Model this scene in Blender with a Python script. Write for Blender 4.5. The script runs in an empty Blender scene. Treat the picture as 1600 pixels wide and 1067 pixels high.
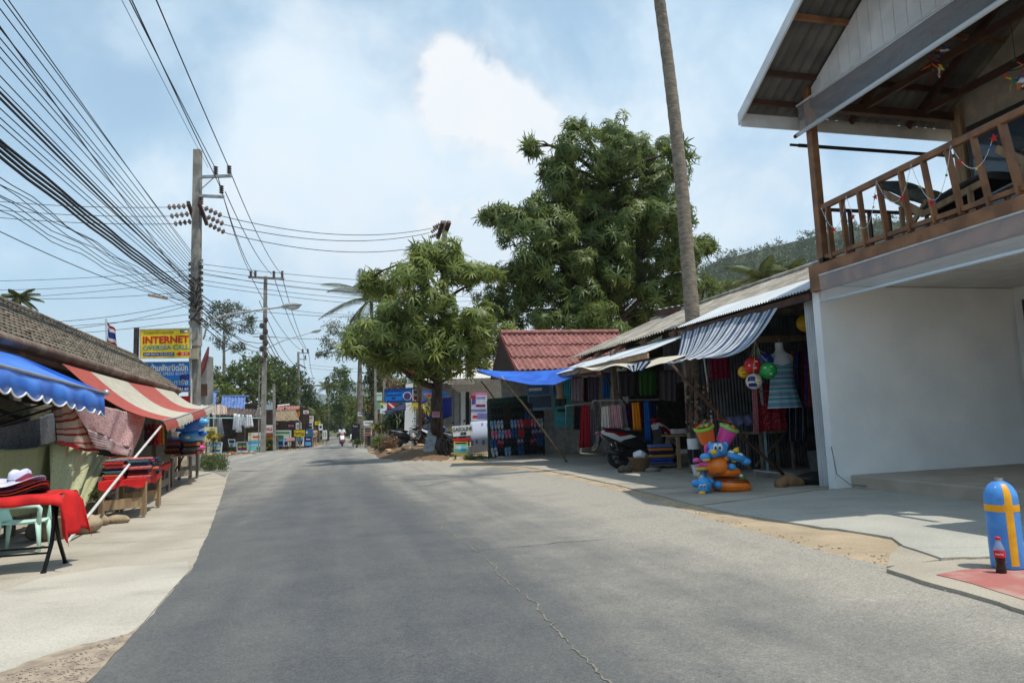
import bpy, math, random
import numpy as np
from mathutils import Vector, Matrix
random.seed(7); RNG = np.random.default_rng(7)
sc = bpy.context.scene
COL = sc.collection
R_ = math.radians

# ------------------------------------------------------------------ camera
F, CX, CY, H = 1090.0, 800.0, 533.5, 1.3           # focal length and centre in photo pixels, eye height
PIT, ROLL = math.atan(124/1090.0), 0.039
_f = np.array([0, math.cos(PIT), math.sin(PIT)]); _r0 = np.array([1.0, 0, 0]); _u0 = np.cross(_r0, _f)
_r = _r0*math.cos(ROLL) - _u0*math.sin(ROLL); _u = _u0*math.cos(ROLL) + _r0*math.sin(ROLL)
HAZE = 0.00017
EYE = np.array([0, 0, H])
cd = bpy.data.cameras.new('camera'); cam = bpy.data.objects.new('camera', cd); COL.objects.link(cam)
cd.sensor_width = 36.0; cd.lens = F/1600*36; cd.clip_start = 0.05; cd.clip_end = 20000
cam.matrix_world = Matrix(((_r[0], _u[0], -_f[0], 0), (_r[1], _u[1], -_f[1], 0), (_r[2], _u[2], -_f[2], H), (0, 0, 0, 1)))
sc.camera = cam
sc.view_settings.view_transform = 'Standard'; sc.view_settings.look = 'None'
sc.view_settings.exposure = EXPO = 0.36; sc.view_settings.gamma = 1.0
sc.view_settings.use_curve_mapping = False
sc.cycles.use_denoising = True
sc.cycles.max_bounces = 8; sc.cycles.transparent_max_bounces = 24; sc.cycles.volume_bounces = 0
sc.cycles.diffuse_bounces = 4; sc.cycles.caustics_reflective = False; sc.cycles.caustics_refractive = False

# ------------------------------------------------------------------ sun and sky
SX, SY = -0.341, 0.202                              # shadow shift per metre of height
sd = Vector((-SX, -SY, 1)).normalized()             # towards the sun
sl = bpy.data.lights.new('sun', 'SUN'); sl.energy = 3.4; sl.angle = R_(0.6); sl.color = (1, .95, .86)
so = bpy.data.objects.new('sun', sl); COL.objects.link(so); so.location = (20, -10, 40)
so.rotation_euler = sd.to_track_quat('Z', 'Y').to_euler()
w = bpy.data.worlds.new('World'); sc.world = w; w.use_nodes = True
nt = w.node_tree; nt.nodes.clear(); N = nt.nodes.new; L = nt.links.new
wo = N('ShaderNodeOutputWorld'); bg = N('ShaderNodeBackground'); L(bg.outputs[0], wo.inputs[0]); bg.inputs[1].default_value = 0.12
sky = N('ShaderNodeTexSky'); sky.sky_type = 'NISHITA'; sky.sun_disc = False
sky.sun_elevation = math.asin(sd.z); sky.sun_rotation = math.atan2(sd.x, sd.y)
sky.air_density = 1.0; sky.dust_density = 1.6; sky.ozone_density = 1.6
tc = N('ShaderNodeTexCoord'); sep = N('ShaderNodeSeparateXYZ'); L(tc.outputs['Generated'], sep.inputs[0])
def mth(op, a, b=None, c=None, clamp=False, tree=None):
    t = tree or nt; n = t.nodes.new('ShaderNodeMath'); n.operation = op; n.use_clamp = clamp
    for i, v in enumerate((a, b, c)):
        if v is None: continue
        if isinstance(v, (int, float)): n.inputs[i].default_value = v
        else: t.links.new(v, n.inputs[i])
    return n.outputs[0]
zz = mth('MAXIMUM', mth('ADD', sep.outputs[2], 0.12), 0.06)
cmb = N('ShaderNodeCombineXYZ'); L(mth('DIVIDE', sep.outputs[0], zz), cmb.inputs[0]); L(mth('DIVIDE', sep.outputs[1], zz), cmb.inputs[1])
def noise(vec, scale, detail=6, rough=.55, off=(0, 0, 0), dist=0.0):
    mp = N('ShaderNodeMapping'); mp.inputs[1].default_value = off; L(vec, mp.inputs[0])
    n = N('ShaderNodeTexNoise'); n.inputs['Scale'].default_value = scale; n.inputs['Detail'].default_value = detail
    n.inputs['Roughness'].default_value = rough; n.inputs['Distortion'].default_value = dist
    L(mp.outputs[0], n.inputs['Vector']); return n.outputs[0]
def mrange(v, a, b, c=0.0, d=1.0, tree=None, smooth=True):
    t = tree or nt; n = t.nodes.new('ShaderNodeMapRange'); n.interpolation_type = 'SMOOTHSTEP' if smooth else 'LINEAR'
    t.links.new(v, n.inputs[0])
    for i, x in enumerate((a, b, c, d)): n.inputs[1+i].default_value = x
    return n.outputs[0]
def rayd(x, y): return _f + _r*(x-CX)/F - _u*(y-CY)/F
def vmax(*a):
    o = a[0]
    for b in a[1:]: o = mth('MAXIMUM', o, b)
    return o
def bump_at(d, size, amp):
    """raises the cloud cover smoothly around one direction of the sky"""
    n = N('ShaderNodeVectorMath'); n.operation = 'DISTANCE'; L(tc.outputs['Generated'], n.inputs[0]); n.inputs[1].default_value = Vector(d).normalized()
    return mth('MULTIPLY', mrange(n.outputs['Value'], size, 0.0), amp)
def vsum(*a):
    o = a[0]
    for b in a[1:]: o = mth('ADD', o, b)
    return o
GEN = tc.outputs['Generated']
fb = noise(GEN, 7.5, 10, .56, (1.3, 4.2, .7), .25); fb2 = noise(GEN, 3.2, 8, .55, (7.7, 2.2, 3.1), .3); fw = noise(cmb.outputs[0], .8, 9, .62, (3.1, 1.7, 0), .6)
bias = vsum(bump_at(rayd(690, 118), .10, .40), bump_at(rayd(780, 165), .14, .36), bump_at(rayd(850, 200), .10, .12), bump_at(rayd(740, 290), .26, .26), bump_at(rayd(530, 190), .09, .16))
heap = mrange(mth('ADD', fb, bias), .62, .92)
soft = mrange(vsum(fb2, mth('MULTIPLY', fb, .5), bump_at(rayd(500, 230), .22, .30), bump_at(rayd(640, 330), .34, .26), bump_at(rayd(1060, 110), .36, .24), bump_at(rayd(880, 330), .34, .2), mrange(sep.outputs[2], .50, .16, 0.0, .24)), .80, 1.20)
low = mrange(mth('ADD', sep.outputs[2], mth('MULTIPLY', fw, .10)), .38, .05)
veil = mth('ADD', mth('MULTIPLY', mrange(fw, .4, .75), .16), .42)
cover = vmax(mth('MULTIPLY', heap, .97), mth('ADD', veil, mth('MULTIPLY', soft, .52)), mth('MULTIPLY', low, .90))
mixc = N('ShaderNodeMix'); mixc.data_type = 'RGBA'; L(cover, mixc.inputs[0])
shade = noise(GEN, 11.0, 7, .55, (5, 5, 2))
ccol = N('ShaderNodeMix'); ccol.data_type = 'RGBA'; L(mth('ADD', vmax(mth('MULTIPLY', heap, .95), mth('MULTIPLY', soft, .60), mth('MULTIPLY', low, .30)), mth('MULTIPLY', mth('SUBTRACT', shade, .5), .5), clamp=True), ccol.inputs[0])
ccol.inputs[6].default_value = (3.9, 5.6, 6.9, 1); ccol.inputs[7].default_value = (6.35, 6.5, 6.65, 1)
gain = N('ShaderNodeMix'); gain.data_type = 'RGBA'; gain.blend_type = 'MULTIPLY'; gain.inputs[0].default_value = 1
L(sky.outputs[0], gain.inputs[6]); gain.inputs[7].default_value = (1.0, 1.10, 1.05, 1)
L(gain.outputs[2], mixc.inputs[6]); L(ccol.outputs[2], mixc.inputs[7]); L(mixc.outputs[2], bg.inputs[0])

# ------------------------------------------------------------------ frames and ground height
class Fr:
    def __init__(s, ang): a = R_(ang); s.d = np.array([-math.sin(a), math.cos(a)]); s.p = np.array([math.cos(a), math.sin(a)]); s.a = a
    def S(s, v, u, z): q = s.p*v + s.d*u; return np.array([q[0], q[1], z])
    def uv(s, P): P = np.asarray(P); return float(P[:2] @ s.p), float(P[:2] @ s.d)
    def V(s, x, y, v): r = rayd(x, y); return EYE + r*(v/(r[:2] @ s.p))
    def U(s, x, y, u): r = rayd(x, y); return EYE + r*(u/(r[:2] @ s.d))
FR, FL = Fr(14.4), Fr(16.4)                         # right and left house rows (turned from the camera axis)
RS, LS = FR.S, FL.S
def at(x, y, Y): r = rayd(x, y); return EYE + r*(Y/r[1])
def onz(x, y, z): r = rayd(x, y); return EYE + r*((z-H)/r[2])
def ss(t): t = min(1, max(0, t)); return t*t*(3-2*t)
def zbase(Y): return -0.005*max(0.0, Y-5)
RAISE = .15
EDGE_L, EDGE_R = [], []                             # road edges as (Y, X)
def xe(tab, Y): return float(np.interp(Y, [a for a, b in tab], [b for a, b in tab]))
def zg(X, Y):
    z = zbase(Y)
    if not EDGE_R: return z
    z += RAISE*ss((X-xe(EDGE_R, Y)+1.6)/2.0)*(1-ss((Y-30)/8))
    vl = X*FL.p[0] + Y*FL.p[1]
    z -= .10*ss((-3.0-vl)/1.4)*(1-ss((Y-16)/8))
    return z
def G(x, y, dz=0.0):
    z = 0.0
    for _ in range(25):
        p = onz(x, y, z+dz); z = .5*z + .5*zg(p[0], p[1])
    return p
for x, y in ((-60, 1240), (60, 1130), (140, 1067), (215, 985), (300, 890), (331, 820), (350, 765), (357, 740), (366, 727)):
    p = onz(x, y, 0)
    for _ in range(20): p = onz(x, y, zbase(p[1]))
    EDGE_L.append((p[1], p[0]))
EDGE_L += [(39, -15.3), (50, -17.0), (62, -17.6), (80, -21.5), (110, -29.0), (160, -43)]
for x, y in ((2080, 1150), (1600, 955), (1500, 922), (1383, 886), (1245, 850), (1127, 817), (1063, 797), (985, 772), (900, 750), (815, 734), (700, 723)):
    p = onz(x, y, 0)
    for _ in range(20): p = onz(x, y, zbase(p[1])+RAISE*.896)
    EDGE_R.append((p[1], p[0]))
EDGE_R += [(29, -4.4), (33, -6.3), (40, -8.4), (50, -10.6), (60, -12.9), (80, -18.2), (110, -26), (160, -39)]

# ------------------------------------------------------------------ mesh helpers
class M:
    def __init__(s): s.v = []; s.f = []; s.mi = []; s.k = 0; s.n = 0
    def add(s, v, f):
        s.v.append(np.asarray(v, float).reshape(-1, 3)); o = s.n; s.n += len(s.v[-1])
        s.f.extend([tuple(i+o for i in q) for q in f]); s.mi.extend([s.k]*len(f)); return s
    def box(s, c, e, ax=None):
        """centre, full size, optional 3 axes"""
        c = np.asarray(c, float); e = np.asarray(e, float)/2
        A = np.eye(3) if ax is None else np.asarray(ax, float)
        P = [c + A[0]*e[0]*i + A[1]*e[1]*j + A[2]*e[2]*k for i in (-1, 1) for j in (-1, 1) for k in (-1, 1)]
        return s.add(P, [(0, 1, 3, 2), (4, 6, 7, 5), (0, 4, 5, 1), (2, 3, 7, 6), (0, 2, 6, 4), (1, 5, 7, 3)])
    def bar(s, a, b, w, h, up=(0, 0, 1)):
        """beam of section w x h from a to b"""
        a = np.asarray(a, float); b = np.asarray(b, float); t = b-a; l = np.linalg.norm(t); t = t/l
        up = np.asarray(up, float)
        if abs(t @ up) > .98: up = np.array([1.0, 0, 0])
        x = np.cross(t, up); x /= np.linalg.norm(x); y = np.cross(x, t)
        return s.box((a+b)/2, (l, w, h), (t, x, y))
    def quad(s, a, b, c, d): return s.add([a, b, c, d], [(0, 1, 2, 3)])
    def tube(s, pts, r, n=8, cap=True, flat=None):
        pts = np.asarray(pts, float); k = len(pts); rr = np.full(k, r) if np.isscalar(r) else np.asarray(r, float)
        V = []; ref = None
        for i in range(k):
            t = pts[min(i+1, k-1)] - pts[max(i-1, 0)]; t = t/(np.linalg.norm(t)+1e-9)
            if ref is None: ref = np.array([0, 0, 1.0]) if abs(t[2]) < .9 else np.array([1.0, 0, 0])
            x = np.cross(t, ref); x /= np.linalg.norm(x)+1e-9; y = np.cross(x, t); ref = y
            for j in range(n):
                a = 2*math.pi*j/n; V.append(pts[i] + (x*math.cos(a) + y*math.sin(a)*(flat or 1))*rr[i])
        f = [(i*n+j, i*n+(j+1) % n, (i+1)*n+(j+1) % n, (i+1)*n+j) for i in range(k-1) for j in range(n)]
        if cap: f += [tuple(range(n))[::-1], tuple((k-1)*n+j for j in range(n))]
        return s.add(V, f)
    def lathe(s, prof, n=16, o=(0, 0, 0), ax=None, cap=True):
        """profile (r, z) about local z at o"""
        A = np.eye(3) if ax is None else np.asarray(ax, float); o = np.asarray(o, float)
        V = [o + A[0]*r*math.cos(2*math.pi*j/n) + A[1]*r*math.sin(2*math.pi*j/n) + A[2]*z for r, z in prof for j in range(n)]
        k = len(prof); f = [(i*n+j, i*n+(j+1) % n, (i+1)*n+(j+1) % n, (i+1)*n+j) for i in range(k-1) for j in range(n)]
        if cap: f += [tuple(range(n))[::-1], tuple((k-1)*n+j for j in range(n))]
        return s.add(V, f)
    def ell(s, c, r, nu=12, nv=8, ax=None):
        r = (r, r, r) if np.isscalar(r) else r; A = np.eye(3) if ax is None else np.asarray(ax, float); c = np.asarray(c, float)
        V = [c + A[2]*r[2]]; f = []
        for i in range(1, nv):
            t = math.pi*i/nv
            for j in range(nu):
                p = 2*math.pi*j/nu; V.append(c + A[0]*r[0]*math.sin(t)*math.cos(p) + A[1]*r[1]*math.sin(t)*math.sin(p) + A[2]*r[2]*math.cos(t))
        V.append(c - A[2]*r[2]); e = len(V)-1
        f += [(0, 1+j, 1+(j+1) % nu) for j in range(nu)]
        f += [(1+i*nu+j, 1+(i+1)*nu+j, 1+(i+1)*nu+(j+1) % nu, 1+i*nu+(j+1) % nu) for i in range(nv-2) for j in range(nu)]
        f += [(e, 1+(nv-2)*nu+(j+1) % nu, 1+(nv-2)*nu+j) for j in range(nu)]
        return s.add(V, f)
    def grid(s, P, thick=0.0, closed=False):
        """P[i][j] points; optional thickness along the mean normal"""
        P = np.asarray(P, float); a, b, _ = P.shape
        V = P.reshape(-1, 3); f = [(i*b+j, i*b+j+1, (i+1)*b+j+1, (i+1)*b+j) for i in range(a-1) for j in range(b-1)]
        if thick:
            du = np.gradient(P, axis=0); dv = np.gradient(P, axis=1); nn = np.cross(dv, du); nn /= np.linalg.norm(nn, axis=2, keepdims=True)+1e-9
            Q = (P + nn*thick).reshape(-1, 3); o = a*b; V = np.vstack([V, Q])
            f += [tuple(i+o for i in q[::-1]) for q in f[:(a-1)*(b-1)]]
            rim = [j for j in range(b)] + [i*b+b-1 for i in range(1, a)] + [(a-1)*b+j for j in range(b-2, -1, -1)] + [i*b for i in range(a-2, 0, -1)]
            f += [(rim[i], rim[i-1], rim[i-1]+o, rim[i]+o) for i in range(len(rim))]
        return s.add(V, f)
    def prism(s, poly, vec):
        P = np.asarray(poly, float); n = len(P); V = np.vstack([P, P+np.asarray(vec, float)])
        return s.add(V, [tuple(range(n))[::-1], tuple(range(n, 2*n))] + [(i, (i+1) % n, n+(i+1) % n, n+i) for i in range(n)])
BASE = {}
def b0(o): return BASE.get(o.name, np.zeros(3))
def tag(o, label=None, cat=None, group=None, kind=None):
    if label: o['label'] = label
    if cat: o['category'] = cat
    if group: o['group'] = group
    if kind: o['kind'] = kind
    return o
def thing(name, label, cat, loc=(0, 0, 0), group=None, kind=None):
    o = bpy.data.objects.new(name, None); COL.objects.link(o); o.location = tuple(float(x) for x in loc); o.empty_display_size = .2
    BASE[o.name] = np.asarray(loc, float); return tag(o, label, cat, group, kind)
def ob(name, m, mat, par=None, label=None, cat=None, group=None, kind=None, smooth=False, base=None, uv=None):
    V = np.vstack(m.v)
    if par is not None: b = b0(par)
    elif base is not None: b = np.asarray(base, float)
    else: b = np.array([(V[:, 0].min()+V[:, 0].max())/2, (V[:, 1].min()+V[:, 1].max())/2, V[:, 2].min()])
    me = bpy.data.meshes.new(name); me.from_pydata((V-b).tolist(), [], m.f)
    for k in (mat if isinstance(mat, (list, tuple)) else [mat]): me.materials.append(k)
    if max(m.mi, default=0): me.polygons.foreach_set('material_index', m.mi)
    if uv is not None:
        ul = me.uv_layers.new(); idx = np.empty(len(me.loops), np.int32); me.loops.foreach_get('vertex_index', idx)
        ul.data.foreach_set('uv', np.asarray(uv, np.float32).reshape(-1, 2)[idx].ravel())
    if smooth: me.polygons.foreach_set('use_smooth', [True]*len(me.polygons))
    me.update(); o = bpy.data.objects.new(name, me); COL.objects.link(o)
    if par is None: o.location = b.tolist(); BASE[o.name] = b
    else: o.parent = par; BASE[o.name] = b
    if smooth == 'auto': 
        me.polygons.foreach_set('use_smooth', [True]*len(me.polygons)); o.data.set_sharp_from_angle(angle=R_(40))
    return tag(o, label, cat, group, kind)
def dup(o, par=None, loc=None, rz=None, label=None, scale=None):
    c = o.copy(); COL.objects.link(c); c.parent = par
    if par is None:
        if loc is not None: c.location = tuple(float(x) for x in loc)
        if rz is not None: c.rotation_euler = (0, 0, rz)
        if scale: c.scale = (scale,)*3
        if label: c['label'] = label
    for ch in list(o.children): dup(ch, c)
    return c
def place(o, loc, rz=0.0, scale=None):
    o.location = tuple(float(x) for x in loc); o.rotation_euler = (0, 0, rz)
    if scale: o.scale = (scale,)*3
def subs(o, lv=1):
    md = o.modifiers.new('subsurf', 'SUBSURF'); md.levels = lv; md.render_levels = lv; return o
def bev(o, wd=.01, seg=2):
    md = o.modifiers.new('bevel', 'BEVEL'); md.width = wd; md.segments = seg; md.limit_method = 'ANGLE'; return o
def lerp(a, b, t): return np.asarray(a, float)*(1-t) + np.asarray(b, float)*t
def bil(a, b, c, d, nu, nv, fn=None):
    """grid between corners a(0,0) b(1,0) c(1,1) d(0,1); fn(s,t) returns an offset"""
    P = np.zeros((nv+1, nu+1, 3))
    for j in range(nv+1):
        for i in range(nu+1):
            s_, t_ = i/nu, j/nv
            P[j, i] = lerp(lerp(a, b, s_), lerp(d, c, s_), t_)
            if fn is not None: P[j, i] += np.asarray(fn(s_, t_), float)
    return P
def uvs(nu, nv): return np.array([(i/nu, j/nv) for j in range(nv+1) for i in range(nu+1)], np.float32)

# ------------------------------------------------------------------ materials
MATS = {}
def mt(name, col, rough=.8, col2=None, scale=6.0, lo=.35, hi=.65, var=.10, bump=0.0, bscale=40.0, metal=0.0, spec=.3, rnd=0.0, coat=0.0, detail=6, stretch=None, dirt=0.0):
    if name in MATS: return MATS[name]
    m = bpy.data.materials.new(name); m.use_nodes = True; t = m.node_tree; n = t.nodes; l = t.links
    b = n['Principled BSDF']; b.inputs['Roughness'].default_value = rough; b.inputs['Metallic'].default_value = metal
    b.inputs['Specular IOR Level'].default_value = spec; b.inputs['Coat Weight'].default_value = coat
    co = n.new('ShaderNodeTexCoord'); vec = co.outputs['Object']
    if stretch:
        mp = n.new('ShaderNodeMapping'); mp.inputs[3].default_value = stretch; l.new(vec, mp.inputs[0]); vec = mp.outputs[0]
    nz = n.new('ShaderNodeTexNoise'); nz.inputs['Scale'].default_value = scale; nz.inputs['Detail'].default_value = detail; l.new(vec, nz.inputs['Vector'])
    mx = n.new('ShaderNodeMix'); mx.data_type = 'RGBA'
    c = np.array(col[:3], float); c2 = np.array(col2[:3], float) if col2 is not None else c*(1-2*var)
    mx.inputs[6].default_value = (*c, 1); mx.inputs[7].default_value = (*c2, 1)
    l.new(mrange(nz.outputs[0], lo, hi, tree=t), mx.inputs[0]); out = mx.outputs[2]
    if dirt:
        n2 = n.new('ShaderNodeTexNoise'); n2.inputs['Scale'].default_value = scale*.37; n2.inputs['Detail'].default_value = 8; n2.inputs['Roughness'].default_value = .7; l.new(vec, n2.inputs['Vector'])
        m2 = n.new('ShaderNodeMix'); m2.data_type = 'RGBA'; l.new(mth('MULTIPLY', mrange(n2.outputs[0], .45, .72, tree=t), dirt, tree=t), m2.inputs[0]); l.new(out, m2.inputs[6]); m2.inputs[7].default_value = (.10, .075, .05, 1); out = m2.outputs[2]
    if rnd:
        oi = n.new('ShaderNodeObjectInfo'); hs = n.new('ShaderNodeHueSaturation'); l.new(mrange(oi.outputs['Random'], 0, 1, 1-rnd, 1+rnd, tree=t, smooth=False), hs.inputs['Value']); l.new(out, hs.inputs['Color']); out = hs.outputs[0]
    l.new(out, b.inputs['Base Color'])
    if bump:
        nb = n.new('ShaderNodeTexNoise'); nb.inputs['Scale'].default_value = bscale; nb.inputs['Detail'].default_value = 5; l.new(vec, nb.inputs['Vector'])
        bp = n.new('ShaderNodeBump'); bp.inputs['Strength'].default_value = bump; bp.inputs['Distance'].default_value = .02; l.new(nb.outputs[0], bp.inputs['Height']); l.new(bp.outputs[0], b.inputs['Normal'])
    MATS[name] = m; return m
def sr(r, g, b):
    """sRGB 0-255 to linear"""
    return tuple(((c/255)/12.92 if c/255 <= .04045 else ((c/255+.055)/1.055)**2.4) for c in (r, g, b))
def pt(name, col, rough=.55, **k): return mt('paint_'+name, col, rough, **k)
def leafmat(name, col, col2, trans=.35, rough=.45):
    if name in MATS: return MATS[name]
    m = bpy.data.materials.new(name); m.use_nodes = True; t = m.node_tree; n = t.nodes; l = t.links
    b = n['Principled BSDF']; b.inputs['Roughness'].default_value = rough; b.inputs['Specular IOR Level'].default_value = .35
    g = n.new('ShaderNodeNewGeometry'); mx = n.new('ShaderNodeMix'); mx.data_type = 'RGBA'
    mx.inputs[6].default_value = (*col, 1); mx.inputs[7].default_value = (*col2, 1); l.new(g.outputs['Random Per Island'], mx.inputs[0])
    l.new(mx.outputs[2], b.inputs['Base Color'])
    tr = n.new('ShaderNodeBsdfTranslucent'); hs = n.new('ShaderNodeHueSaturation'); hs.inputs['Value'].default_value = 1.5; hs.inputs['Hue'].default_value = .48
    l.new(mx.outputs[2], hs.inputs['Color']); l.new(hs.outputs[0], tr.inputs[0])
    ms = n.new('ShaderNodeMixShader'); ms.inputs[0].default_value = trans; l.new(b.outputs[0], ms.inputs[1]); l.new(tr.outputs[0], ms.inputs[2])
    l.new(ms.outputs[0], n['Material Output'].inputs[0]); MATS[name] = m; return m
def glassmat(name, col=(1, 1, 1), rough=.05, alpha=.25):
    """thin clear sheet: part transparent, part glossy"""
    if name in MATS: return MATS[name]
    m = bpy.data.materials.new(name); m.use_nodes = True; t = m.node_tree; n = t.nodes; l = t.links
    b = n['Principled BSDF']; b.inputs['Base Color'].default_value = (*col, 1); b.inputs['Roughness'].default_value = rough; b.inputs['Alpha'].default_value = alpha
    MATS[name] = m; return m
def stripemat(name, cols, widths, axis='UV', rot=0.0, scale=1.0, rough=.8, dirt=.25, trans=.0, blend=0.0, wob=0.0):
    """repeating bands along the u coordinate; widths sum to one repeat"""
    if name in MATS: return MATS[name]
    m = bpy.data.materials.new(name); m.use_nodes = True; t = m.node_tree; n = t.nodes; l = t.links
    b = n['Principled BSDF']; b.inputs['Roughness'].default_value = rough; b.inputs['Specular IOR Level'].default_value = .25
    co = n.new('ShaderNodeTexCoord'); mp = n.new('ShaderNodeMapping'); mp.inputs[2].default_value = (0, 0, rot); mp.inputs[3].default_value = (scale,)*3
    l.new(co.outputs['UV' if axis == 'UV' else 'Object'], mp.inputs[0]); sp = n.new('ShaderNodeSeparateXYZ'); l.new(mp.outputs[0], sp.inputs[0])
    x = sp.outputs[{'UV': 0, 'X': 0, 'Y': 1, 'Z': 2}[axis]]
    nz = n.new('ShaderNodeTexNoise'); nz.inputs['Scale'].default_value = 7; nz.inputs['Detail'].default_value = 6; l.new(co.outputs['Object'], nz.inputs['Vector'])
    if wob: x = mth('ADD', x, mth('MULTIPLY', nz.outputs[0], wob, tree=t), tree=t)
    fr = mth('FRACT', x, tree=t); cr = n.new('ShaderNodeValToRGB'); l.new(fr, cr.inputs[0]); e = cr.color_ramp; e.interpolation = 'LINEAR' if blend else 'CONSTANT'
    pos = 0.0
    while len(e.elements) > 1: e.elements.remove(e.elements[-1])
    for i, (c, wd) in enumerate(zip(cols, widths)):
        el = e.elements[0] if i == 0 else e.elements.new(min(pos, .9999)); el.position = pos; el.color = (*c, 1); pos += wd
    mx = n.new('ShaderNodeMix'); mx.data_type = 'RGBA'; mx.blend_type = 'MULTIPLY'; mx.inputs[0].default_value = 1; l.new(cr.outputs[0], mx.inputs[6])
    vv = mrange(nz.outputs[0], .35, .7, 1.0, 1-dirt, tree=t); l.new(vv, mx.inputs[7])
    l.new(mx.outputs[2], b.inputs['Base Color'])
    if trans:
        tr = n.new('ShaderNodeBsdfTranslucent'); l.new(mx.outputs[2], tr.inputs[0]); ms = n.new('ShaderNodeMixShader'); ms.inputs[0].default_value = trans
        l.new(b.outputs[0], ms.inputs[1]); l.new(tr.outputs[0], ms.inputs[2]); l.new(ms.outputs[0], n['Material Output'].inputs[0])
    MATS[name] = m; return m
def spotmat(name, base, spot, scale=20., th=.5, rough=.85, spot2=None, scale2=None, trans=0.0, sharp=.03, stretch=(1, 1, 1)):
    """printed cloth: voronoi blotches over a ground colour"""
    if name in MATS: return MATS[name]
    m = bpy.data.materials.new(name); m.use_nodes = True; t = m.node_tree; n = t.nodes; l = t.links
    b = n['Principled BSDF']; b.inputs['Roughness'].default_value = rough; b.inputs['Specular IOR Level'].default_value = .2
    co = n.new('ShaderNodeTexCoord'); mp = n.new('ShaderNodeMapping'); mp.inputs[3].default_value = stretch; l.new(co.outputs['UV'], mp.inputs[0])
    def vor(sc_):
        v = n.new('ShaderNodeTexVoronoi'); v.inputs['Scale'].default_value = sc_; v.inputs['Randomness'].default_value = .55; l.new(mp.outputs[0], v.inputs['Vector']); return v.outputs['Distance']
    mx = n.new('ShaderNodeMix'); mx.data_type = 'RGBA'; mx.inputs[6].default_value = (*spot, 1); mx.inputs[7].default_value = (*base, 1); l.new(mrange(vor(scale), th-sharp, th+sharp, tree=t), mx.inputs[0]); out = mx.outputs[2]
    if spot2:
        m2 = n.new('ShaderNodeMix'); m2.data_type = 'RGBA'; m2.inputs[6].default_value = (*spot2, 1); l.new(out, m2.inputs[7]); l.new(mrange(vor(scale2 or scale*.4), .18, .24, tree=t), m2.inputs[0]); out = m2.outputs[2]
    l.new(out, b.inputs['Base Color'])
    if trans:
        tr = n.new('ShaderNodeBsdfTranslucent'); l.new(out, tr.inputs[0]); ms = n.new('ShaderNodeMixShader'); ms.inputs[0].default_value = trans
        l.new(b.outputs[0], ms.inputs[1]); l.new(tr.outputs[0], ms.inputs[2]); l.new(ms.outputs[0], n['Material Output'].inputs[0])
    MATS[name] = m; return m
def txt(par, body, c, right, up, size, mat, bold=0.0, align='CENTER', name='lettering', width=None, shear=0):
    """flat lettering standing on a board; c is the middle of the line"""
    cu = bpy.data.curves.new(name, 'FONT'); cu.body = body; cu.size = size; cu.offset = bold; cu.extrude = .001; cu.resolution_u = 3; cu.materials.append(mat)
    o = bpy.data.objects.new(name, cu); COL.objects.link(o); bpy.context.view_layer.update()
    me = bpy.data.meshes.new_from_object(o.evaluated_get(bpy.context.evaluated_depsgraph_get())); bpy.data.objects.remove(o)
    k = len(me.vertices); V = np.empty(k*3, np.float32); me.vertices.foreach_get('co', V); V = V.reshape(-1, 3); a, b = V[:, 0].min(), V[:, 0].max(); V[:, 0] = (V[:, 0]-(a+b)/2)*(width/max(b-a, 1e-5) if width else 1); V[:, 1] -= .36*size
    rt = np.array(right, float); rt /= np.linalg.norm(rt); up = np.array(up, float); up /= np.linalg.norm(up); nn = np.cross(rt, up); W = V[:, :1]*rt + V[:, 1:2]*up + V[:, 2:]*nn + np.asarray(c, float) - b0(par)
    me.vertices.foreach_set('co', W.astype(np.float32).ravel()); me.update(); mo = bpy.data.objects.new(name, me); COL.objects.link(mo); mo.parent = par; BASE[mo.name] = b0(par); return mo
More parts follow.
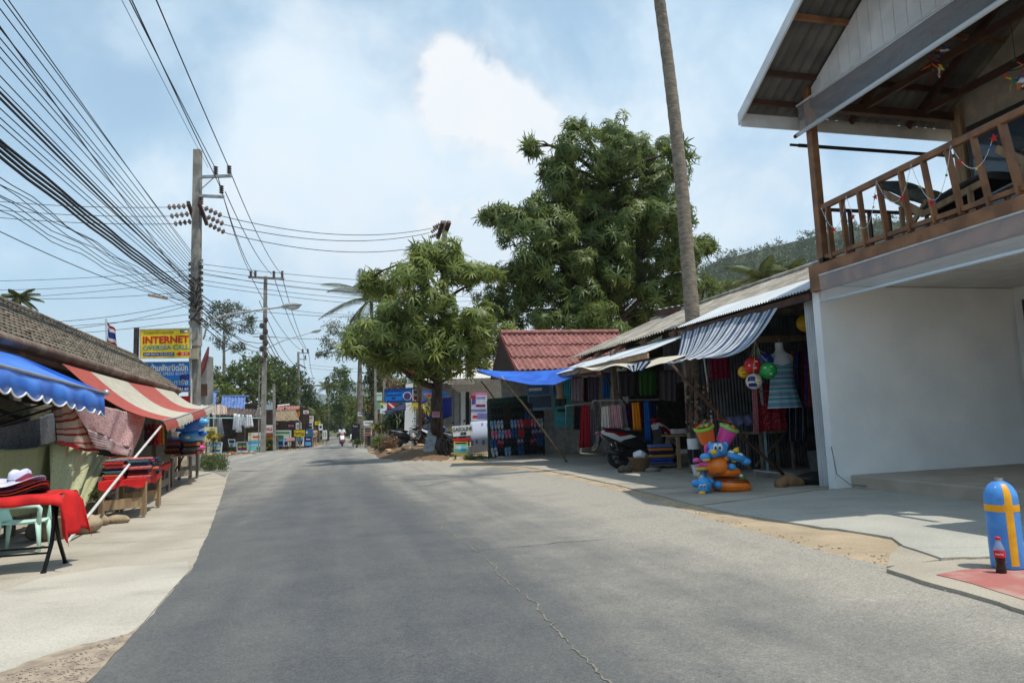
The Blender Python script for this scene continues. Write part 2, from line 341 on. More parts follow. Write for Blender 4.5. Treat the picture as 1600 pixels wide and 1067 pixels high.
# ------------------------------------------------------------------ ground, road, pavements
def roadmat():
    m = bpy.data.materials.new('asphalt'); m.use_nodes = True; t = m.node_tree; n = t.nodes; l = t.links; b = n['Principled BSDF']
    b.inputs['Specular IOR Level'].default_value = .25
    co = n.new('ShaderNodeTexCoord'); mp = n.new('ShaderNodeMapping'); mp.inputs[2].default_value = (0, 0, -FR.a); l.new(co.outputs['Object'], mp.inputs[0])
    sp = n.new('ShaderNodeSeparateXYZ'); l.new(mp.outputs[0], sp.inputs[0])
    def nz(scale, detail=6, st=None, rough=.55):
        v = mp.outputs[0]
        if st: q = n.new('ShaderNodeMapping'); q.inputs[3].default_value = st; l.new(v, q.inputs[0]); v = q.outputs[0]
        k = n.new('ShaderNodeTexNoise'); k.inputs['Scale'].default_value = scale; k.inputs['Detail'].default_value = detail; k.inputs['Roughness'].default_value = rough; l.new(v, k.inputs['Vector']); return k.outputs[0]
    A = lambda op, a, c=None: mth(op, a, c, tree=t)
    big = nz(.45, 5); mid = nz(16, 4, None, .65); streak = nz(1.0, 5, (1.6, .10, 1)); patch = nz(1.4, 8, None, .65); fine = nz(48, 4, None, .75); grit = nz(130, 2)
    vx = A('ADD', sp.outputs[0], A('MULTIPLY', A('SUBTRACT', big, .5), 1.1))
    dust_sheen = A('ADD', A('ADD', A('MULTIPLY', mrange(vx, .7, 1.9, tree=t), .42), A('MULTIPLY', mrange(vx, 1.9, 4.2, tree=t), .55)), .10)
    dust_sheen = A('ADD', dust_sheen, A('MULTIPLY', A('SUBTRACT', streak, .5), .9))
    dust_sheen = A('ADD', dust_sheen, A('MULTIPLY', A('SUBTRACT', patch, .5), .75))
    dust_sheen = A('ADD', dust_sheen, A('MULTIPLY', mrange(sp.outputs[0], -.7, -1.7, tree=t), .25))
    dust_sheen = A('ADD', dust_sheen, mrange(sp.outputs[1], 9, 30, 0, .42, tree=t))  # grazing-angle sheen painted in: asphalt colour made paler further up the road
    cr = n.new('ShaderNodeValToRGB'); l.new(dust_sheen, cr.inputs[0]); e = cr.color_ramp
    e.elements[0].position = 0.0; e.elements[0].color = (.085, .088, .092, 1); e.elements[1].position = 1.0; e.elements[1].color = (.315, .288, .245, 1)
    q = e.elements.new(.35); q.color = (.125, .124, .118, 1); q = e.elements.new(.68); q.color = (.215, .203, .180, 1)
    mx = n.new('ShaderNodeMix'); mx.data_type = 'RGBA'; mx.blend_type = 'MULTIPLY'; mx.inputs[0].default_value = 1; l.new(cr.outputs[0], mx.inputs[6])
    sp2 = A('MULTIPLY', A('MULTIPLY', mrange(fine, .3, .72, .74, 1.28, tree=t, smooth=False), mrange(grit, .35, .7, .78, 1.24, tree=t, smooth=False)), mrange(mid, .3, .7, .92, 1.08, tree=t, smooth=False)); l.new(sp2, mx.inputs[7])
    # pale and dark single stones
    vo = n.new('ShaderNodeTexVoronoi'); vo.inputs['Scale'].default_value = 24; l.new(mp.outputs[0], vo.inputs['Vector'])
    dot = A('MULTIPLY', mrange(vo.outputs['Distance'], .16, .10, tree=t), mrange(nz(9, 2), .56, .62, tree=t))
    m2 = n.new('ShaderNodeMix'); m2.data_type = 'RGBA'; l.new(A('MULTIPLY', dot, .75), m2.inputs[0]); l.new(mx.outputs[2], m2.inputs[6]); m2.inputs[7].default_value = (.03, .028, .026, 1)
    oil = n.new('ShaderNodeMix'); oil.data_type = 'RGBA'; l.new(A('MULTIPLY', mrange(nz(.8, 7, (1, .35, 1), .6), .60, .78, tree=t), .35), oil.inputs[0]); l.new(m2.outputs[2], oil.inputs[6]); oil.inputs[7].default_value = (.045, .045, .046, 1)
    l.new(oil.outputs[2], b.inputs['Base Color']); l.new(mrange(big, .3, .7, .72, .9, tree=t), b.inputs['Roughness'])
    bp = n.new('ShaderNodeBump'); bp.inputs['Strength'].default_value = .5; bp.inputs['Distance'].default_value = .012; l.new(A('ADD', fine, A('MULTIPLY', grit, .6)), bp.inputs['Height']); l.new(bp.outputs[0], b.inputs['Normal'])
    return m
def slabmat(name, c1, c2, stain, sscale=1.2, crack=True):
    m = mt(name, c1, .88, c2, scale=sscale, lo=.3, hi=.7, bump=.35, bscale=55)
    t = m.node_tree; n = t.nodes; l = t.links; b = n['Principled BSDF']; src = b.inputs['Base Color'].links[0].from_socket
    co = n.new('ShaderNodeTexCoord'); mp = n.new('ShaderNodeMapping'); mp.inputs[2].default_value = (0, 0, -FR.a + .35); mp.inputs[3].default_value = (.8, 2.2, 1); l.new(co.outputs['Object'], mp.inputs[0])
    k = n.new('ShaderNodeTexNoise'); k.inputs['Scale'].default_value = .9; k.inputs['Detail'].default_value = 9; k.inputs['Roughness'].default_value = .68; k.inputs['Distortion'].default_value = .4; l.new(mp.outputs[0], k.inputs['Vector'])
    mx = n.new('ShaderNodeMix'); mx.data_type = 'RGBA'; l.new(mth('MULTIPLY', mrange(k.outputs[0], .5, .68, tree=t), .6, tree=t), mx.inputs[0]); l.new(src, mx.inputs[6]); mx.inputs[7].default_value = (*stain, 1)
    g = n.new('ShaderNodeTexNoise'); g.inputs['Scale'].default_value = 75; g.inputs['Detail'].default_value = 3; l.new(co.outputs['Object'], g.inputs['Vector'])
    m2 = n.new('ShaderNodeMix'); m2.data_type = 'RGBA'; m2.blend_type = 'MULTIPLY'; m2.inputs[0].default_value = 1; l.new(mx.outputs[2], m2.inputs[6]); l.new(mrange(g.outputs[0], .3, .7, .84, 1.14, tree=t, smooth=False), m2.inputs[7])
    l.new(m2.outputs[2], b.inputs['Base Color']); return m
dirt = mt('dirt', (.30, .21, .125), .95, (.17, .125, .07), scale=.9, bump=.5, bscale=14)
wild = mt('field', (.055, .075, .022), .95, (.12, .10, .05), scale=.25, bump=.4, bscale=6)
sandm = slabmat('sand_edge', (.43, .33, .22), (.33, .26, .175), (.24, .19, .135), 2.2)
concL = slabmat('concrete_left', (.42, .375, .305), (.335, .30, .24), (.23, .205, .165))
concP = slabmat('concrete_pale', (.47, .435, .365), (.39, .36, .30), (.28, .255, .21))
conc1 = slabmat('concrete_shop', (.40, .36, .295), (.32, .29, .24), (.17, .15, .12))
conc2 = slabmat('concrete_grey', (.40, .385, .335), (.335, .325, .285), (.26, .25, .215))
conc3 = slabmat('concrete_tan', (.39, .345, .275), (.32, .285, .23), (.24, .21, .17))
redp = mt('worn_red_paint', (.36, .125, .11), .85, (.40, .26, .21), scale=4, lo=.38, hi=.70, bump=.3, bscale=60)
asph = roadmat()

m = M()
xs = np.unique(np.concatenate([np.linspace(-3500, 3500, 21), np.linspace(-200, 200, 41), np.linspace(-30, 12, 64)]))
ys = np.unique(np.concatenate([np.linspace(-60, 4000, 22), np.linspace(-60, 200, 50), np.linspace(-6, 40, 70)]))
m.grid([[(x, y, zg(x, y) - .03 if y < 200 else zg(x, 200) - .03) for x in xs] for y in ys])
# a dusty verge close by and green land further out: one sheet, two soils
for i, q in enumerate(m.f):
    c = np.vstack(m.v)[q[0]] if i == 0 else m.v[0][q[0]]
    m.mi[i] = 0 if (-45 < c[0] < 25 and c[1] < 85) else 1
ob('ground', m, [dirt, wild], kind='structure', base=(0, 0, 0))

rw = np.unique(np.concatenate([np.arange(-8, 2, .5), np.arange(2, 14, .08), np.arange(14, 40, .3), np.arange(40, 165, 2)]))
def jag(k, amp, n=3):
    ph = RNG.uniform(0, 6.28, (n+4,)); fq = [3.1, 7.7, 17.3, 31.0, 1.3, 53.0, 12.1][:n+4]
    return lambda y: amp*sum(math.sin(fq[i]*y + ph[i])/(1+i*.35) for i in range(n+4))/2.2
jl, jr = jag(0, .012), jag(1, .022)
m = M(); ncol = 16
m.grid([[(xl + (xr-xl)*i/ncol, y, zg(xl + (xr-xl)*i/ncol, y) + .008 + .03*math.sin(math.pi*i/ncol)) for i in range(ncol+1)] for y in rw for xl, xr in [(xe(EDGE_L, y)+jl(y), xe(EDGE_R, y)+jr(y))]])
road = ob('road', m, asph, kind='structure', base=(0, 0, 0), smooth=True)
def strip(name, mat, fa, fb, y0, y1, dy, dz, nc=8, rough=0.0, **k):
    m = M(); rows = np.arange(y0, y1, dy)
    P = []
    for y in rows:
        a, b = fa(y), fb(y); P.append([(a + (b-a)*i/nc, y, zg(a + (b-a)*i/nc, y) + dz + (RNG.uniform(-rough, rough) if 0 < i < nc else 0)) for i in range(nc+1)])
    m.grid(P); return ob(name, m, mat, kind='structure', base=(0, 0, 0), smooth=True, **k)
vL = lambda v: (lambda y: (v - FL.p[1]*y)/FL.p[0])
strip('left_pavement', concL, lambda y: min(vL(-9)(y), -8), lambda y: xe(EDGE_L, y)+.25, -6, 31, .25, .0, 20)
strip('roadside_sand', sandm, lambda y: xe(EDGE_R, y)-.25, lambda y: xe(EDGE_R, y)+2.6, -4, 27, .2, .0, 16, .006)
def GP(x, y, dz):
    p = onz(x, y, .15)
    for _ in range(12): p = onz(x, y, zbase(p[1])+RAISE+dz)
    return p
def poly(name, px, mat, dz, par=None, kind='structure', right=True):
    P = [GP(x, y, dz) if right else G(x, y) + np.array([0, 0, dz]) for x, y in px]
    m = M(); n = len(P); c = np.mean(P, axis=0); D = [p + np.array([0, 0, -.09]) for p in P]
    m.add(np.vstack([P, D]), [tuple(range(n))] + [(i, n+i, n+(i+1) % n, (i+1) % n) for i in range(n)])
    return ob(name, m, mat, par, kind=kind if par is None else None, base=None if par else (0, 0, 0))
def wig(pts, amp=1.0, n=5):
    """break the straight pixel edges of a worn slab"""
    o = []
    for i in range(len(pts)):
        a = np.array(pts[i], float); b = np.array(pts[(i+1) % len(pts)], float); k = max(1, min(n, int(np.linalg.norm(b-a)/18)))
        for j in range(k):
            q = a + (b-a)*j/k; o.append(tuple(q + (RNG.normal(0, amp, 2)*[1, .45] if j else 0)))
    return o
poly('shop_apron', wig([(1305, 761), (1090, 789), (1040, 776), (960, 756), (890, 741), (815, 728), (760, 722), (752, 712), (900, 694), (1210, 690), (1400, 735)]), conc1, .014)
poly('house_apron', wig([(1309, 762), (1096, 790), (1150, 802), (1245, 817), (1330, 829), (1394, 839), (1412, 852), (1470, 871), (1560, 869), (1720, 860), (1900, 842), (1900, 745), (1400, 736)]), conc2, .02)
rough_tri = poly('broken_slab', wig([(1386, 884), (1391, 865), (1408, 852), (1440, 858), (1472, 869), (1484, 872), (1440, 878)]), conc3, .006)
s3 = poly('corner_slab', wig([(1385, 888), (1405, 881), (1480, 875), (1560, 872), (1720, 863), (2000, 852), (2100, 1130), (1600, 953), (1500, 922), (1440, 906)], .7), conc3, .012)
poly('red_paint', wig([(1463, 897), (1500, 890), (1560, 885), (1720, 880), (1990, 880), (1990, 1060), (1600, 936), (1520, 911)], .8), redp, .0165, s3)
pale = poly('pale_slab', wig([(0, 925), (60, 905), (150, 890), (293, 878), (296, 892), (222, 976), (200, 993), (110, 1015), (40, 1040), (-20, 1060), (-200, 1100), (-200, 985)]), concP, .010, right=False)
aggr = mt('exposed_aggregate', (.36, .29, .215), .9, (.24, .19, .145), scale=9, bump=.6, bscale=30)
poly('rough_concrete', wig([(200, 992), (222, 978), (150, 1056), (60, 1130), (-200, 1250), (-260, 1100), (-20, 1060), (60, 1030), (110, 1014)]), aggr, .011, right=False)

# cracks and patched seams in the asphalt
def ribbon(m, pts, wd, dz):
    P = [np.asarray(p, float) for p in pts]
    for i in range(len(P)-1):
        if wd > .01 and RNG.random() < .12: continue
        t = P[i+1]-P[i]; t[2] = 0; t /= np.linalg.norm(t)+1e-9; q = np.array([-t[1], t[0], 0]); a, b = wd*RNG.uniform(.15, .9), wd*RNG.uniform(.15, .9)
        m.quad(P[i]-q*a+[0, 0, dz], P[i]+q*a+[0, 0, dz], P[i+1]+q*b+[0, 0, dz], P[i+1]-q*b+[0, 0, dz])
def roadpt(x, y):
    z = 0
    for _ in range(24):
        p = onz(x, y, z); a, b = xe(EDGE_L, p[1]), xe(EDGE_R, p[1]); z = .5*z + .5*(zg(p[0], p[1]) + .008 + .03*math.sin(math.pi*min(1, max(0, (p[0]-a)/(b-a)))))
    return p
def crackline(px, wd, matc, step=9, amp=2.2):
    q = []
    for (a, b), (c, e) in zip(px[:-1], px[1:]):
        k = max(2, int(math.hypot(c-a, e-b)/step))
        for j in range(k): q.append((a+(c-a)*j/k + RNG.normal(0, amp), b+(e-b)*j/k + RNG.normal(0, amp*.4)))
    m = M(); ribbon(m, [roadpt(x, y) for x, y in q], wd, .004); return ob('crack', m, matc, road)
sandf = mt('crack_sand', (.23, .21, .165), .95, var=.2, scale=30); tar = mt('crack_tar', (.05, .048, .045), .9)
crackline([(683, 820), (700, 832), (755, 868), (765, 880), (800, 915), (835, 940), (848, 962), (880, 995), (905, 1020), (950, 1064), (985, 1100)], .0102, sandf, 5, 2.4)
crackline([(620, 806), (690, 798), (740, 792)], .006, tar, 14, 1)
crackline([(560, 838), (660, 832), (700, 829)], .006, tar, 14, 1)
crackline([(735, 862), (800, 855), (870, 848), (960, 842)], .007, tar, 14, 1)

m = M(); P = [G(x, y) for x, y in ((352, 745), (362, 731), (395, 720), (425, 711), (446, 705), (430, 703), (395, 708), (350, 713), (318, 718), (296, 724), (300, 733), (335, 738))]; m.add([p+[0, 0, .012] for p in P], [tuple(range(len(P)))]); ob('side_lane', m, asph, kind='structure', base=(0, 0, 0))
# pebbles along the broken edge and loose aggregate
peb = mt('pebbles', (.46, .37, .26), .9, (.38, .31, .22), scale=25, lo=.3, hi=.7)
def scatter(name, pts, r0, r1, mat, **k):
    m = M()
    for p in pts:
        r = RNG.uniform(r0, r1); m.ell(np.asarray(p)+[0, 0, r*.25], (r*RNG.uniform(.7, 1.3), r*RNG.uniform(.7, 1.3), r*.6), 5, 3)
    return ob(name, m, mat, base=(0, 0, 0), kind='stuff', **k)
pp = []
for k in range(260):
    y = RNG.uniform(4.2, 13); x = xe(EDGE_R, y) + RNG.normal(.06, .10); pp.append((x, y, zg(x, y)+.006))
for k in range(60):
    px, py = RNG.uniform(1330, 1412), RNG.uniform(862, 892); pp.append(G(px, py))
scatter('edge_gravel', pp, .004, .014, peb, label='pale gravel along the broken right road edge', cat='gravel')
pp = []
while len(pp) < 500:
    px, py = RNG.uniform(-60, 215), RNG.uniform(985, 1110)
    if py > 1062-.35*px and px < 205-(py-985)*.85: pp.append(G(px, py)+[0, 0, .012])
scatter('loose_aggregate', pp, .004, .010, mt('dark_pebbles', (.24, .195, .16), .9, (.36, .30, .24), scale=20), label='dark pebbles set in the rough concrete at lower left', cat='gravel')

# far land
hazyg = mt('hill_forest_floor', (.030, .045, .016), .95, (.055, .06, .028), scale=.02)
def ridge(name, Y, px, depth, mat, n=60, rough=3.0):
    """hill standing at distance Y whose skyline passes through the pixels"""
    xs_ = [a for a, b in px]; X = np.linspace(xs_[0], xs_[-1], n); top = np.interp(X, xs_, [b for a, b in px]); P = []
    base = [at(x, 700, Y*.8) for x in X]; crest = [at(x, t, Y) for x, t in zip(X, top)]
    for k in range(13):
        s_ = k/12
        row = []
        for i in range(n):
            b = np.array([base[i][0], base[i][1], -3.0]); c = crest[i]; q = lerp(b, c, s_); q[2] = -3 + (c[2]+3)*(s_**.8)
            if 0 < k < 12: q += [RNG.normal(0, rough), RNG.normal(0, rough), RNG.normal(0, rough)]
            row.append(q)
        P.append(row)
    P.append([[c[0], c[1]+depth, -3] for c in crest])
    m = M(); m.grid(P); return ob(name, m, mat, kind='structure', smooth=True, base=(0, 0, 0)), P
ridge('mountain', 3200, [(-300, 640), (300, 648), (410, 628), (455, 606), (480, 612), (520, 618), (545, 600), (590, 588), (640, 592), (720, 610), (900, 640)], 900, mt('mountain', (.05, .07, .045), .95), 70, 8)
hl, hp = ridge('hill', 520, [(900, 620), (1000, 545), (1060, 470), (1085, 432), (1120, 407), (1170, 395), (1230, 380), (1290, 366), (1380, 345), (1500, 360), (1700, 420), (1900, 560)], 260, hazyg, 90, 2.0)

# ------------------------------------------------------------------ foliage builders
def rotmats(ax, spin):
    """n x 3 x 3 frames whose z is ax"""
    z = ax/np.linalg.norm(ax, axis=1, keepdims=True); ref = np.where(np.abs(z[:, 2:3]) < .9, np.array([[0, 0, 1.0]]), np.array([[1.0, 0, 0]]))
    x = np.cross(ref, z); x /= np.linalg.norm(x, axis=1, keepdims=True); y = np.cross(z, x); c, s_ = np.cos(spin)[:, None], np.sin(spin)[:, None]
    return np.stack([x*c + y*s_, -x*s_ + y*c, z], axis=1)
def leaf_tpl(nl=11, l0=.8, up=.2, droop=.65, wd=.115):
    """whorl of long leaves about z; unit size"""
    V, Fc = [], []
    for i in range(nl):
        a = 2*math.pi*i/nl + random.uniform(-.25, .25); L_ = l0*random.uniform(.75, 1.15); e = up + random.uniform(-.25, .25)
        d = np.array([math.cos(a), math.sin(a), 0]); s_ = np.array([-math.sin(a), math.cos(a), 0]); p = [np.zeros(3), d*L_*.5 + [0, 0, e*L_*.5], d*L_*.95 + [0, 0, e*L_*.6 - droop*L_*.5]]
        o = len(V); V += [p[0]-s_*.03, p[0]+s_*.03, p[1]-s_*wd*.5, p[1]+s_*wd*.5, p[2]-s_*.02, p[2]+s_*.02]; Fc += [(o, o+2, o+3, o+1), (o+2, o+4, o+5, o+3)]
    return np.array(V), np.array(Fc)
def spray_tpl(n=10, r=.6, sz=.3):
    V, Fc = [], []
    for i in range(n):
        c = RNG.normal(0, r*.5, 3); a = RNG.normal(0, 1, 3); a /= np.linalg.norm(a); b = np.cross(a, RNG.normal(0, 1, 3)); b /= np.linalg.norm(b); s_ = sz*RNG.uniform(.6, 1.2)
        o = len(V); V += [c-a*s_, c-b*s_*.42, c+a*s_, c+b*s_*.42]; Fc.append((o, o+1, o+2, o+3))
    return np.array(V), np.array(Fc)
TPL = {'mango': [leaf_tpl() for _ in range(4)] + [leaf_tpl(10, .8, -.15, .8) for _ in range(3)], 'spray': [spray_tpl() for _ in range(6)], 'fine': [spray_tpl(14, .7, .2) for _ in range(5)]}
def foliage(pts, axes, size, kind='mango'):
    """many whorls of leaves merged into one vertex and face list"""
    pts = np.asarray(pts, float); n = len(pts); T = TPL[kind]; V, Fq, off = [], [], 0
    pick = RNG.integers(0, len(T), n); Rm = rotmats(np.asarray(axes, float), RNG.uniform(0, 6.28, n)); sz = size*RNG.uniform(.7, 1.25, n)
    for k, (tv, tf) in enumerate(T):
        ix = np.where(pick == k)[0]
        if len(ix) == 0: continue
        P = np.einsum('vk,nkj->nvj', tv, Rm[ix])*sz[ix][:, None, None] + pts[ix][:, None, :]
        V.append(P.reshape(-1, 3)); f = (tf[None] + (np.arange(len(ix))*len(tv))[:, None, None] + off).reshape(-1, 4); Fq.append(f); off += P.shape[0]*P.shape[1]
    return np.vstack(V), np.vstack(Fq)
def fastmesh(name, V, Fq, mat, par=None, base=None, **k):
    b = b0(par) if par is not None else np.asarray(base if base is not None else (0, 0, 0), float)
    me = bpy.data.meshes.new(name); nv, nf = len(V), len(Fq); w_ = Fq.shape[1]
    me.vertices.add(nv); me.vertices.foreach_set('co', (V-b).astype(np.float32).ravel()); me.loops.add(nf*w_); me.loops.foreach_set('vertex_index', Fq.astype(np.int32).ravel())
    me.polygons.add(nf); me.polygons.foreach_set('loop_start', np.arange(0, nf*w_, w_, dtype=np.int32)); me.update(calc_edges=True); me.materials.append(mat)
    o = bpy.data.objects.new(name, me); COL.objects.link(o); BASE[o.name] = b
    if par is not None: o.parent = par
    else: o.location = b.tolist()
    return tag(o, **k)
def blobpts(blobs, dens, shell=.55):
    """points through several uneven lobes, with the outward direction"""
    P, A = [], []; more = []
    for c, r in blobs:
        r = np.asarray((r, r, r) if np.isscalar(r) else r, float); more.append((np.asarray(c), r*1.02))
        for _ in range(5): d = RNG.normal(0, 1, 3); d /= np.linalg.norm(d); more.append((np.asarray(c)+d*r*RNG.uniform(.8, 1.12), r*RNG.uniform(.22, .42)))
    for c, r in more:
        n = max(4, int(dens*(r[0]*r[1]+r[1]*r[2]+r[0]*r[2])/3*4*math.pi)); d = RNG.normal(0, 1, (n, 3)); d /= np.linalg.norm(d, axis=1, keepdims=True); q = RNG.uniform(shell, 1, (n, 1))**.7
        ph = RNG.uniform(0, 6, 3); wob = 1 + .22*np.sin(d[:, :1]*4+ph[0]) + .20*np.sin(d[:, 1:2]*5+ph[1]) + .15*np.sin(d[:, 2:]*6+ph[2]); P.append(np.asarray(c) + d*r*q*wob); A.append(d + [0, 0, .35])
    return np.vstack(P), np.vstack(A)
def limb(m, a, b, r0, r1, n=6, k=5, sag=.12):
    a, b = np.asarray(a, float), np.asarray(b, float); l_ = np.linalg.norm(b-a); w1 = RNG.normal(0, l_*abs(sag)*.4, 3); pts = [lerp(a, b, t) + w1*math.sin(math.pi*t) + np.array([0, 0, l_*sag*math.sin(math.pi*t)]) for t in np.linspace(0, 1, k)]
    m.tube(pts, np.linspace(r0, r1, k), n)
    return pts
bark = mt('bark', (.075, .055, .042), .95, (.035, .027, .022), scale=9, bump=.8, bscale=22, stretch=(1, 1, .35))
barkg = mt('grey_bark', (.20, .17, .135), .95, (.11, .095, .075), scale=6, bump=.6, bscale=18, stretch=(1, 1, .4))
def tree(name, label, base, trunk, blobs, dens, lsize, kind, mat, r0=.2, group=None, cat='tree', bm=None, shell=.55, fork=None):
    t = thing(name, label, cat, base, group)
    m = M(); base = np.asarray(base, float); tp = [base+[0, 0, -.1]] + [np.asarray(q, float) for q in trunk]; m.tube(tp, np.linspace(1, 0, len(tp))**.8*r0*.95 + r0*.2, 9)
    top = tp[-1]
    for c, r in blobs:
        s_ = min(tp[1:], key=lambda q: np.linalg.norm(q-np.asarray(c)) + (4 if q[2] > c[2]+.3 else 0)); pts = limb(m, s_, c, r0*.26, r0*.09)
        rr = np.mean(r) if not np.isscalar(r) else r
        for k in range(3):
            d = RNG.normal(0, 1, 3); d[2] = abs(d[2])*.5; d /= np.linalg.norm(d); limb(m, pts[3], np.asarray(c)+d*rr*.75, r0*.09, r0*.03, 5, 4)
    ob('trunk', m, bm or bark, t, smooth=True)
    P, A = blobpts(blobs, dens, shell); V, Fq = foliage(P, A, lsize, kind); fastmesh('crown', V, Fq, mat, t)
    return t
# ------------------------------------------------------------------ right: balcony house
wood = mt('oiled_wood', (.27, .125, .052), .55, (.15, .068, .03), scale=3.5, bump=.25, bscale=30, spec=.4, rnd=.12)
woodd = mt('dark_wood', (.085, .040, .024), .65, (.05, .025, .016), scale=4, bump=.2)
woodp = mt('raw_wood', (.36, .245, .14), .8, (.24, .16, .09), scale=5, stretch=(3, 3, .6), bump=.3, rnd=.15)
woodg = mt('weathered_wood', (.25, .21, .165), .9, (.15, .125, .10), scale=6, stretch=(3, 3, .5), bump=.4, rnd=.15)
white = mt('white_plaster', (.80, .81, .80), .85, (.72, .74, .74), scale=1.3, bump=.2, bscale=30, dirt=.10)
whitep = mt('white_paint', (.74, .75, .75), .6, (.62, .63, .63), scale=3, rnd=.04, bump=.1)
soff = mt('ceiling_board', (.72, .72, .70), .8, (.64, .64, .62), scale=2, rnd=.05)
fcem = mt('fibre_cement', (.17, .165, .155), .92, (.11, .105, .10), scale=2.2, bump=.35, bscale=25, rnd=.08)
fcold = mt('old_fibre_cement', (.36, .33, .28), .95, (.20, .18, .15), scale=3.0, bump=.5, bscale=22, rnd=.10, dirt=.5)
tin = mt('galvanised_tin', (.62, .64, .65), .38, (.50, .52, .53), scale=2.0, metal=.15, rnd=.06, stretch=(.4, 3, 1))
tind = mt('old_tin', (.33, .36, .37), .5, (.22, .24, .245), scale=3, metal=.5, bump=.1, rnd=.1, dirt=.25)
tile_floor = mt('tan_floor', (.40, .335, .27), .6, (.33, .275, .22), scale=2.5, bump=.1)
dark = mt('dark_interior', (.018, .016, .015), .9)
clear = glassmat('clear_plastic', (.75, .82, .88), .12, .20); clear2 = glassmat('clear_plastic_roll', (.70, .80, .88), .15, .75)
def corr(m, o, U, V, lu, lv, amp, pitch, npp=6, nv=1):
    o, U, V = (np.asarray(q, float) for q in (o, U, V)); U = U/np.linalg.norm(U); V = V/np.linalg.norm(V); Nn = np.cross(U, V); k = max(4, int(lu/pitch*npp))
    return m.grid([[o + U*lu*i/k + V*lv*j/nv + Nn*amp*math.sin(2*math.pi*lu*i/k/pitch) for i in range(k+1)] for j in range(nv+1)])
hb = RS(7.3, 7.0, .17)
house = thing('balcony_house', 'two storey house with white wall, brown wooden balcony and grey gabled roof', 'house', hb)
def hp_(name, m, mat, par=house, **k): return ob(name, m, mat, par, **k)
A3 = (np.array([*FR.p, 0]), np.array([*FR.d, 0]), np.array([0, 0, 1.0]))            # v, u, z axes of the right row
def rb(m, v0, v1, u0, u1, z0, z1): return m.box(RS((v0+v1)/2, (u0+u1)/2, (z0+z1)/2), (abs(v1-v0), abs(u1-u0), abs(z1-z0)), A3)
m = M(); rb(m, 7.04, 10.8, 8.85, 9.0, .1, 3.125); w_ = hp_('wall', m, white)
m = M(); rb(m, 10.72, 10.9, 4.0, 8.85, .1, 3.4); hp_('back_wall', m, white)
m = M(); rb(m, 10.60, 10.715, 6.4, 8.62, .3, 2.9); dr = hp_('door', m, mt('door_frame', (.05, .035, .03), .5))
m = M(); rb(m, 10.57, 10.597, 6.5, 8.5, .45, 2.75); hp_('glass', m, mt('dark_glass', (.02, .025, .03), .08, spec=.6), dr)
m = M(); rb(m, 7.3, 10.8, 3.0, 8.848, .05, .325); o = hp_('platform', m, tile_floor); bev(o, .02, 2)
for i in range(6):
    for j in range(7):
        m = M(); v0 = 7.12+.6*i; u1 = 8.84-.6*j; rb(m, v0+.012, v0+.588, u1-.588, u1-.012, 3.128, 3.145); hp_('ceiling_panel', m, soff)
m = M(); rb(m, 7.05, 10.8, 4.0, 8.99, 3.147, 3.40); hp_('floor_slab', m, woodd)
m = M(); rb(m, 6.95, 7.06, 4.0, 8.92, 3.04, 3.43); o = hp_('front_beam', m, wood); bev(o, .008, 1)
m = M(); rb(m, 7.06, 10.8, 8.87, 9.02, 3.127, 3.42); hp_('side_beam', m, wood)
m = M(); rb(m, 6.98, 7.10, 8.62, 8.74, 3.43, 6.20); o = hp_('post', m, wood); bev(o, .008, 1)
m = M(); rb(m, 6.98, 7.10, 5.1, 5.22, 3.43, 6.20); o = hp_('post', m, wood)
m = M(); rb(m, 6.95, 7.085, 5.1, 5.22, .1, 3.04); hp_('post', m, wood)
m = M(); rb(m, 6.95, 7.05, 8.58, 8.66, 3.43, 3.50); hp_('post_shoe', m, mt('black_steel', (.03, .03, .032), .4, metal=.8))
# railing that leans outward a little towards the near end
def rl(u, top): t = (8.6-u)/3.4; return RS(7.03-(.16*t if top else .0), u, 4.26 if top else 3.52)
m = M(); m.bar(rl(8.75, 1), rl(4.6, 1), .06, .085); hr = hp_('handrail', m, wood); bev(hr, .008, 1)
m = M(); m.bar(rl(8.66, 0), rl(4.6, 0), .05, .06); br_ = hp_('bottom_rail', m, wood)
u_ = [8.47, 8.16, 7.80, 7.42, 7.03, 6.66, 6.30, 5.94, 5.58, 5.22]
for i, u in enumerate(u_):
    m = M(); a, b = rl(u, 0), rl(u, 1); m.bar(a-[0, 0, .06], b-[0, 0, .03], .10 if i == 8 else .075, .035, A3[1]); hp_('baluster', m, wood)
m = M(); m.bar(RS(7.1, 8.80, 4.30), RS(10.7, 8.80, 4.30), .045, .045); hp_('side_rail', m, woodd)
m = M(); m.bar(RS(7.1, 8.80, 3.52), RS(10.7, 8.80, 3.52), .045, .05); hp_('side_rail', m, woodd)
for v in np.arange(7.32, 10.6, .36):
    m = M(); m.bar(RS(v, 8.80, 3.50), RS(v, 8.80, 4.30), .06, .03, A3[0]); hp_('baluster', m, woodd)
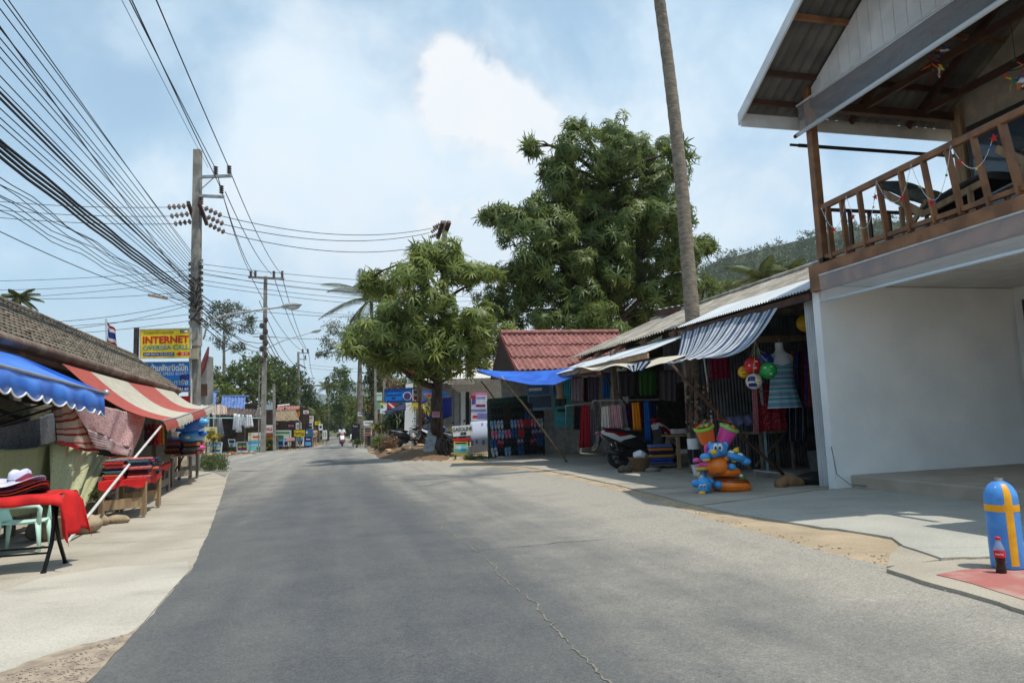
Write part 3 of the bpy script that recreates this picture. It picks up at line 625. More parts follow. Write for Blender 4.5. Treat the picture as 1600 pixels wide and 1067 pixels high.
# roof: gable towards the street
EU, RU, EZ, SL = 9.07, 7.0, 5.90, .60
def rz_(u): return EZ + SL*(EU-u) if u > RU else EZ + SL*(u-(2*RU-EU))
V0, V1 = 6.1, 10.9
for sgn in (1, -1):
    for k in range(5):
        v0 = V0 + (V1-V0)*k/5; m = M(); e = RS(v0, EU if sgn > 0 else 2*RU-EU, EZ + .02); rdg = RS(v0, RU, rz_(RU)+.02)
        Vd = rdg-e; corr(m, e-Vd*.03+[0, 0, .012*(k % 2)], A3[0], Vd, (V1-V0)/5+.06, np.linalg.norm(Vd)*1.03, .022, .177, 6, 6); hp_('roof_sheet', m, fcem, smooth=True)
m = M()
m.prism([RS(V0-.01, EU+.06, EZ-.20), RS(V0-.01, RU, rz_(RU)-.11), RS(V0-.01, 2*RU-EU-.06, EZ-.2), RS(V0-.01, 2*RU-EU-.06, EZ-.02), RS(V0-.01, RU, rz_(RU)+.05), RS(V0-.01, EU+.06, EZ-.02)], A3[0]*.03); hp_('barge_board', m, whitep)
m = M(); rb(m, V0, V1, EU-.01, EU+.015, EZ-.24, EZ-.035); hp_('eave_fascia', m, whitep)
m = M(); rb(m, V0, V1, 2*RU-EU-.015, 2*RU-EU+.01, EZ-.24, EZ-.035); hp_('eave_fascia', m, whitep)
for u in (8.86, 8.45, 7.72, 6.3, 5.3):
    m = M(); z = rz_(u)-.055; rb(m, V0+.03, V1, u-.025, u+.025, z-.05, z+.03); hp_('purlin', m, wood if u in (7.72,) else woodd)
for v in (7.06, 8.0, 9.1, 10.2):
    m = M(); m.bar(RS(v, 8.95, rz_(8.95)-.17), RS(v, RU, rz_(RU)-.17), .05, .11); m.bar(RS(v, 2*RU-8.95, rz_(8.95)-.17), RS(v, RU, rz_(RU)-.17), .05, .11); hp_('rafter', m, woodd)
for v in (8.0, 9.1):
    m = M(); rb(m, v-.03, v+.03, 5.2, 8.8, 5.86, 5.96); hp_('tie_beam', m, woodd)
m = M(); rb(m, 7.02, 10.8, 8.60, 8.72, 5.80, 5.93); hp_('wall_plate', m, woodd)
m = M(); rb(m, 6.99, 7.085, 5.1, 8.7, 5.83, 5.93); hp_('gable_beam', m, woodd)
k = 0; u = 8.56
while u > 5.3:                                       # upright gable boards
    u0 = max(u-.205, 5.25); z1, z0 = rz_(u)-.10, rz_(u0)-.10; m = M()
    m.prism([RS(7.0, u, 5.93), RS(7.0, u0+.006, 5.93), RS(7.0, u0+.006, z0), RS(7.0, u, z1)], A3[0]*.015); hp_('gable_board', m, whitep); u = u0
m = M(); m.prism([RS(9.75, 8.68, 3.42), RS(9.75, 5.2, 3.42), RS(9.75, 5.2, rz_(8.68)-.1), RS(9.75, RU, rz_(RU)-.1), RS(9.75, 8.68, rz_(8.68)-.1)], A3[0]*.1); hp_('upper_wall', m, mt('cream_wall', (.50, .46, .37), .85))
m = M(); rb(m, 9.70, 9.747, 6.2, 8.45, 3.43, 5.62); d2 = hp_('balcony_door', m, mt('door_dark', (.045, .045, .05), .4))
for q in (0, 1):
    m = M(); rb(m, 9.685, 9.698, 6.3+q*1.08, 7.3+q*1.08, 3.6, 5.5); hp_('pane', m, mt('blue_glass', (.06, .09, .12), .08, spec=.6), d2)
m = M(); rb(m, 9.66, 9.745, 8.5, 8.68, 3.43, 6.0); hp_('door_post', m, woodp)
m = M(); corr(m, RS(6.13, 4.9, 2.8), A3[0], -A3[1], 3.0, 3.4, .02, .15, 5); hp_('unseen_shade_awning', m, tin)  # unseen neighbour's awning beside the house, added to cast a wedge shadow
# clear rain blinds
bl = thing('rain_blind', 'clear plastic rain blind rolled up under the balcony gable', 'blind', RS(6.93, 7, 5.5))
m = M(); m.grid(bil(RS(6.93, 8.82, 5.93), RS(6.93, 4.9, 5.93), RS(6.93, 4.9, 5.56), RS(6.93, 8.78, 5.50), 24, 3, lambda s, t: A3[0]*.015*math.sin(s*40)*t)); ob('sheet', m, clear, bl, smooth=True)
m = M(); m.tube([RS(6.93, 8.86, 5.49), RS(6.93, 7, 5.51), RS(6.93, 4.9, 5.55)], .035, 10); ob('roller', m, clear2, bl, smooth=True)
m = M(); m.tube([RS(6.93, 8.93, 5.485), RS(6.93, 8.86, 5.49)], .03, 8); ob('end_cap', m, mt('black_plastic', (.02, .02, .022), .4), bl)
m = M(); m.tube([RS(6.93, 8.85, 5.935), RS(6.93, 4.9, 5.935)], .016, 6); ob('top_bar', m, tin, bl)
bl2 = thing('rain_blind', 'clear plastic blind with bluish lower roll hanging below the balcony beam', 'blind', RS(6.9, 7, 2.8))
m = M(); m.grid(bil(RS(6.92, 8.66, 3.24), RS(6.92, 4.4, 3.24), RS(6.9, 4.4, 2.84), RS(6.9, 8.62, 2.86), 24, 3, lambda s, t: A3[0]*.012*math.sin(s*37)*t)); ob('sheet', m, clear, bl2, smooth=True)
m = M(); m.tube([RS(6.9, 8.64, 2.855), RS(6.9, 6.5, 2.85), RS(6.9, 4.4, 2.83)], .022, 8); ob('roller', m, clear2, bl2, smooth=True)
m = M(); m.tube([RS(6.925, 8.66, 3.25), RS(6.925, 4.4, 3.25)], .012, 6); ob('top_bar', m, tin, bl2)
m = M(); m.tube([RS(7.0, 8.95, 5.36), RS(10.6, 8.95, 5.36)], .03, 8); m.tube([RS(6.85, 8.95, 5.36), RS(7.0, 8.95, 5.36)], .022, 8)
ob('blind_tube', m, mt('black_plastic', (.02, .02, .022), .4), label='long black blind tube along the far side of the balcony', cat='tube')
m = M(); m.tube([RS(7.03, 8.86, .75), RS(7.05, 8.82, .35), RS(7.2, 8.75, .20), RS(7.35, 8.45, .185)], .005, 5)
ob('cord', m, mt('green_cord', (.02, .045, .03), .7), label='thin dark cord at the foot of the white wall corner', cat='cord')
# recliners on the balcony
cush = mt('charcoal_cushion', (.045, .045, .045), .75, (.03, .032, .03), scale=14, bump=.3, bscale=60); cusg = mt('moss_cushion', (.085, .085, .06), .8, (.05, .055, .038), scale=12)
def recliner(v, u, label, s=1.0):
    t = thing('reclining_chair', label, 'recliner', RS(v, u, 3.43), 'recliners on the balcony'); o = lambda a, b, c: RS(v+a, u+b*s, 3.43+c)
    for sd_ in (-.28, .28):
        m = M(); m.bar(o(sd_, .62, .86), o(sd_, -.05, .34), .04, .09); ob('back_rail', m, woodp, t)
        m = M(); m.bar(o(sd_, -.05, .34), o(sd_, -.95, .46), .04, .08); ob('seat_rail', m, woodp, t)
        for q in (.30, -.75):
            m = M(); m.bar(o(sd_, q, .0), o(sd_, q, .55 if q > 0 else .42), .05, .05); ob('leg', m, woodp, t)
        m = M(); m.bar(o(sd_, .42, .02), o(sd_, -.12, .5), .035, .06); ob('brace', m, woodp, t)
    def cus(a, b, th, mat, nm):
        m = M(); a, b = np.asarray(a, float), np.asarray(b, float); P = []
        for i in range(9):
            q = i/8; c = o(0, *(a+(b-a)*q)); h_ = th*(.35+.65*math.sin(math.pi*(.08+.84*q))**.5); P.append([c + A3[0]*.31*math.cos(x) + np.array([0, 0, h_*.5*math.sin(x)+h_*.5]) for x in np.linspace(0, 2*math.pi, 13)])
        m.grid(P); m.add(P[0], [tuple(range(13))]); m.add(P[-1], [tuple(range(13))[::-1]]); ob(nm, m, mat, t, smooth=True)
    cus((.70, .92), (.24, .60), .20, cush, 'back_cushion'); cus((.30, .64), (-.08, .40), .22, cusg, 'lumbar_cushion'); cus((-.02, .36), (-.95, .50), .15, cush, 'seat_cushion')
    return t
recliner(7.75, 7.30, 'low wooden recliner with charcoal cushions just inside the far end of the railing')
recliner(7.95, 5.75, 'wooden recliner with charcoal cushions cut by the right photo edge', .9)
# hanging butterfly mobiles
COLS = [pt('red', sr(200, 40, 40)), pt('yellow', sr(225, 190, 40)), pt('green', sr(40, 130, 60)), pt('white', (.75, .75, .75)), pt('orange', sr(230, 110, 40)), pt('blue', sr(50, 90, 180)), pt('maroon', sr(110, 25, 35)), pt('pink', sr(225, 120, 160)), pt('cyan', sr(60, 160, 190)), pt('purple', sr(90, 50, 130)), pt('black', (.015, .015, .016)), pt('navy', sr(25, 35, 85)), pt('cream', sr(225, 210, 170)), pt('grey', (.22, .22, .22)), pt('brown', (.10, .055, .03))]
def mobile(p, label, n=26, r=.15):
    t = thing('hanging_mobile', label, 'ornament', p, 'butterfly mobiles under the roof'); p = np.asarray(p, float)
    m = M(); m.tube([p+[0, 0, .75], p+[0, 0, .2]], .004, 4); m.tube([p+[r*.8*math.cos(a), r*.8*math.sin(a), .2] for a in np.linspace(0, 6.28, 13)], .006, 4); ob('hanger', m, COLS[10], t)
    for i in range(n):
        q = p + [RNG.uniform(-r, r), RNG.uniform(-r, r), RNG.uniform(-.12, .2)]; d = RNG.normal(0, .7, 3); e = RNG.normal(0, .7, 3); s_ = .05
        m = M(); m.add([q, q+d*s_, q+(d+e)*s_*.8, q+e*s_*.6], [(0, 1, 2, 3)]); m.add([q, q-d*s_, q+(e-d)*s_*.8, q+e*s_*.6], [(0, 3, 2, 1)]); ob('butterfly', m, COLS[i % 7], t)
mobile(FR.V(1462, 100, 7.9), 'cluster of coloured butterflies hanging left of the roof rafter')
mobile(FR.V(1591, 128, 8.0), 'cluster of coloured butterflies hanging by the right photo edge')
# string of lights along the railing
gl = thing('light_string', 'string of little coloured lights and red stars along the balcony railing', 'string lights', RS(7.0, 7, 3.6))
pts = []; ks = [8.55, 8.0, 7.4, 6.8, 6.2, 5.6]
for i in range(len(ks)-1):
    for q in np.linspace(0, 1, 12, endpoint=False): u = ks[i] + (ks[i+1]-ks[i])*q; pts.append(rl(u, 1) + A3[0]*-.05 + [0, 0, -.02 - (.55 if i % 2 else .38)*4*q*(1-q)])
m = M(); m.tube(pts, .004, 4); ob('wire', m, COLS[3], gl)
for i, p in enumerate(pts):
    if i % 4 == 2:
        m = M(); m.ell(p-[0, 0, .015], .016, 6, 4); ob('bulb', m, COLS[[2, 1, 5, 2][i//4 % 4]], gl)
    if i % 9 == 5:
        m = M(); c = p-[0, 0, .03]; m.add([c - A3[0]*.02] + [c + A3[1]*math.cos(a)*r_ + np.array([0, 0, math.sin(a)*r_]) for a, r_ in [(math.pi*k/5+.31, .055 if k % 2 == 0 else .022) for k in range(10)]], [(0, 1+k, 1+(k+1) % 10) for k in range(10)]); m.add([c + A3[1]*math.cos(a)*r_ + np.array([0, 0, math.sin(a)*r_]) for a, r_ in [(math.pi*k/5+.31, .055 if k % 2 == 0 else .022) for k in range(10)]], [tuple(range(10))[::-1]]); ob('star', m, COLS[0], gl)

# ------------------------------------------------------------------ right: open market shop
shop = thing('market_shop', 'open fronted clothes shop with corrugated roofs between house and red roof', 'shop', RS(8.5, 14, .1))
sp_ = lambda name, m, mat, par=shop, **k: ob(name, m, mat, par, **k)
# fibre cement roof in sheets, street eave v=7.2 to ridge v=10
zr = lambda v: 3.16 + .41*(v-7.15)
for k in range(12):
    u0 = 8.98 + .98*k; m = M(); corr(m, RS(7.15, u0, zr(7.15)+.01*(k % 2)), A3[1], RS(10.1, u0, zr(10.1))-RS(7.15, u0, zr(7.15)), 1.03, 3.2, .024, .14, 6, 4); sp_('roof_sheet', m, fcold, smooth=True)
    m = M(); corr(m, RS(10.05, u0, zr(10.1)), A3[1], A3[0]*2.4-np.array([0, 0, .9]), 1.03, 2.6, .024, .14, 6, 2); sp_('roof_sheet', m, fcold, smooth=True)
m = M(); m.tube([RS(10.08, 8.9, zr(10.1)+.03), RS(10.08, 20.8, zr(10.1)+.03)], .07, 8); sp_('ridge_cap', m, fcold, smooth=True)
for k in range(5):                                  # bright tin strip over the front
    u0 = 8.96 + .82*k; m = M(); corr(m, RS(6.92, u0, 3.09), A3[1], RS(7.95, u0, 3.52)-RS(6.92, u0, 3.09), .86, 1.1, .014, .076, 6, 2); sp_('tin_sheet', m, tin, smooth=True)
for k in range(6):                                  # lower second tier further on
    u0 = 13.0 + 1.1*k; m = M(); corr(m, RS(6.12, u0, 2.58), A3[1], RS(7.4, u0, 3.03)-RS(6.12, u0, 2.58), 1.13, 1.36, .012, .076, 6, 2); sp_('tin_sheet', m, tin, smooth=True)
m = M(); rb(m, 6.16, 6.2, 13.0, 19.4, 2.46, 2.565); sp_('eave_board', m, woodp)
m = M(); rb(m, 6.98, 7.03, 9.0, 13.2, 2.94, 3.05); sp_('eave_board', m, woodd)
for u in (9.1, 10.6, 12.1, 13.6, 15.1, 16.6, 18.1, 19.4):
    m = M(); m.bar(RS(7.0, u, 3.0), RS(10.1, u, zr(10.1)-.1), .05, .10); sp_('rafter', m, woodd)
for u, v in ((12.95, 7.0), (16.7, 6.95), (9.15, 7.9)):
    m = M(); rb(m, v-.06, v+.06, u-.06, u+.06, 0, 3.0 if v > 6.6 else 2.5); o = sp_('post', m, woodg)
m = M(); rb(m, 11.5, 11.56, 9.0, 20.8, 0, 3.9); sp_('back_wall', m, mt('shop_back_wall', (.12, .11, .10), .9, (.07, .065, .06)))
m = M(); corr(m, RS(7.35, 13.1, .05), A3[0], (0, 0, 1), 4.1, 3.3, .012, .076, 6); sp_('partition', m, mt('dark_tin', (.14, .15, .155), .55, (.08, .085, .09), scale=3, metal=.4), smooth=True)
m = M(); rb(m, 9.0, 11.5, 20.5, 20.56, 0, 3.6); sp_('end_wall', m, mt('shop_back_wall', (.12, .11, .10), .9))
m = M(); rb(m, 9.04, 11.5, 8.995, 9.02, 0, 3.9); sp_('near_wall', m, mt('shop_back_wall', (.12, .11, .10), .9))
da_, db_ = at(1280, 748, 10.85), at(1308, 757, 10.6); da_[2] = db_[2] = .13; dv = db_-da_; m = M(); corr(m, da_, dv, (0, 0, 1), np.linalg.norm(dv), 2.93, .016, np.linalg.norm(dv)/7, 8); sp_('door_leaf', m, tin, smooth=True)
m = M(); m.bar(da_+[0, 0, 2.93], db_+[0, 0, 2.93], .05, .06); sp_('door_rail', m, woodp)
# grey shed behind
shed = thing('tin_shed', 'blue grey tin sided shed rising behind the shop roof', 'shed', RS(11.5, 20, 0))
wa, wb = FR.U(1032, 489, 19.5), FR.U(1172, 463, 17.2); m = M(); corr(m, wa-[0, 0, 2.2], wb-wa, (0, 0, 1), np.linalg.norm(wb-wa), 2.2, .02, .2, 6); ob('wall', m, mt('blue_tin', (.20, .235, .255), .5, (.14, .165, .18), scale=3, metal=.2), shed, smooth=True)
a, b = FR.U(1025, 484, 19.3), FR.U(1175, 456, 17.0)
m = M(); corr(m, a, b-a, A3[0]*1.0+np.array([0, 0, .06]), np.linalg.norm(b-a)+.6, 3, .02, .2, 5); ob('roof', m, tin, shed, smooth=True)
m = M(); m.bar(a-[0, 0, .12], b-[0, 0, .12], .05, .16); ob('fascia', m, woodd, shed)
# striped awning
navyw = stripemat('navy_stripe', [sr(212, 215, 214), sr(74, 90, 132), sr(212, 215, 214), sr(92, 108, 146)], [.30, .34, .22, .14], scale=11, trans=.3, dirt=.2)
a_, b_, c_, d_ = RS(7.06, 9.78, 3.06), RS(7.02, 13.05, 3.03), RS(5.72, 11.35, 2.24), RS(5.72, 9.80, 2.17)
m = M(); nu, nv = 40, 16
m.grid(bil(a_, b_, c_, d_, nu, nv, lambda s, t: np.array([0, 0, -.30*math.sin(math.pi*t)*(.75+.25*math.cos(6.28*s)) + .012*math.sin(s*34+t*3)])))
ob('striped_awning', m, navyw, label='slack navy and white striped awning hanging from the tin roof edge', cat='awning', smooth=True, uv=uvs(nu, nv))
beige = mt('beige_canvas', (.55, .50, .40), .9, (.42, .38, .30), scale=4, bump=.1)
a_, b_, c_, d_ = RS(6.5, 11.9, 2.42), RS(6.35, 18.3, 2.72), RS(5.85, 16.2, 2.55), RS(5.72, 11.36, 2.22)
m = M(); m.grid(bil(a_, b_, c_, d_, 26, 6, lambda s, t: np.array([0, 0, -.10*math.sin(math.pi*s*2)**2*t])))
ob('canvas_awning', m, beige, label='beige canvas sheet stretched below the tin roof left of the striped awning', cat='awning', smooth=True)
m = M(); nu, nv = 16, 8; m.grid(bil(FR.V(975, 569, 5.75), FR.V(1018, 566, 5.75), FR.V(1003, 581, 5.68), FR.V(984, 577, 5.68), nu, nv, lambda s, t: np.array([0, 0, -.03*math.sin(6*s)])))
ob('cloth_scrap', m, stripemat('navy_scrap', [sr(215, 217, 215), sr(30, 50, 105)], [.5, .5], scale=5, trans=.2), label='small navy and white striped rag over the beige awning edge', cat='cloth', smooth=True, uv=uvs(nu, nv))
# blue tarp
tarp = mt('blue_tarp', sr(42, 100, 196), .45, sr(30, 80, 170), scale=3, bump=.2, bscale=8, spec=.4)
fp = [(745, 578, 20.6), (783, 592, 19.9), (830, 601, 19.1), (866, 601, 18.6), (893, 590, 18.2), (912, 574, 17.9)]; bp_ = [(748, 577, 21.6), (783, 580, 21.3), (830, 580, 20.9), (866, 578, 20.2), (893, 574, 19.6), (914, 568, 19)]
def spl(q, n):
    q = np.array(q, float); t = np.linspace(0, len(q)-1, n); return [tuple(np.interp(x, range(len(q)), q[:, k]) for k in range(3)) for x in t]
FP, BP = [at(*q) for q in spl(fp, 26)], [at(*q) for q in spl(bp_, 26)]
m = M(); m.grid([[lerp(b, f, t) + np.array([0, 0, -.10*math.sin(math.pi*t)]) for f, b in zip(FP, BP)] for t in np.linspace(0, 1, 7)])
ob('blue_tarpaulin', m, tarp, label='bright blue tarpaulin sagging in front of the red tiled roof', cat='tarpaulin', smooth=True)
# slanting props
def pole(a, b, r, mat, label, group=None, name='wooden_prop', r2=None, n=7, k=6, bend=.02):
    l_ = np.linalg.norm(np.asarray(b)-a); d = RNG.normal(0, bend*l_, 3); m = M(); m.tube([lerp(a, b, t)+d*math.sin(math.pi*t)*.5 for t in np.linspace(0, 1, k)], np.linspace(r, r2 or r, k), n)
    return ob(name, m, mat, label=label, cat='pole', group=group, smooth=True)
pole(G(1234, 750, .01), at(1050, 571, 11.9), .028, woodd, 'long dark slanting pole from ground bags up to the striped awning')
pole(G(886, 722, .01), at(783, 588, 20.0), .030, woodp, 'slanting wooden pole propping the blue tarpaulin')
pole(G(1030, 706, .01), at(938, 578, 17.6), .025, woodd, 'dark slanting pole behind the scooter holding the beige awning')
pole(at(752, 596, 20.7), at(775, 628, 21.2), .02, woodd, 'short dark stick under the left tip of the blue tarpaulin')
pole(RS(7.25, 12.6, .1), RS(7.2, 12.62, 2.6), .02, pt('white', (.75, .75, .75)), 'thin white pipe standing by the dark partition', name='white_pipe')
# red tiled house
rh = thing('red_roof_house', 'small house with faded red tiled roof beyond the clothes shop', 'house', RS(7.5, 22, .05))
redt = mt('red_roof_tile', sr(152, 104, 98), .75, sr(128, 82, 76), scale=5, bump=.3, bscale=20, rnd=.10, dirt=.35)
u1, zE, uR, zR = 20.6, 2.80, 22.5, 4.18
vv0, vv1 = 5.40, 9.6
ncol = 12; wt = (vv1-vv0)/ncol
tm = None
for r_ in range(3):
    for c in range(ncol):
        t0, t1 = r_/3, (r_+1)/3+.04; e0 = lerp(RS(0, u1, zE), RS(0, uR, zR), t0); e1 = lerp(RS(0, u1, zE), RS(0, uR, zR), t1); Nn = np.cross(A3[0], e1-e0); Nn /= np.linalg.norm(Nn)
        m = M(); v0 = vv0+wt*c; kx = 12
        P = [[A3[0]*(v0+wt*1.03*i/kx) + lerp(e0, e1, j) + Nn*(.030*math.cos(4*math.pi*i/kx) + (.055 if j == 0 else .0) + .012) for i in range(kx+1)] for j in (0, 1)]
        P = [[p + Nn*(-.05) for p in P[0]]] + P; m.grid(P); ob('roof_tile', m, redt, rh)
for c in range(12):
    m = M(); a = RS(vv0+.35*c, uR, zR+.06); m.tube([a, a+A3[0]*.37], [.10, .085], 8); ob('ridge_tile', m, redt, rh)
m = M(); m.prism([RS(vv0+.02, u1+.05, zE), RS(vv0+.02, uR, zR-.05), RS(vv0+.02, 2*uR-u1, zE)], A3[0]*.04); ob('gable', m, mt('dark_gable', (.05, .035, .03), .8), rh)
m = M(); m.quad(RS(vv0, 2*uR-u1, zE), RS(vv1, 2*uR-u1, zE), RS(vv1, uR+.02, zR), RS(vv0, uR+.02, zR)); ob('rear_roof', m, redt, rh)
m = M(); m.bar(RS(vv0-.02, u1-.02, zE-.04), RS(vv0-.02, uR, zR-.04), .03, .14); ob('barge_board', m, mt('maroon_board', sr(110, 55, 52), .7), rh)
m = M(); rb(m, 5.75, 9.5, 24.2, 24.3, 0, 2.85); rb(m, 9.4, 9.5, 21, 24.2, 0, 2.85); ob('wall', m, mt('grey_wall', (.42, .42, .40), .85, (.30, .30, .28)), rh)
# coconut trunk in front of the shop
tk = [RS(7.50, 13.45, 0)] + [at(x, y, 15.0) for x, y in ((1086, 560), (1081, 480), (1074, 400), (1066, 300), (1056, 200), (1044, 100), (1031, 5), (1020, -80), (1012, -170))]
tk[0][2] = .05; tk[0][:2] = tk[1][:2]
tr = thing('coconut_palm', 'tall bare grey coconut trunk rising through the shop roof', 'palm', tk[0])
palmb = mt('palm_trunk', (.26, .215, .165), .95, (.16, .13, .10), scale=7, bump=.6, bscale=16, stretch=(1, 1, 2.5))
pts = []; rr = []
for i in range(len(tk)-1):
    for q in np.linspace(0, 1, 16, endpoint=False): pts.append(lerp(tk[i], tk[i+1], q)); rr.append(.172 - .055*(i+q)/9 + (.006 if len(pts) % 4 == 0 else 0))
m = M(); m.tube(pts, rr, 12); ob('trunk', m, palmb, tr, smooth=True)
def frond(m, o, az, L_, el, droop, lf=.5, n=13, wd=.03):
    """feathered palm leaf"""
    d = np.array([math.cos(az), math.sin(az), 0]); s_ = np.array([-math.sin(az), math.cos(az), 0]); P = []
    for i in range(n+1):
        t = i/n; P.append(np.asarray(o) + d*L_*t*math.cos(el*(1-t*.3)) + np.array([0, 0, L_*(t*math.sin(el) - droop*t*t)]))
    m.tube(P, np.linspace(.03, .008, n+1)*max(.5, L_/3), 4, cap=False)
    for i in range(2, n+1):
        for sg in (-1, 1):
            for h_ in (0, .5):
                c = lerp(P[i-1], P[i], h_); l_ = lf*math.sin(math.pi*(.12+.80*i/n))*RNG.uniform(.85, 1.1); t = P[i]-P[i-1]; t /= np.linalg.norm(t)
                q = s_*sg*.8 + t*.55; q[2] -= .45; e = c + q/np.linalg.norm(q)*l_; m.add([c-t*wd*.5, c+t*wd*.5, lerp(c, e, .6)+t*wd*.4+[0, 0, .03], e-[0, 0, .06], lerp(c, e, .6)-t*wd*.4], [(0, 1, 2, 3, 4)])
palmleaf = leafmat('palm_leaf', (.055, .085, .020), (.105, .115, .035), .25)
m = M()
for i in range(13): frond(m, tk[-1], i*2.4, 2.6, 1.1-.12*(i % 8), .55, .5)
ob('crown', m, palmleaf, tr)
# ------------------------------------------------------------------ right: tank, bottle
def cyl_patch(m, o, r, a0, a1, prof, n=10, ax=None):
    """part of a surface of revolution between two angles"""
    A = np.eye(3) if ax is None else ax; o = np.asarray(o, float)
    m.grid([[o + A[0]*(rr+r)*math.cos(a) + A[1]*(rr+r)*math.sin(a) + A[2]*z for a in np.linspace(a0, a1, n+1)] for rr, z in prof])
tz = GP(1576, 887, .0125)[2]
tb = onz(1576, 887, tz)
prof = [(.085, 0), (.100, .012), (.102, .03), (.102, .47)] + [(.102*math.cos(a), .47+.125*math.sin(a)) for a in np.linspace(.15, 1.30, 8)] + [(.026, .598)]
tank = thing('scuba_tank', 'blue scuba tank painted with a yellow cross on the pavement corner', 'scuba tank', tb)
tblue = mt('tank_blue', sr(76, 146, 216), .42, sr(64, 128, 202), scale=8, bump=.1, bscale=40, spec=.45)
_t = tblue.node_tree; _n = _t.nodes; _b = _n['Principled BSDF']; _src = _b.inputs['Base Color'].links[0].from_socket
def chips(mat, thr=.70, scale=24, col=(.55, .56, .52)):
    t = mat.node_tree; n = t.nodes; b = n['Principled BSDF']; s_ = b.inputs['Base Color'].links[0].from_socket; co = n.new('ShaderNodeTexCoord'); k = n.new('ShaderNodeTexNoise'); k.inputs['Scale'].default_value = scale; k.inputs['Detail'].default_value = 4
    t.links.new(co.outputs['Object'], k.inputs['Vector']); mx = n.new('ShaderNodeMix'); mx.data_type = 'RGBA'; t.links.new(mrange(k.outputs[0], thr, thr+.02, tree=t), mx.inputs[0]); t.links.new(s_, mx.inputs[6]); mx.inputs[7].default_value = (*col, 1); t.links.new(mx.outputs[2], b.inputs['Base Color'])
chips(tblue)
tyel = mt('tank_yellow', sr(232, 172, 30), .45, sr(215, 150, 20), scale=9, spec=.4); chips(tyel, .71, 20)
m = M(); m.lathe(prof, 32, tb); ob('body', m, tblue, tank, smooth='auto')
m = M(); m.lathe([(.028, .590), (.028, .612), (.018, .614), (.018, .595)], 16, tb); ob('neck_ring', m, mt('steel', (.55, .56, .57), .3, metal=.9), tank, smooth='auto')
fa = math.atan2(-tb[1], -tb[0]) + .42; m = M(); cyl_patch(m, tb, .0012, fa-.24, fa+.24, prof[2:10], 8); ob('stripe', m, tyel, tank, smooth=True)
m = M(); cyl_patch(m, tb, .0016, 0, 2*math.pi, [(.102, .388), (.102, .436)], 40); ob('band', m, tyel, tank, smooth=True)
bb = onz(1565, 895.5, tz); bot = thing('cola_bottle', 'small half full cola bottle with red label in front of the tank', 'bottle', bb)
pf = [(.020, 0), (.030, .004), (.032, .015), (.030, .04), (.027, .065), (.030, .09), (.033, .11), (.033, .15), (.030, .168), (.020, .195), (.0135, .212), (.013, .222)]
m = M(); m.lathe(pf, 20, bb); ob('bottle_wall', m, glassmat('pet_plastic', (.80, .88, .95), .06, .16), bot, smooth=True)
m = M(); m.lathe([(r*1.01, z+.0005) for r, z in pf[:7]] + [(.0334, .112), (.0332, .125)], 20, bb); ob('cola', m, mt('cola', (.016, .006, .004), .15, spec=.5), bot, smooth=True)
redl = mt('label_red', sr(205, 25, 35), .4); m = M(); m.lathe([(.0336, .108), (.0336, .152)], 24, bb, cap=False); lb = ob('label', m, redl, bot, smooth=True)
m = M(); m.lathe([(.015, .219), (.0155, .221), (.0155, .236), (.012, .239)], 14, bb); ob('cap', m, redl, bot, smooth='auto')
dn = np.array([-bb[0], -bb[1], 0]); dn /= np.linalg.norm(dn); rt = np.array([-dn[1], dn[0], 0])
txt(lb, 'Coca-Cola', bb + dn*.0345 + np.array([0, 0, .131]), rt, (0, 0, 1), .016, COLS[3], .0004, width=.046)

# ------------------------------------------------------------------ cloth and board helpers
def cloth(name, label, cat, px, Ys, mat, folds=5, amp=.03, group=None, nu=20, nv=10, par=None, flare=0.0, thick=.008, sag=0.0):
    """hanging cloth through four pixels TL TR BR BL at the given depths"""
    Ys = [Ys]*4 if np.isscalar(Ys) else Ys; P = [at(x, y, Y) for (x, y), Y in zip(px, Ys)]; n = np.cross(P[1]-P[0], P[3]-P[0]); n /= np.linalg.norm(n)+1e-9; ph = RNG.uniform(0, 6)
    f = lambda s, t: n*amp*(math.sin(s*folds*6.283+ph)*(.35+.65*t) + .4*math.sin(s*folds*15+ph*2+t*2)*t) + np.array([0, 0, -sag*4*s*(1-s)*(1-.6*t)])
    m = M(); m.grid(bil(*P, nu, nv, f), thick); u = uvs(nu, nv); o = ob(name, m, mat, par, smooth=True, uv=np.vstack([u, u]), **({} if par else dict(label=label, cat=cat, group=group)))
    return o
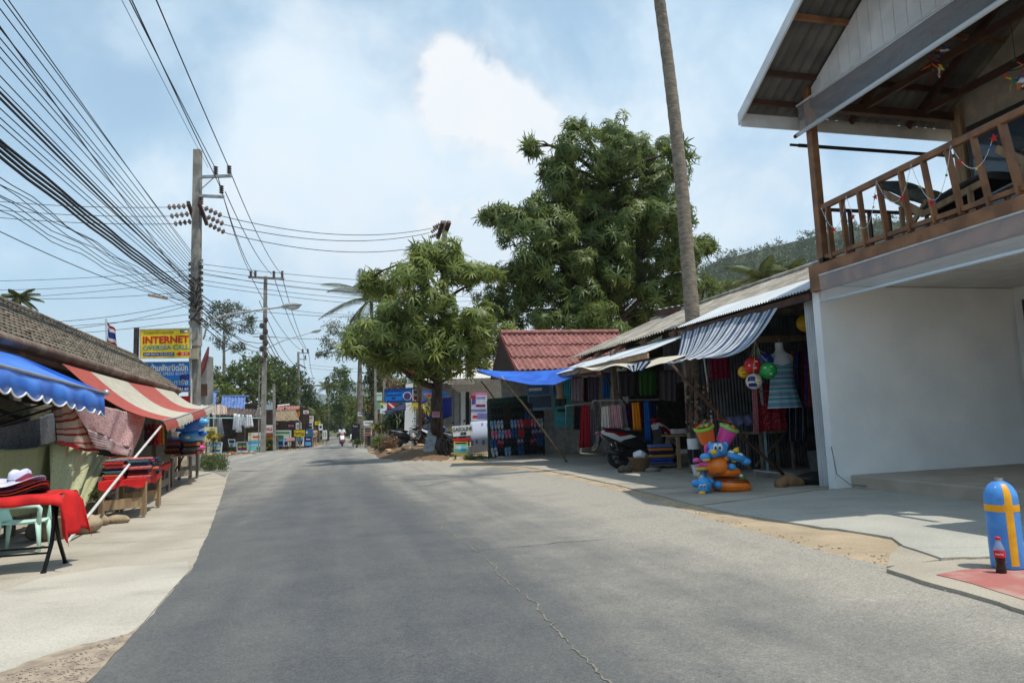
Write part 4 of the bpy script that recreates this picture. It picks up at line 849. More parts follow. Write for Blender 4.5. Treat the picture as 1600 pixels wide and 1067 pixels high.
def board(name, label, cat, px, Ys, bg_, prints=(), texts=(), group=None, frame=None, thick=.025, legs=None, fw=.03):
    """flat sign or poster through four pixels TL TR BR BL; prints in 0..1 from the top left"""
    Ys = [Ys]*4 if np.isscalar(Ys) else Ys; P = [at(x, y, Y) for (x, y), Y in zip(px, Ys)]; n = np.cross(P[1]-P[0], P[0]-P[3]); n /= np.linalg.norm(n)
    if n @ (EYE-P[0]) < 0: n = -n
    q = lambda x, y, h=0.0: lerp(lerp(P[0], P[1], x), lerp(P[3], P[2], x), y) + n*h
    b_ = (P[2]+P[3])/2; t = thing(name, label, cat, b_, group); m = M(); m.prism([p-n*thick for p in P], n*thick); ob('panel', m, bg_, t)
    for i, (x0, y0, x1, y1, c) in enumerate(prints):
        m = M(); h = .003+.0008*i; m.quad(q(x0, y1, h), q(x1, y1, h), q(x1, y0, h), q(x0, y0, h)); ob('print', m, c, t)
    rt = P[1]-P[0]; up = P[0]-P[3]; W, Hh = np.linalg.norm(rt), np.linalg.norm(up)
    for s_, x, y, sz, c, wd, *bo in texts: txt(t, s_, q(x, y, .010), rt, up, sz*Hh, c, (bo[0] if bo else .0)*Hh, width=wd*W if wd else None)
    if frame:
        for a, b in ((0, 1), (1, 2), (2, 3), (3, 0)):
            m = M(); m.bar(P[a], P[b], fw, fw*1.3, n); ob('frame', m, frame, t)
    if legs:
        for x in (.12, .88):
            m = M(); a = q(x, .9, -.03); m.bar(a, [a[0], a[1], zg(a[0], a[1])], .05, .05); ob('leg', m, legs, t)
    return t
# ------------------------------------------------------------------ near bay of the shop
teal = mt('teal_pipe', (.20, .30, .31), .5, (.14, .21, .22), scale=8)
b_ = G(1200, 742); stn = thing('display_stand', 'teal pipe display stand carrying the dress and balls', 'stand', b_)
m = M(); m.bar(b_, at(1184, 545, 12.75), .05, .05); ob('upright', m, teal, stn)
m = M(); m.bar(at(1176, 531, 12.7), at(1256, 528, 13.4), .09, .11); ob('beam', m, woodp, stn)
steel_g = mt('galvanised_pipe', (.45, .46, .47), .45, metal=.6)
m = M(); p1, p2 = G(1180, 745), G(1240, 752); m.bar(p1+[0, 0, .12], p2+[0, 0, .12], .05, .03); m.bar(p1, p1+[0, 0, .12], .025, .025); m.bar(p2, p2+[0, 0, .12], .025, .025); ob('foot', m, steel_g, stn)
m = M(); m.tube([at(1186, 612, 12.8), at(1235, 607, 13.3)], .014, 6); ob('cross_bar', m, woodp, stn)
# dress form
dY = 12.55; dc = at(1219, 560, dY); k_ = dY/1090
dm = thing('dress_form', 'white armless mannequin torso hanging from the display stand', 'mannequin', at(1222, 600, dY))
sec = [(536, 6, 6, 0), (546, 6.2, 6, 0), (551, 9, 7, 0), (555, 17, 9, 0), (560, 20, 10, 0), (566, 19, 11, 0), (575, 17, 13, 1), (585, 16, 13, 1), (598, 14, 11, 2), (612, 15, 12, 3), (620, 14, 11, 3)]
m = M(); m.grid([[at(1217+o_+(y-536)*.09, y, dY) + np.array([rx*k_*math.cos(a), ry*k_*math.sin(a), 0]) for a in np.linspace(0, 2*math.pi, 21)] for y, rx, ry, o_ in sec]); m.add([at(1217, 535.5, dY)+np.array([6*k_*math.cos(a), 6*k_*math.sin(a), 0]) for a in np.linspace(0, 2*math.pi, 16, endpoint=False)], [tuple(range(16))])
ob('torso', m, mt('mannequin_white', (.72, .74, .76), .4), dm, smooth=True)
m = M(); m.tube([at(1217, 537, dY), at(1217, 529, dY)], .008, 5); ob('hook', m, steel_g, dm)
stripes = stripemat('dress_stripes', [sr(70, 160, 175), sr(25, 30, 60), sr(200, 215, 215), sr(150, 60, 130), sr(95, 170, 190), sr(35, 45, 90), sr(120, 185, 195), sr(60, 50, 95), sr(190, 200, 205), sr(80, 150, 170)], [.12, .06, .10, .09, .14, .07, .12, .06, .12, .12], scale=5.0, rot=math.pi/2, dirt=.15)
dr_ = thing('striped_dress', 'turquoise and purple striped sundress on the white mannequin', 'dress', at(1224, 635, dY))
rows = [(567, 19, 12), (574, 18.5, 14.5), (584, 17, 14.5), (590, 16, 13.5), (600, 18, 14), (612, 20, 15), (625, 22.5, 17), (638, 25, 18.5)]
nu = 48; P = []; U_ = []
for j, (y, rx, ry) in enumerate(rows):
    P.append([]); fl = max(0, j-3)/4
    for i in range(nu+1):
        a = 2*math.pi*i/nu; w1 = 1 + .05*fl*math.sin(a*11)+.03*fl*math.sin(a*5+1); dip = 5*(1-abs(math.cos(a)))*(1 if j == 0 and math.sin(a) < 0 else 0); P[-1].append(at(1218+(y-565)*.12, y+dip, dY) + np.array([(rx+.8)*k_*math.cos(a)*w1, (ry+.8)*k_*math.sin(a)*w1, 0])); U_.append((i/nu, (y-560)/80))
m = M(); m.grid(P); ob('skirt', m, stripes, dr_, smooth=True, uv=np.array(U_))
for s_ in (-1, 1):
    m = M(); m.tube([at(1218+s_*14, 569, dY)-[0, .15, 0], at(1217+s_*11, 558, dY)-[0, .12, 0], at(1217+s_*10, 553, dY), at(1217+s_*11, 558, dY)+[0, .12, 0]], .007, 5); ob('strap', m, stripes, dr_)
# balls in a bunch
def ball(x, y, r, mat, label, patch=None, Y=12.2):
    c = at(x, y, Y); r = r*Y/1090; t = thing('toy_ball', label, 'ball', c-[0, 0, r], 'balls hanging from the stand'); m = M(); m.ell(c, r, 24, 16); ob('ball', m, mat, t, smooth=True)
    d = (EYE-c)/np.linalg.norm(EYE-c)
    for (ax_, ay, aw, ah, pm) in patch or ():
        m = M(); cz = d + _r*ax_ + _u*ay; cz /= np.linalg.norm(cz); X_ = np.cross([0, 0, 1.0], cz); X_ /= np.linalg.norm(X_); Y_ = np.cross(cz, X_); a0 = ax_*3
        Q = []
        for i in range(7):
            row = []
            for j in range(4):
                e = cz + X_*aw*(i/6-.5)*2 + Y_*(ah*(j/3-.5)*2 + .22*aw*(1-((i/6-.5)*2)**2)); row.append(c + e/np.linalg.norm(e)*r*1.006)
            Q.append(row)
        m.grid(Q); ob('print', m, pm, t, smooth=True)
    m = M(); m.tube([c+[0, 0, r*.98], lerp(c+[0, 0, r], at(1180, 545, Y), .6), at(1180, 533, Y+.4)], .004, 4); ob('net_cord', m, COLS[12], t)
gl_ = lambda n, c: mt('glossy_'+n, c, .25, spec=.5, var=.03)
ball(1163, 581, 10, gl_('yellow', sr(225, 180, 30)), 'yellow toy ball with dark spots at left of the ball bunch', [(-.3, .2, .10, .1, COLS[10]), (.2, .25, .1, .1, COLS[10]), (0, -.35, .3, .06, COLS[10])], 12.3)
ball(1197, 563, 11, gl_('blue', sr(35, 60, 150)), 'dark blue toy ball behind the red and green balls', None, 12.5)
ball(1176, 571, 13.5, gl_('red', sr(205, 35, 40)), 'red toy ball with white crescents in the ball bunch', [(.45, .5, .16, .09, COLS[3]), (.25, -.3, .2, .1, COLS[3]), (-.5, .0, .1, .1, COLS[3])], 12.1)
ball(1200, 579, 13.5, gl_('green', sr(45, 175, 80)), 'green toy ball with white crescents beside the dress', [(-.45, .4, .16, .09, COLS[3]), (.35, -.4, .16, .1, COLS[3]), (.4, .5, .12, .08, COLS[3])], 12.0)
ball(1178, 596, 12.5, gl_('cream', sr(225, 220, 205)), 'yellow, blue and white volleyball lowest in the ball bunch', [(-.45, .35, .55, .35, gl_('navy', sr(30, 50, 130))), (.45, .1, .4, .75, gl_('yellow', (1, 1, 0))), (-.2, -.65, .6, .28, gl_('navy', (0, 0, 0)))], 11.95)
# buckets hanging in a pair
def bucket(x, y, mat, tilt, label, rim):
    Y = 11.6; k = Y/1090; c = at(x, y, Y); ax_ = np.array([math.sin(tilt), -.25, math.cos(tilt)]); ax_ /= np.linalg.norm(ax_); X_ = np.cross(ax_, [0, 1, 0]); X_ /= np.linalg.norm(X_); Y_ = np.cross(ax_, X_); A = (X_, Y_, ax_)
    t = thing('toy_bucket', label, 'bucket', c-[0, 0, .16], 'toy buckets hanging over the inflatables'); m = M(); m.lathe([(10*k, -13*k), (11*k, -13*k), (14.5*k, 11*k), (15.8*k, 11.5*k), (15.8*k, 13*k), (14.2*k, 13*k), (10*k, -11*k)], 24, c, A); ob('body', m, mat, t, smooth='auto')
    m = M(); m.lathe([(15.2*k, 9.5*k), (16.4*k, 12*k), (14*k, 14.5*k)], 18, c, A, cap=False); ob('rim', m, rim, t, smooth=True)
    d = EYE-c; d -= ax_*(d@ax_); d /= np.linalg.norm(d); e = np.cross(ax_, d); m = M(); q = lambda a, b: c + (d*math.cos(a) + e*math.sin(a))*(12.6*k+b*.145+.002) + ax_*b; m.grid([[q(a, b) for a in np.linspace(.05, .75, 6)] for b in (-7*k, 5*k)]); ob('label', m, spotmat('toy_label', sr(230, 225, 215), sr(200, 120, 90), 6, .35), t)
    m = M(); m.tube([c+ax_*13*k+X_*14*k, c+ax_*22*k, at(1121, 655, Y), at(1121, 640, Y)], .004, 4); ob('handle', m, COLS[4], t)
    for i in range(9):
        m = M(); a = RNG.uniform(0, 6.28); p = c + ax_*13*k + (X_*math.cos(a)+Y_*math.sin(a))*10*k*RNG.uniform(.2, 1); m.ell(p+[0, 0, .01], (.035, .025, .03), 7, 5); ob('sand_toy', m, COLS[[2, 1, 8, 4, 0][i % 5]], t)
bucket(1103, 679, gl_('orange', sr(235, 110, 45)), -.28, 'orange toy bucket hanging left of the pink one', gl_('lime', sr(120, 200, 60)))
bucket(1135, 679, gl_('pink', sr(225, 80, 160)), .42, 'pink toy bucket hanging right of the orange one', gl_('lime', sr(120, 200, 60)))
# inflatable swim rings in a pile
IY = 10.75; ik = IY/1090
ib = G(1127, 768)
vin = lambda n, c: mt('vinyl_'+n, c, .28, spec=.5, var=.05, bump=.05, bscale=12)
vb, vo_, vy, vp, vw, vk, vbr = vin('blue', sr(60, 150, 215)), vin('orange', sr(235, 120, 25)), vin('yellow', sr(225, 175, 40)), vin('pink', sr(215, 75, 150)), vin('white', (.75, .75, .75)), vin('black', (.02, .02, .02)), vin('brown', sr(130, 65, 25))
def ring(m, c, R, r, tilt=.15, sq=.8, n=28, k=14):
    P = []
    for i in range(n+1):
        a = 2*math.pi*i/n; d = np.array([math.cos(a), math.sin(a), tilt*math.cos(a)]); q = np.asarray(c)+d*R; P.append([q + d*r*math.cos(b) + np.array([0, 0, r*sq*math.sin(b)]) for b in np.linspace(0, 2*math.pi, k+1)])
    m.grid(P)
def inflat(name, label, x, y, R, r, mat, tilt, Y=IY): 
    c = at(x, y, Y); t = thing(name, label, 'swim ring', c-[0, 0, r*.8], 'inflatable swim rings piled by the shop'); m = M(); ring(m, c, R, r, tilt); ob('ring', m, mat, t, smooth=True); return t, c
def blb(t, nm, x, y, rx, ry, mat, Y=IY, rd=None):
    m = M(); m.ell(at(x, y, Y), (rx*ik, (rd or rx)*ik, ry*ik), 16, 12); return ob(nm, m, mat, t, smooth=True)
t, c = inflat('swim_ring', 'orange and brown swim ring with green print at the bottom of the pile', 1140, 757, .20, .115, vo_, -.08)
m = M(); ring(m, c+[0, 0, .018], .20, .103, -.08, .88); ob('top_print', m, vbr, t, smooth=True)
blb(t, 'flower', 1160, 747, 6, 3, vin('leaf', sr(70, 120, 40)), IY-.1); blb(t, 'valve', 1157, 743, 4, 3, vw, IY-.1); blb(t, 'print', 1143, 751, 7, 2.5, vw, IY-.17)
t, c = inflat('swim_ring', 'orange ring with a round bear head in the middle of the pile', 1130, 736, .175, .085, vo_, -.05, IY-.02)
for i in range(9): a = -2.6+i*.26; m = M(); q = c + np.array([math.cos(a)*.20, math.sin(a)*.20, .045]); m.ell(q, (.035, .035, .028), 8, 6); ob('spot', m, [vy, vb, vk][i % 3], t, smooth=True)
blb(t, 'head', 1121, 728, 15.5, 13.5, vo_, IY-.24, 13); blb(t, 'ear', 1107, 717, 4.5, 4.5, vo_, IY-.22); blb(t, 'ear', 1133, 717, 5, 5, vo_, IY-.2); blb(t, 'mouth', 1122, 740, 5, .8, vk, IY-.37, 1)
t, c = inflat('swim_ring', 'pink ring with yellow underside showing at left of the pile', 1106, 727, .13, .06, vp, .0, IY+.1)
blb(t, 'nose', 1089, 720, 6.5, 5, vp, IY-.05); blb(t, 'mouth', 1088, 722.5, 4.5, 1.6, vk, IY-.09, 3); blb(t, 'underside', 1098, 732, 12, 3.5, vy, IY-.02); blb(t, 'fin', 1104, 702, 4, 8, vp, IY-.05)
t, c = inflat('swim_ring', 'blue dog shaped ring with white spots on top of the pile', 1142, 713, .165, .075, vb, -.22, IY)
for i, (x, y, cc) in enumerate(((1142, 707, vw), (1156, 711, vw), (1134, 717, vw), (1147, 719, vy), (1150, 704, vy))): blb(t, 'spot', x, y, 5, 3.6, cc, IY-.155+.04*(i == 4), 3.4)
blb(t, 'head', 1122, 702, 13.5, 11, vb, IY-.22, 12); blb(t, 'muzzle', 1116, 707, 9.5, 8, vb, IY-.28); blb(t, 'nose', 1115, 706, 5.2, 4.4, vy, IY-.37)
for s_ in (-1, 1): blb(t, 'eye', 1122+s_*3.6, 699, 3.8, 6, vw, IY-.32, 3); blb(t, 'pupil', 1121.5+s_*3.4, 699.5, 1.6, 2.4, vk, IY-.36, 2); blb(t, 'ear', 1122+s_*12, 696, 4, 6, vb, IY-.16)
blb(t, 'paw', 1102, 714, 8, 6, vb, IY-.28); blb(t, 'paw', 1165, 721, 8, 5.5, vb, IY-.12); blb(t, 'paw', 1143, 729, 6, 5, vb, IY-.26); blb(t, 'paw_sole', 1103, 718, 6.5, 3, vy, IY-.30)
m = M(); m.tube([at(1147, 706, IY+.1), at(1150, 701, IY+.05), at(1155, 699, IY+.05)], [.022, .02, .008], 7); ob('tail', m, vy, t, smooth=True)
hd = thing('inflatable_animal', 'blue inflatable animal with yellow snout lying head down at the pile foot', 'inflatable', at(1100, 772, IY-.2), 'inflatable swim rings piled by the shop')
for nm, x, y, a, b, mm, dd in (('body', 1097, 744, 7, 12, vb, 0), ('head', 1100, 757, 11.5, 11.5, vb, -.22), ('ear', 1087, 755, 6.5, 6, vb, -.2), ('ear', 1110, 752, 5.5, 5, vb, -.2), ('snout', 1099, 764, 9, 7, vb, -.28), ('nose', 1097, 770, 5.4, 3.4, vy, -.36), ('paw', 1122, 757, 7, 6, vb, -.2), ('leg', 1093, 736, 4.5, 8, vb, -.02), ('spot', 1096, 746, 4, 4, vw, -.07), ('spot', 1092, 741, 2.6, 4, vy, -.08)): blb(hd, nm, x, y, a, b, mm, IY+dd)
for s_ in (-1, 1): blb(hd, 'eye', 1098+s_*2.9, 759, 2.6, 2.4, vw, IY-.36, 2); blb(hd, 'pupil', 1098+s_*2.9, 759.3, 1.5, 1.3, vk, IY-.385, 1)
# folded table with goods
tb_ = thing('goods_table', 'low wooden goods table with red cloth top beside the inflatables', 'table', G(1062, 733))
q = lambda x, y, Y: at(x, y, Y)
for x, y in ((1047, 729), (1062, 735), (1108, 728), (1100, 722)):
    p = G(x, y); m = M(); m.bar(p, [p[0], p[1], p[2]+.72], .07, .07); ob('leg', m, woodp, tb_)
c = np.mean([G(1047, 729), G(1062, 735), G(1108, 728), G(1100, 722)], axis=0); m = M(); m.box(c+[0, 0, .73], (1.15, .75, .05)); ob('table_top', m, woodp, tb_)
m = M(); m.box(c+[0, 0, .30], (1.05, .6, .03)); ob('shelf', m, woodp, tb_)
m = M(); m.box(c+[0, 0, .759], (1.2, .8, .004)); ob('cloth_top', m, pt('darkred', sr(120, 22, 32), .8), tb_)
m = M(); m.box(c+[-.2, -.05, .82], (.42, .3, .11)); ob('cardboard_box', m, pt('boxwhite', (.6, .59, .56)), label='white open box of trinkets on the goods table', cat='box')
m = M(); m.box(c+[-.1, -.1, .36], (.45, .3, .09)); ob('shoe_box', m, pt('boxwhite', (.6, .59, .56)), label='white box on the shelf under the goods table', cat='box')
stk = [sr(90, 110, 170), sr(190, 120, 60), sr(40, 40, 60), sr(180, 130, 70), sr(50, 80, 160), sr(70, 90, 150)]
fc = at(1031, 705, 16.2)
for i in range(6):
    m = M(); z = .70 + .062*(5-i); m.box([fc[0]+RNG.uniform(-.02, .02), fc[1], fc[2]-.35+.075*(5-i)+.35-.25], (.52, .38, .068)); o = ob('folded_shirt', m, pt('stack%d' % i, stk[i], .9), label='folded shirt %s of the pile by the scooter' % ('on top', 'second from top', 'third from top', 'fourth from top', 'fifth from top', 'at the bottom')[i], cat='shirt', group='folded shirts by the scooter'); bev(o, .025, 3)
m = M(); p = G(1034, 731); m.bar(p, [p[0], p[1], fc[2]-.29], .09, .09); m.box([fc[0], fc[1], fc[2]-.30], (.6, .45, .03)); ob('pile_stool', m, woodg, label='grey wooden stand under the pile of folded shirts', cat='stool')
# hip form with black shorts
p = at(1089, 741, 13.7); p[2] = zg(p[0], p[1])+.014; hf = thing('hip_form', 'white lower body mannequin standing by the goods table', 'mannequin', p); kk = p[1]/1090
m = M(); m.grid([[p + np.array([x0*kk + rx*kk*math.cos(a), 8*kk*math.sin(a), z*kk]) for a in np.linspace(0, 6.2832, 17)] for z, x0, rx in ((0, 3, 8), (10, 2, 9), (22, 0, 9.5), (34, -2, 9.5), (44, -3, 8.5), (56, -3, 9))]); m.add([p + np.array([-3*kk+9*kk*math.cos(a), 8*kk*math.sin(a), 56*kk]) for a in np.linspace(0, 6.2832, 16, endpoint=False)], [tuple(range(16))]); ob('body', m, mt('mannequin_white', (1, 1, 1)), hf, smooth=True)
m = M(); m.grid([[p + np.array([x0*kk + rx*kk*math.cos(a), 9*kk*math.sin(a), z*kk]) for a in np.linspace(0, 6.2832, 17)] for z, x0, rx in ((17, 0, 10.6), (22, 0, 10.4), (34, -2, 10.4), (40, -2.5, 10))]); ob('black_shorts', m, stripemat('shorts', [(.012, .012, .014), (.25, .25, .25), (.012, .012, .014)], [.46, .05, .49], scale=8, axis='X'), label='black striped shorts on the white lower body mannequin', cat='shorts', smooth=True)
# basket, bag, husk
p = G(1001, 737); bk = thing('wicker_basket', 'brown wicker basket by the scooter rear wheel', 'basket', p); wick = mt('wicker', (.24, .15, .08), .9, (.12, .075, .04), scale=60, bump=.8, bscale=90)
m = M(); m.lathe([(.14, 0), (.17, .05), (.23, .27), (.25, .30), (.235, .30), (.16, .06)], 18, p); ob('body', m, wick, bk, smooth='auto'); m = M(); m.tube([p+[.245*math.cos(a), .245*math.sin(a), .30] for a in np.linspace(0, 6.28, 20)], .018, 6); ob('rim', m, wick, bk)
def lump(c, r, mat, name, label, cat, seed=0, n=14, group=None, k=.25, par=None):
    m = M(); m.ell(c, r, n, n-4); V = m.v[0]; rg = np.random.default_rng(seed); f = rg.normal(0, 1, (4, 3)); d = V-np.asarray(c); q = d/np.linalg.norm(np.asarray(r)); s_ = 1 + k*sum(np.sin(q@(f[i]*6)+i*2) for i in range(4))/3; m.v[0] = np.asarray(c)+d*s_[:, None]; o = ob(name, m, mat, par, smooth=True, **({} if par else dict(label=label, cat=cat, group=group))); return subs(o, 1)
lump(p+[0, 0, .35], (.16, .14, .10), mt('white_bag', (.7, .71, .73), .5), 'plastic_bag', 'crumpled white plastic bag lying in the wicker basket', 'bag', 3, k=.4)
lump(G(977, 739)+[0, 0, .07], (.17, .12, .09), mt('husk', (.15, .12, .08), .95, (.08, .065, .045), scale=30, bump=.9), 'coconut_husk', 'dry coconut husk on the ground beside the basket', 'husk', 5)
lump(G(1020, 738)+[0, 0, .05], (.16, .1, .07), mt('stone', (.25, .22, .19), .9, (.16, .14, .12), scale=8, bump=.5), 'stone', 'flat grey stone on the ground right of the basket', 'stone', 6)
sack = mt('brown_sack', (.23, .13, .055), .7, (.13, .075, .035), scale=8, bump=.6, bscale=12)
lump(G(1238, 760)+[0, 0, .075], (.22, .13, .11), sack, 'sack', 'crumpled brown sack at the foot of the slanting pole', 'sack', 7, k=.35); lump(G(1222, 762)+[0, 0, .06], (.11, .09, .085), sack, 'sack', 'small brown bundle left of the larger brown sack', 'sack', 8, k=.35)
lump(G(1276, 758)+[0, 0, .085], (.30, .16, .12), mt('black_bag', (.02, .021, .022), .35, bump=.5, bscale=10), 'garbage_bag', 'black plastic bag beside the corrugated door leaf', 'bag', 9, k=.35)
# necklaces, shawl, trousers, pail
bead = [mt('bead_brown', (.11, .05, .03), .35), mt('bead_dark', (.03, .022, .02), .35), mt('bead_red', (.20, .03, .025), .35), mt('bead_tan', (.32, .22, .12), .4)]
for i, x in enumerate((1074, 1083, 1092, 1101, 1108)):
    t = thing('necklace_strand', 'dark strand of beads, %s from the left on the shop post' % ('first', 'second', 'third', 'fourth', 'fifth')[i], 'necklaces', at(x, 672, 13.55), 'bead strands on the shop post')
    for j in range(22):
        y = 600+j*3.5+RNG.uniform(-1, 1); m = M(); m.ell(at(x+RNG.uniform(-2.5, 2.5), y, 13.55+RNG.uniform(-.05, .05)), RNG.uniform(.02, .034), 7, 5); ob('bead', m, bead[RNG.integers(0, 4)], t, smooth=True)
    m = M(); m.tube([at(x, 590, 13.55), at(x, 676, 13.55)], .02, 5); ob('cord', m, bead[1], t)
redpat = spotmat('red_shawl_pattern', sr(120, 25, 35), sr(175, 90, 95), 22, .3, spot2=sr(60, 10, 18), scale2=9)
cloth('shawl', 'red patterned shawl hanging left of the teal stand', 'shawl', [(1176, 601), (1222, 596), (1232, 672), (1178, 675)], 12.95, redpat, 3, .03)
cloth('fringe_scarf', 'narrow pale pink fringed scarf at the left edge of the red shawl', 'scarf', [(1175, 603), (1182, 602), (1186, 676), (1177, 676)], 12.9, spotmat('pinkscarf', sr(160, 90, 100), sr(205, 160, 165), 30, .4), 2, .02)
rail_ = [('orange', sr(170, 80, 35)), ('blue', sr(45, 70, 130)), ('dark', sr(35, 30, 50)), ('maroon', sr(95, 25, 35)), ('violet', sr(80, 60, 120)), ('rust', sr(150, 70, 40))]
for i, (n_, c) in enumerate(rail_):
    x = 1236+i*5.2; cloth('hanging_dress', '%s dress, %s from the left on the rail right of the mannequin' % (n_, ('first', 'second', 'third', 'fourth', 'fifth', 'sixth')[i]), 'dress', [(x, 548+i), (x+5, 547+i), (x+9, 640-i), (x+1, 641-i)], 13.6-.1*i, spotmat('dr_'+n_, c, tuple(min(1, k*1.8+.02) for k in c), 9, .3), 2, .03, 'dresses on the rail by the door leaf', nu=8)
for i, (x, n_) in enumerate(((1229, 'first'), (1239, 'second'), (1250, 'third'))):
    cloth('trousers', 'navy shorts with white side print, %s from the left below the rail' % n_, 'shorts', [(x, 637), (x+10, 636), (x+11, 688), (x-1, 690)], 13.3-.1*i, stripemat('navy_shorts', [(.008, .012, .03), (.35, .38, .42), (.008, .012, .03)], [.45, .13, .42], scale=1, wob=.1), 2, .03, 'shorts below the rail', nu=10)
p = RS(9.2, 12.0, .12); m = M(); m.lathe([(.16, 0), (.20, .36), (.21, .37), (.19, .36), (.15, .02)], 16, p); ob('grey_pail', m, pt('pail', (.16, .18, .17)), label='grey pail standing in the dark back of the near shop bay', cat='pail', smooth='auto')
m = M(); p = RS(8.6, 12.7, .1); [m.bar(p+A3[0]*a+A3[1]*b, p+A3[0]*a+A3[1]*b+[0, 0, .75], .05, .05) for a in (-.35, .35) for b in (-.25, .25)]; m.box(p+[0, 0, .77], (.85, .6, .04), A3); m.bar(p-A3[0]*.35+[0, 0, .1], p+A3[0]*.35+[0, 0, .7], .04, .04); ob('trestle_table', m, woodg, label='grey trestle table against the corrugated partition', cat='table')
cloth('folded_cloth', 'crumpled blue grey cloth on the trestle table', 'cloth', [(1128, 652), (1172, 648), (1178, 662), (1134, 664)], [12.9, 13.0, 12.6, 12.5], pt('bluegrey', sr(95, 95, 125), .9), 3, .03)
lump(at(1258, 505, 12.5), (.16, .16, .16), gl_('yellow', (1, 1, 0)), 'float_ring', 'yellow ball hanging high in the dark by the door leaf', 'ball', 1, k=0)
cloth('pink_tassels', 'dark pink tasselled cloth hanging under the striped awning', 'cloth', [(1108, 556), (1138, 552), (1141, 590), (1110, 594)], 13.2, spotmat('pinkdark', sr(110, 25, 50), sr(40, 15, 25), 8, .3), 4, .04)
# ------------------------------------------------------------------ far bay clothes
far = [('grey tank top with a dark emblem', 'shirt', [(893, 588), (909, 588), (909, 626), (893, 626)], 19.2, sr(135, 120, 130)), ('dark maroon shirt', 'shirt', [(912, 590), (920, 590), (920, 628), (912, 628)], 19.4, sr(70, 20, 28)),
 ('grey violet shirt', 'shirt', [(918, 588), (936, 590), (935, 628), (919, 627)], 19, sr(80, 70, 85)), ('blue patterned sarong', 'sarong', [(942, 582), (954, 582), (953, 622), (941, 622)], 18.8, sr(30, 90, 150)),
 ('dark grey shirt', 'shirt', [(966, 580), (996, 580), (994, 618), (968, 620)], 17.6, sr(60, 58, 62)), ('green shirt', 'shirt', [(998, 578), (1026, 577), (1024, 617), (1000, 618)], 17.2, sr(45, 90, 40)),
 ('dim grey shirt', 'shirt', [(1030, 578), (1058, 578), (1057, 628), (1032, 625)], 16.8, sr(90, 85, 92)),
 ('red dress with tan print', 'dress', [(908, 634), (921, 633), (923, 698), (905, 700)], 17.9, sr(130, 25, 32)), ('black dress', 'dress', [(897, 634), (908, 634), (907, 672), (896, 670)], 18.2, sr(20, 20, 26)),
 ('grey long skirt', 'skirt', [(922, 640), (932, 640), (934, 696), (922, 697)], 18, sr(95, 85, 95)), ('white sarong with small motifs', 'sarong', [(940, 635), (952, 634), (956, 670), (940, 671)], 17.2, sr(205, 195, 185)),
 ('pink and white striped sarong', 'sarong', [(954, 633), (970, 632), (976, 670), (956, 670)], 17.1, None), ('grey striped sarong', 'sarong', [(968, 632), (976, 632), (981, 668), (973, 668)], 17.3, sr(140, 130, 135)),
 ('dark violet sarong', 'sarong', [(977, 630), (986, 630), (990, 668), (980, 668)], 17.5, sr(60, 30, 70)), ('orange sarong', 'sarong', [(987, 629), (999, 628), (1003, 672), (990, 673)], 16.9, sr(215, 130, 30)),
 ('bright blue sarong', 'sarong', [(1006, 627), (1014, 626), (1018, 690), (1008, 690)], 17, sr(30, 100, 180)), ('dark blue sarong', 'sarong', [(1016, 627), (1024, 627), (1026, 670), (1018, 670)], 17.3, sr(35, 50, 90)),
 ('turquoise bikini cloth', 'cloth', [(879, 590), (891, 590), (890, 618), (880, 618)], 19.8, sr(60, 150, 165)), ('maroon striped sarong', 'sarong', [(1000, 628), (1007, 627), (1010, 668), (1003, 668)], 17.4, sr(110, 30, 40))]
pinks = stripemat('pink_sarong', [sr(190, 110, 125), sr(220, 205, 200), sr(150, 50, 70), sr(215, 190, 190)], [.3, .25, .15, .3], scale=3)
for i, (lb_, ct, px, Y, c) in enumerate(far):
    mm = pinks if c is None else spotmat('far_cloth_%d' % i, c, tuple(min(1, k*1.5+.015) for k in c), 8+i, .22); cloth('hanging_'+ct, lb_ + ' hanging in the far shop bay', ct, px, Y, mm, 3, .035, 'clothes hanging in the far shop bay', nu=12, nv=6)
m = M(); m.tube([at(884, 634, 17.8), at(924, 630, 18.0)], .015, 6); m.tube([at(924, 630, 18.0), G(928, 706)], .015, 6); m.tube([at(884, 634, 17.8), G(884, 708)], .015, 6); ob('clothes_rail', m, steel_g, label='steel clothes rail carrying the black and red dresses', cat='rail')
m = M(); m.tube([at(926, 626, 17.1), at(1030, 624, 17.0)], .015, 6)
for a, b in ((926, 945), (938, 955)): m.tube([at(a, 628, 17.1), G(b, 712)], .016, 6)
ob('clothes_rail', m, steel_g, label='steel rail with splayed legs carrying the sarongs behind the scooter', cat='rail')
# leg mannequin with skirt and torso mannequin
p = G(893, 706); kk = p[1]/1090; lm = thing('leg_form', 'tan mannequin legs beside the red dress', 'mannequin', p); skin = mt('mannequin_tan', (.42, .28, .18), .5)
m = M()
for s_ in (-1, 1): m.tube([p+[s_*5*kk+.02, 0, .03], p+[s_*5*kk, 0, 8*kk], p+[s_*4.5*kk, 0, 20*kk], p+[s_*4*kk, 0, 40*kk], p+[s_*2.5*kk, 0, 56*kk]], [2*kk, 1.6*kk, 2.4*kk, 3.2*kk, 4.4*kk], 8); m.ell(p+[s_*5*kk+.01, -.04, .03], (.04, .10, .035), 8, 5)
ob('body', m, skin, lm, smooth=True)
cloth('floral_skirt', 'white and blue floral skirt on the tan mannequin legs', 'skirt', [(881, 638), (898, 637), (900, 680), (877, 679)], p[1]-.25, spotmat('floral', sr(190, 200, 215), sr(45, 80, 160), 5, .34), 4, .03)
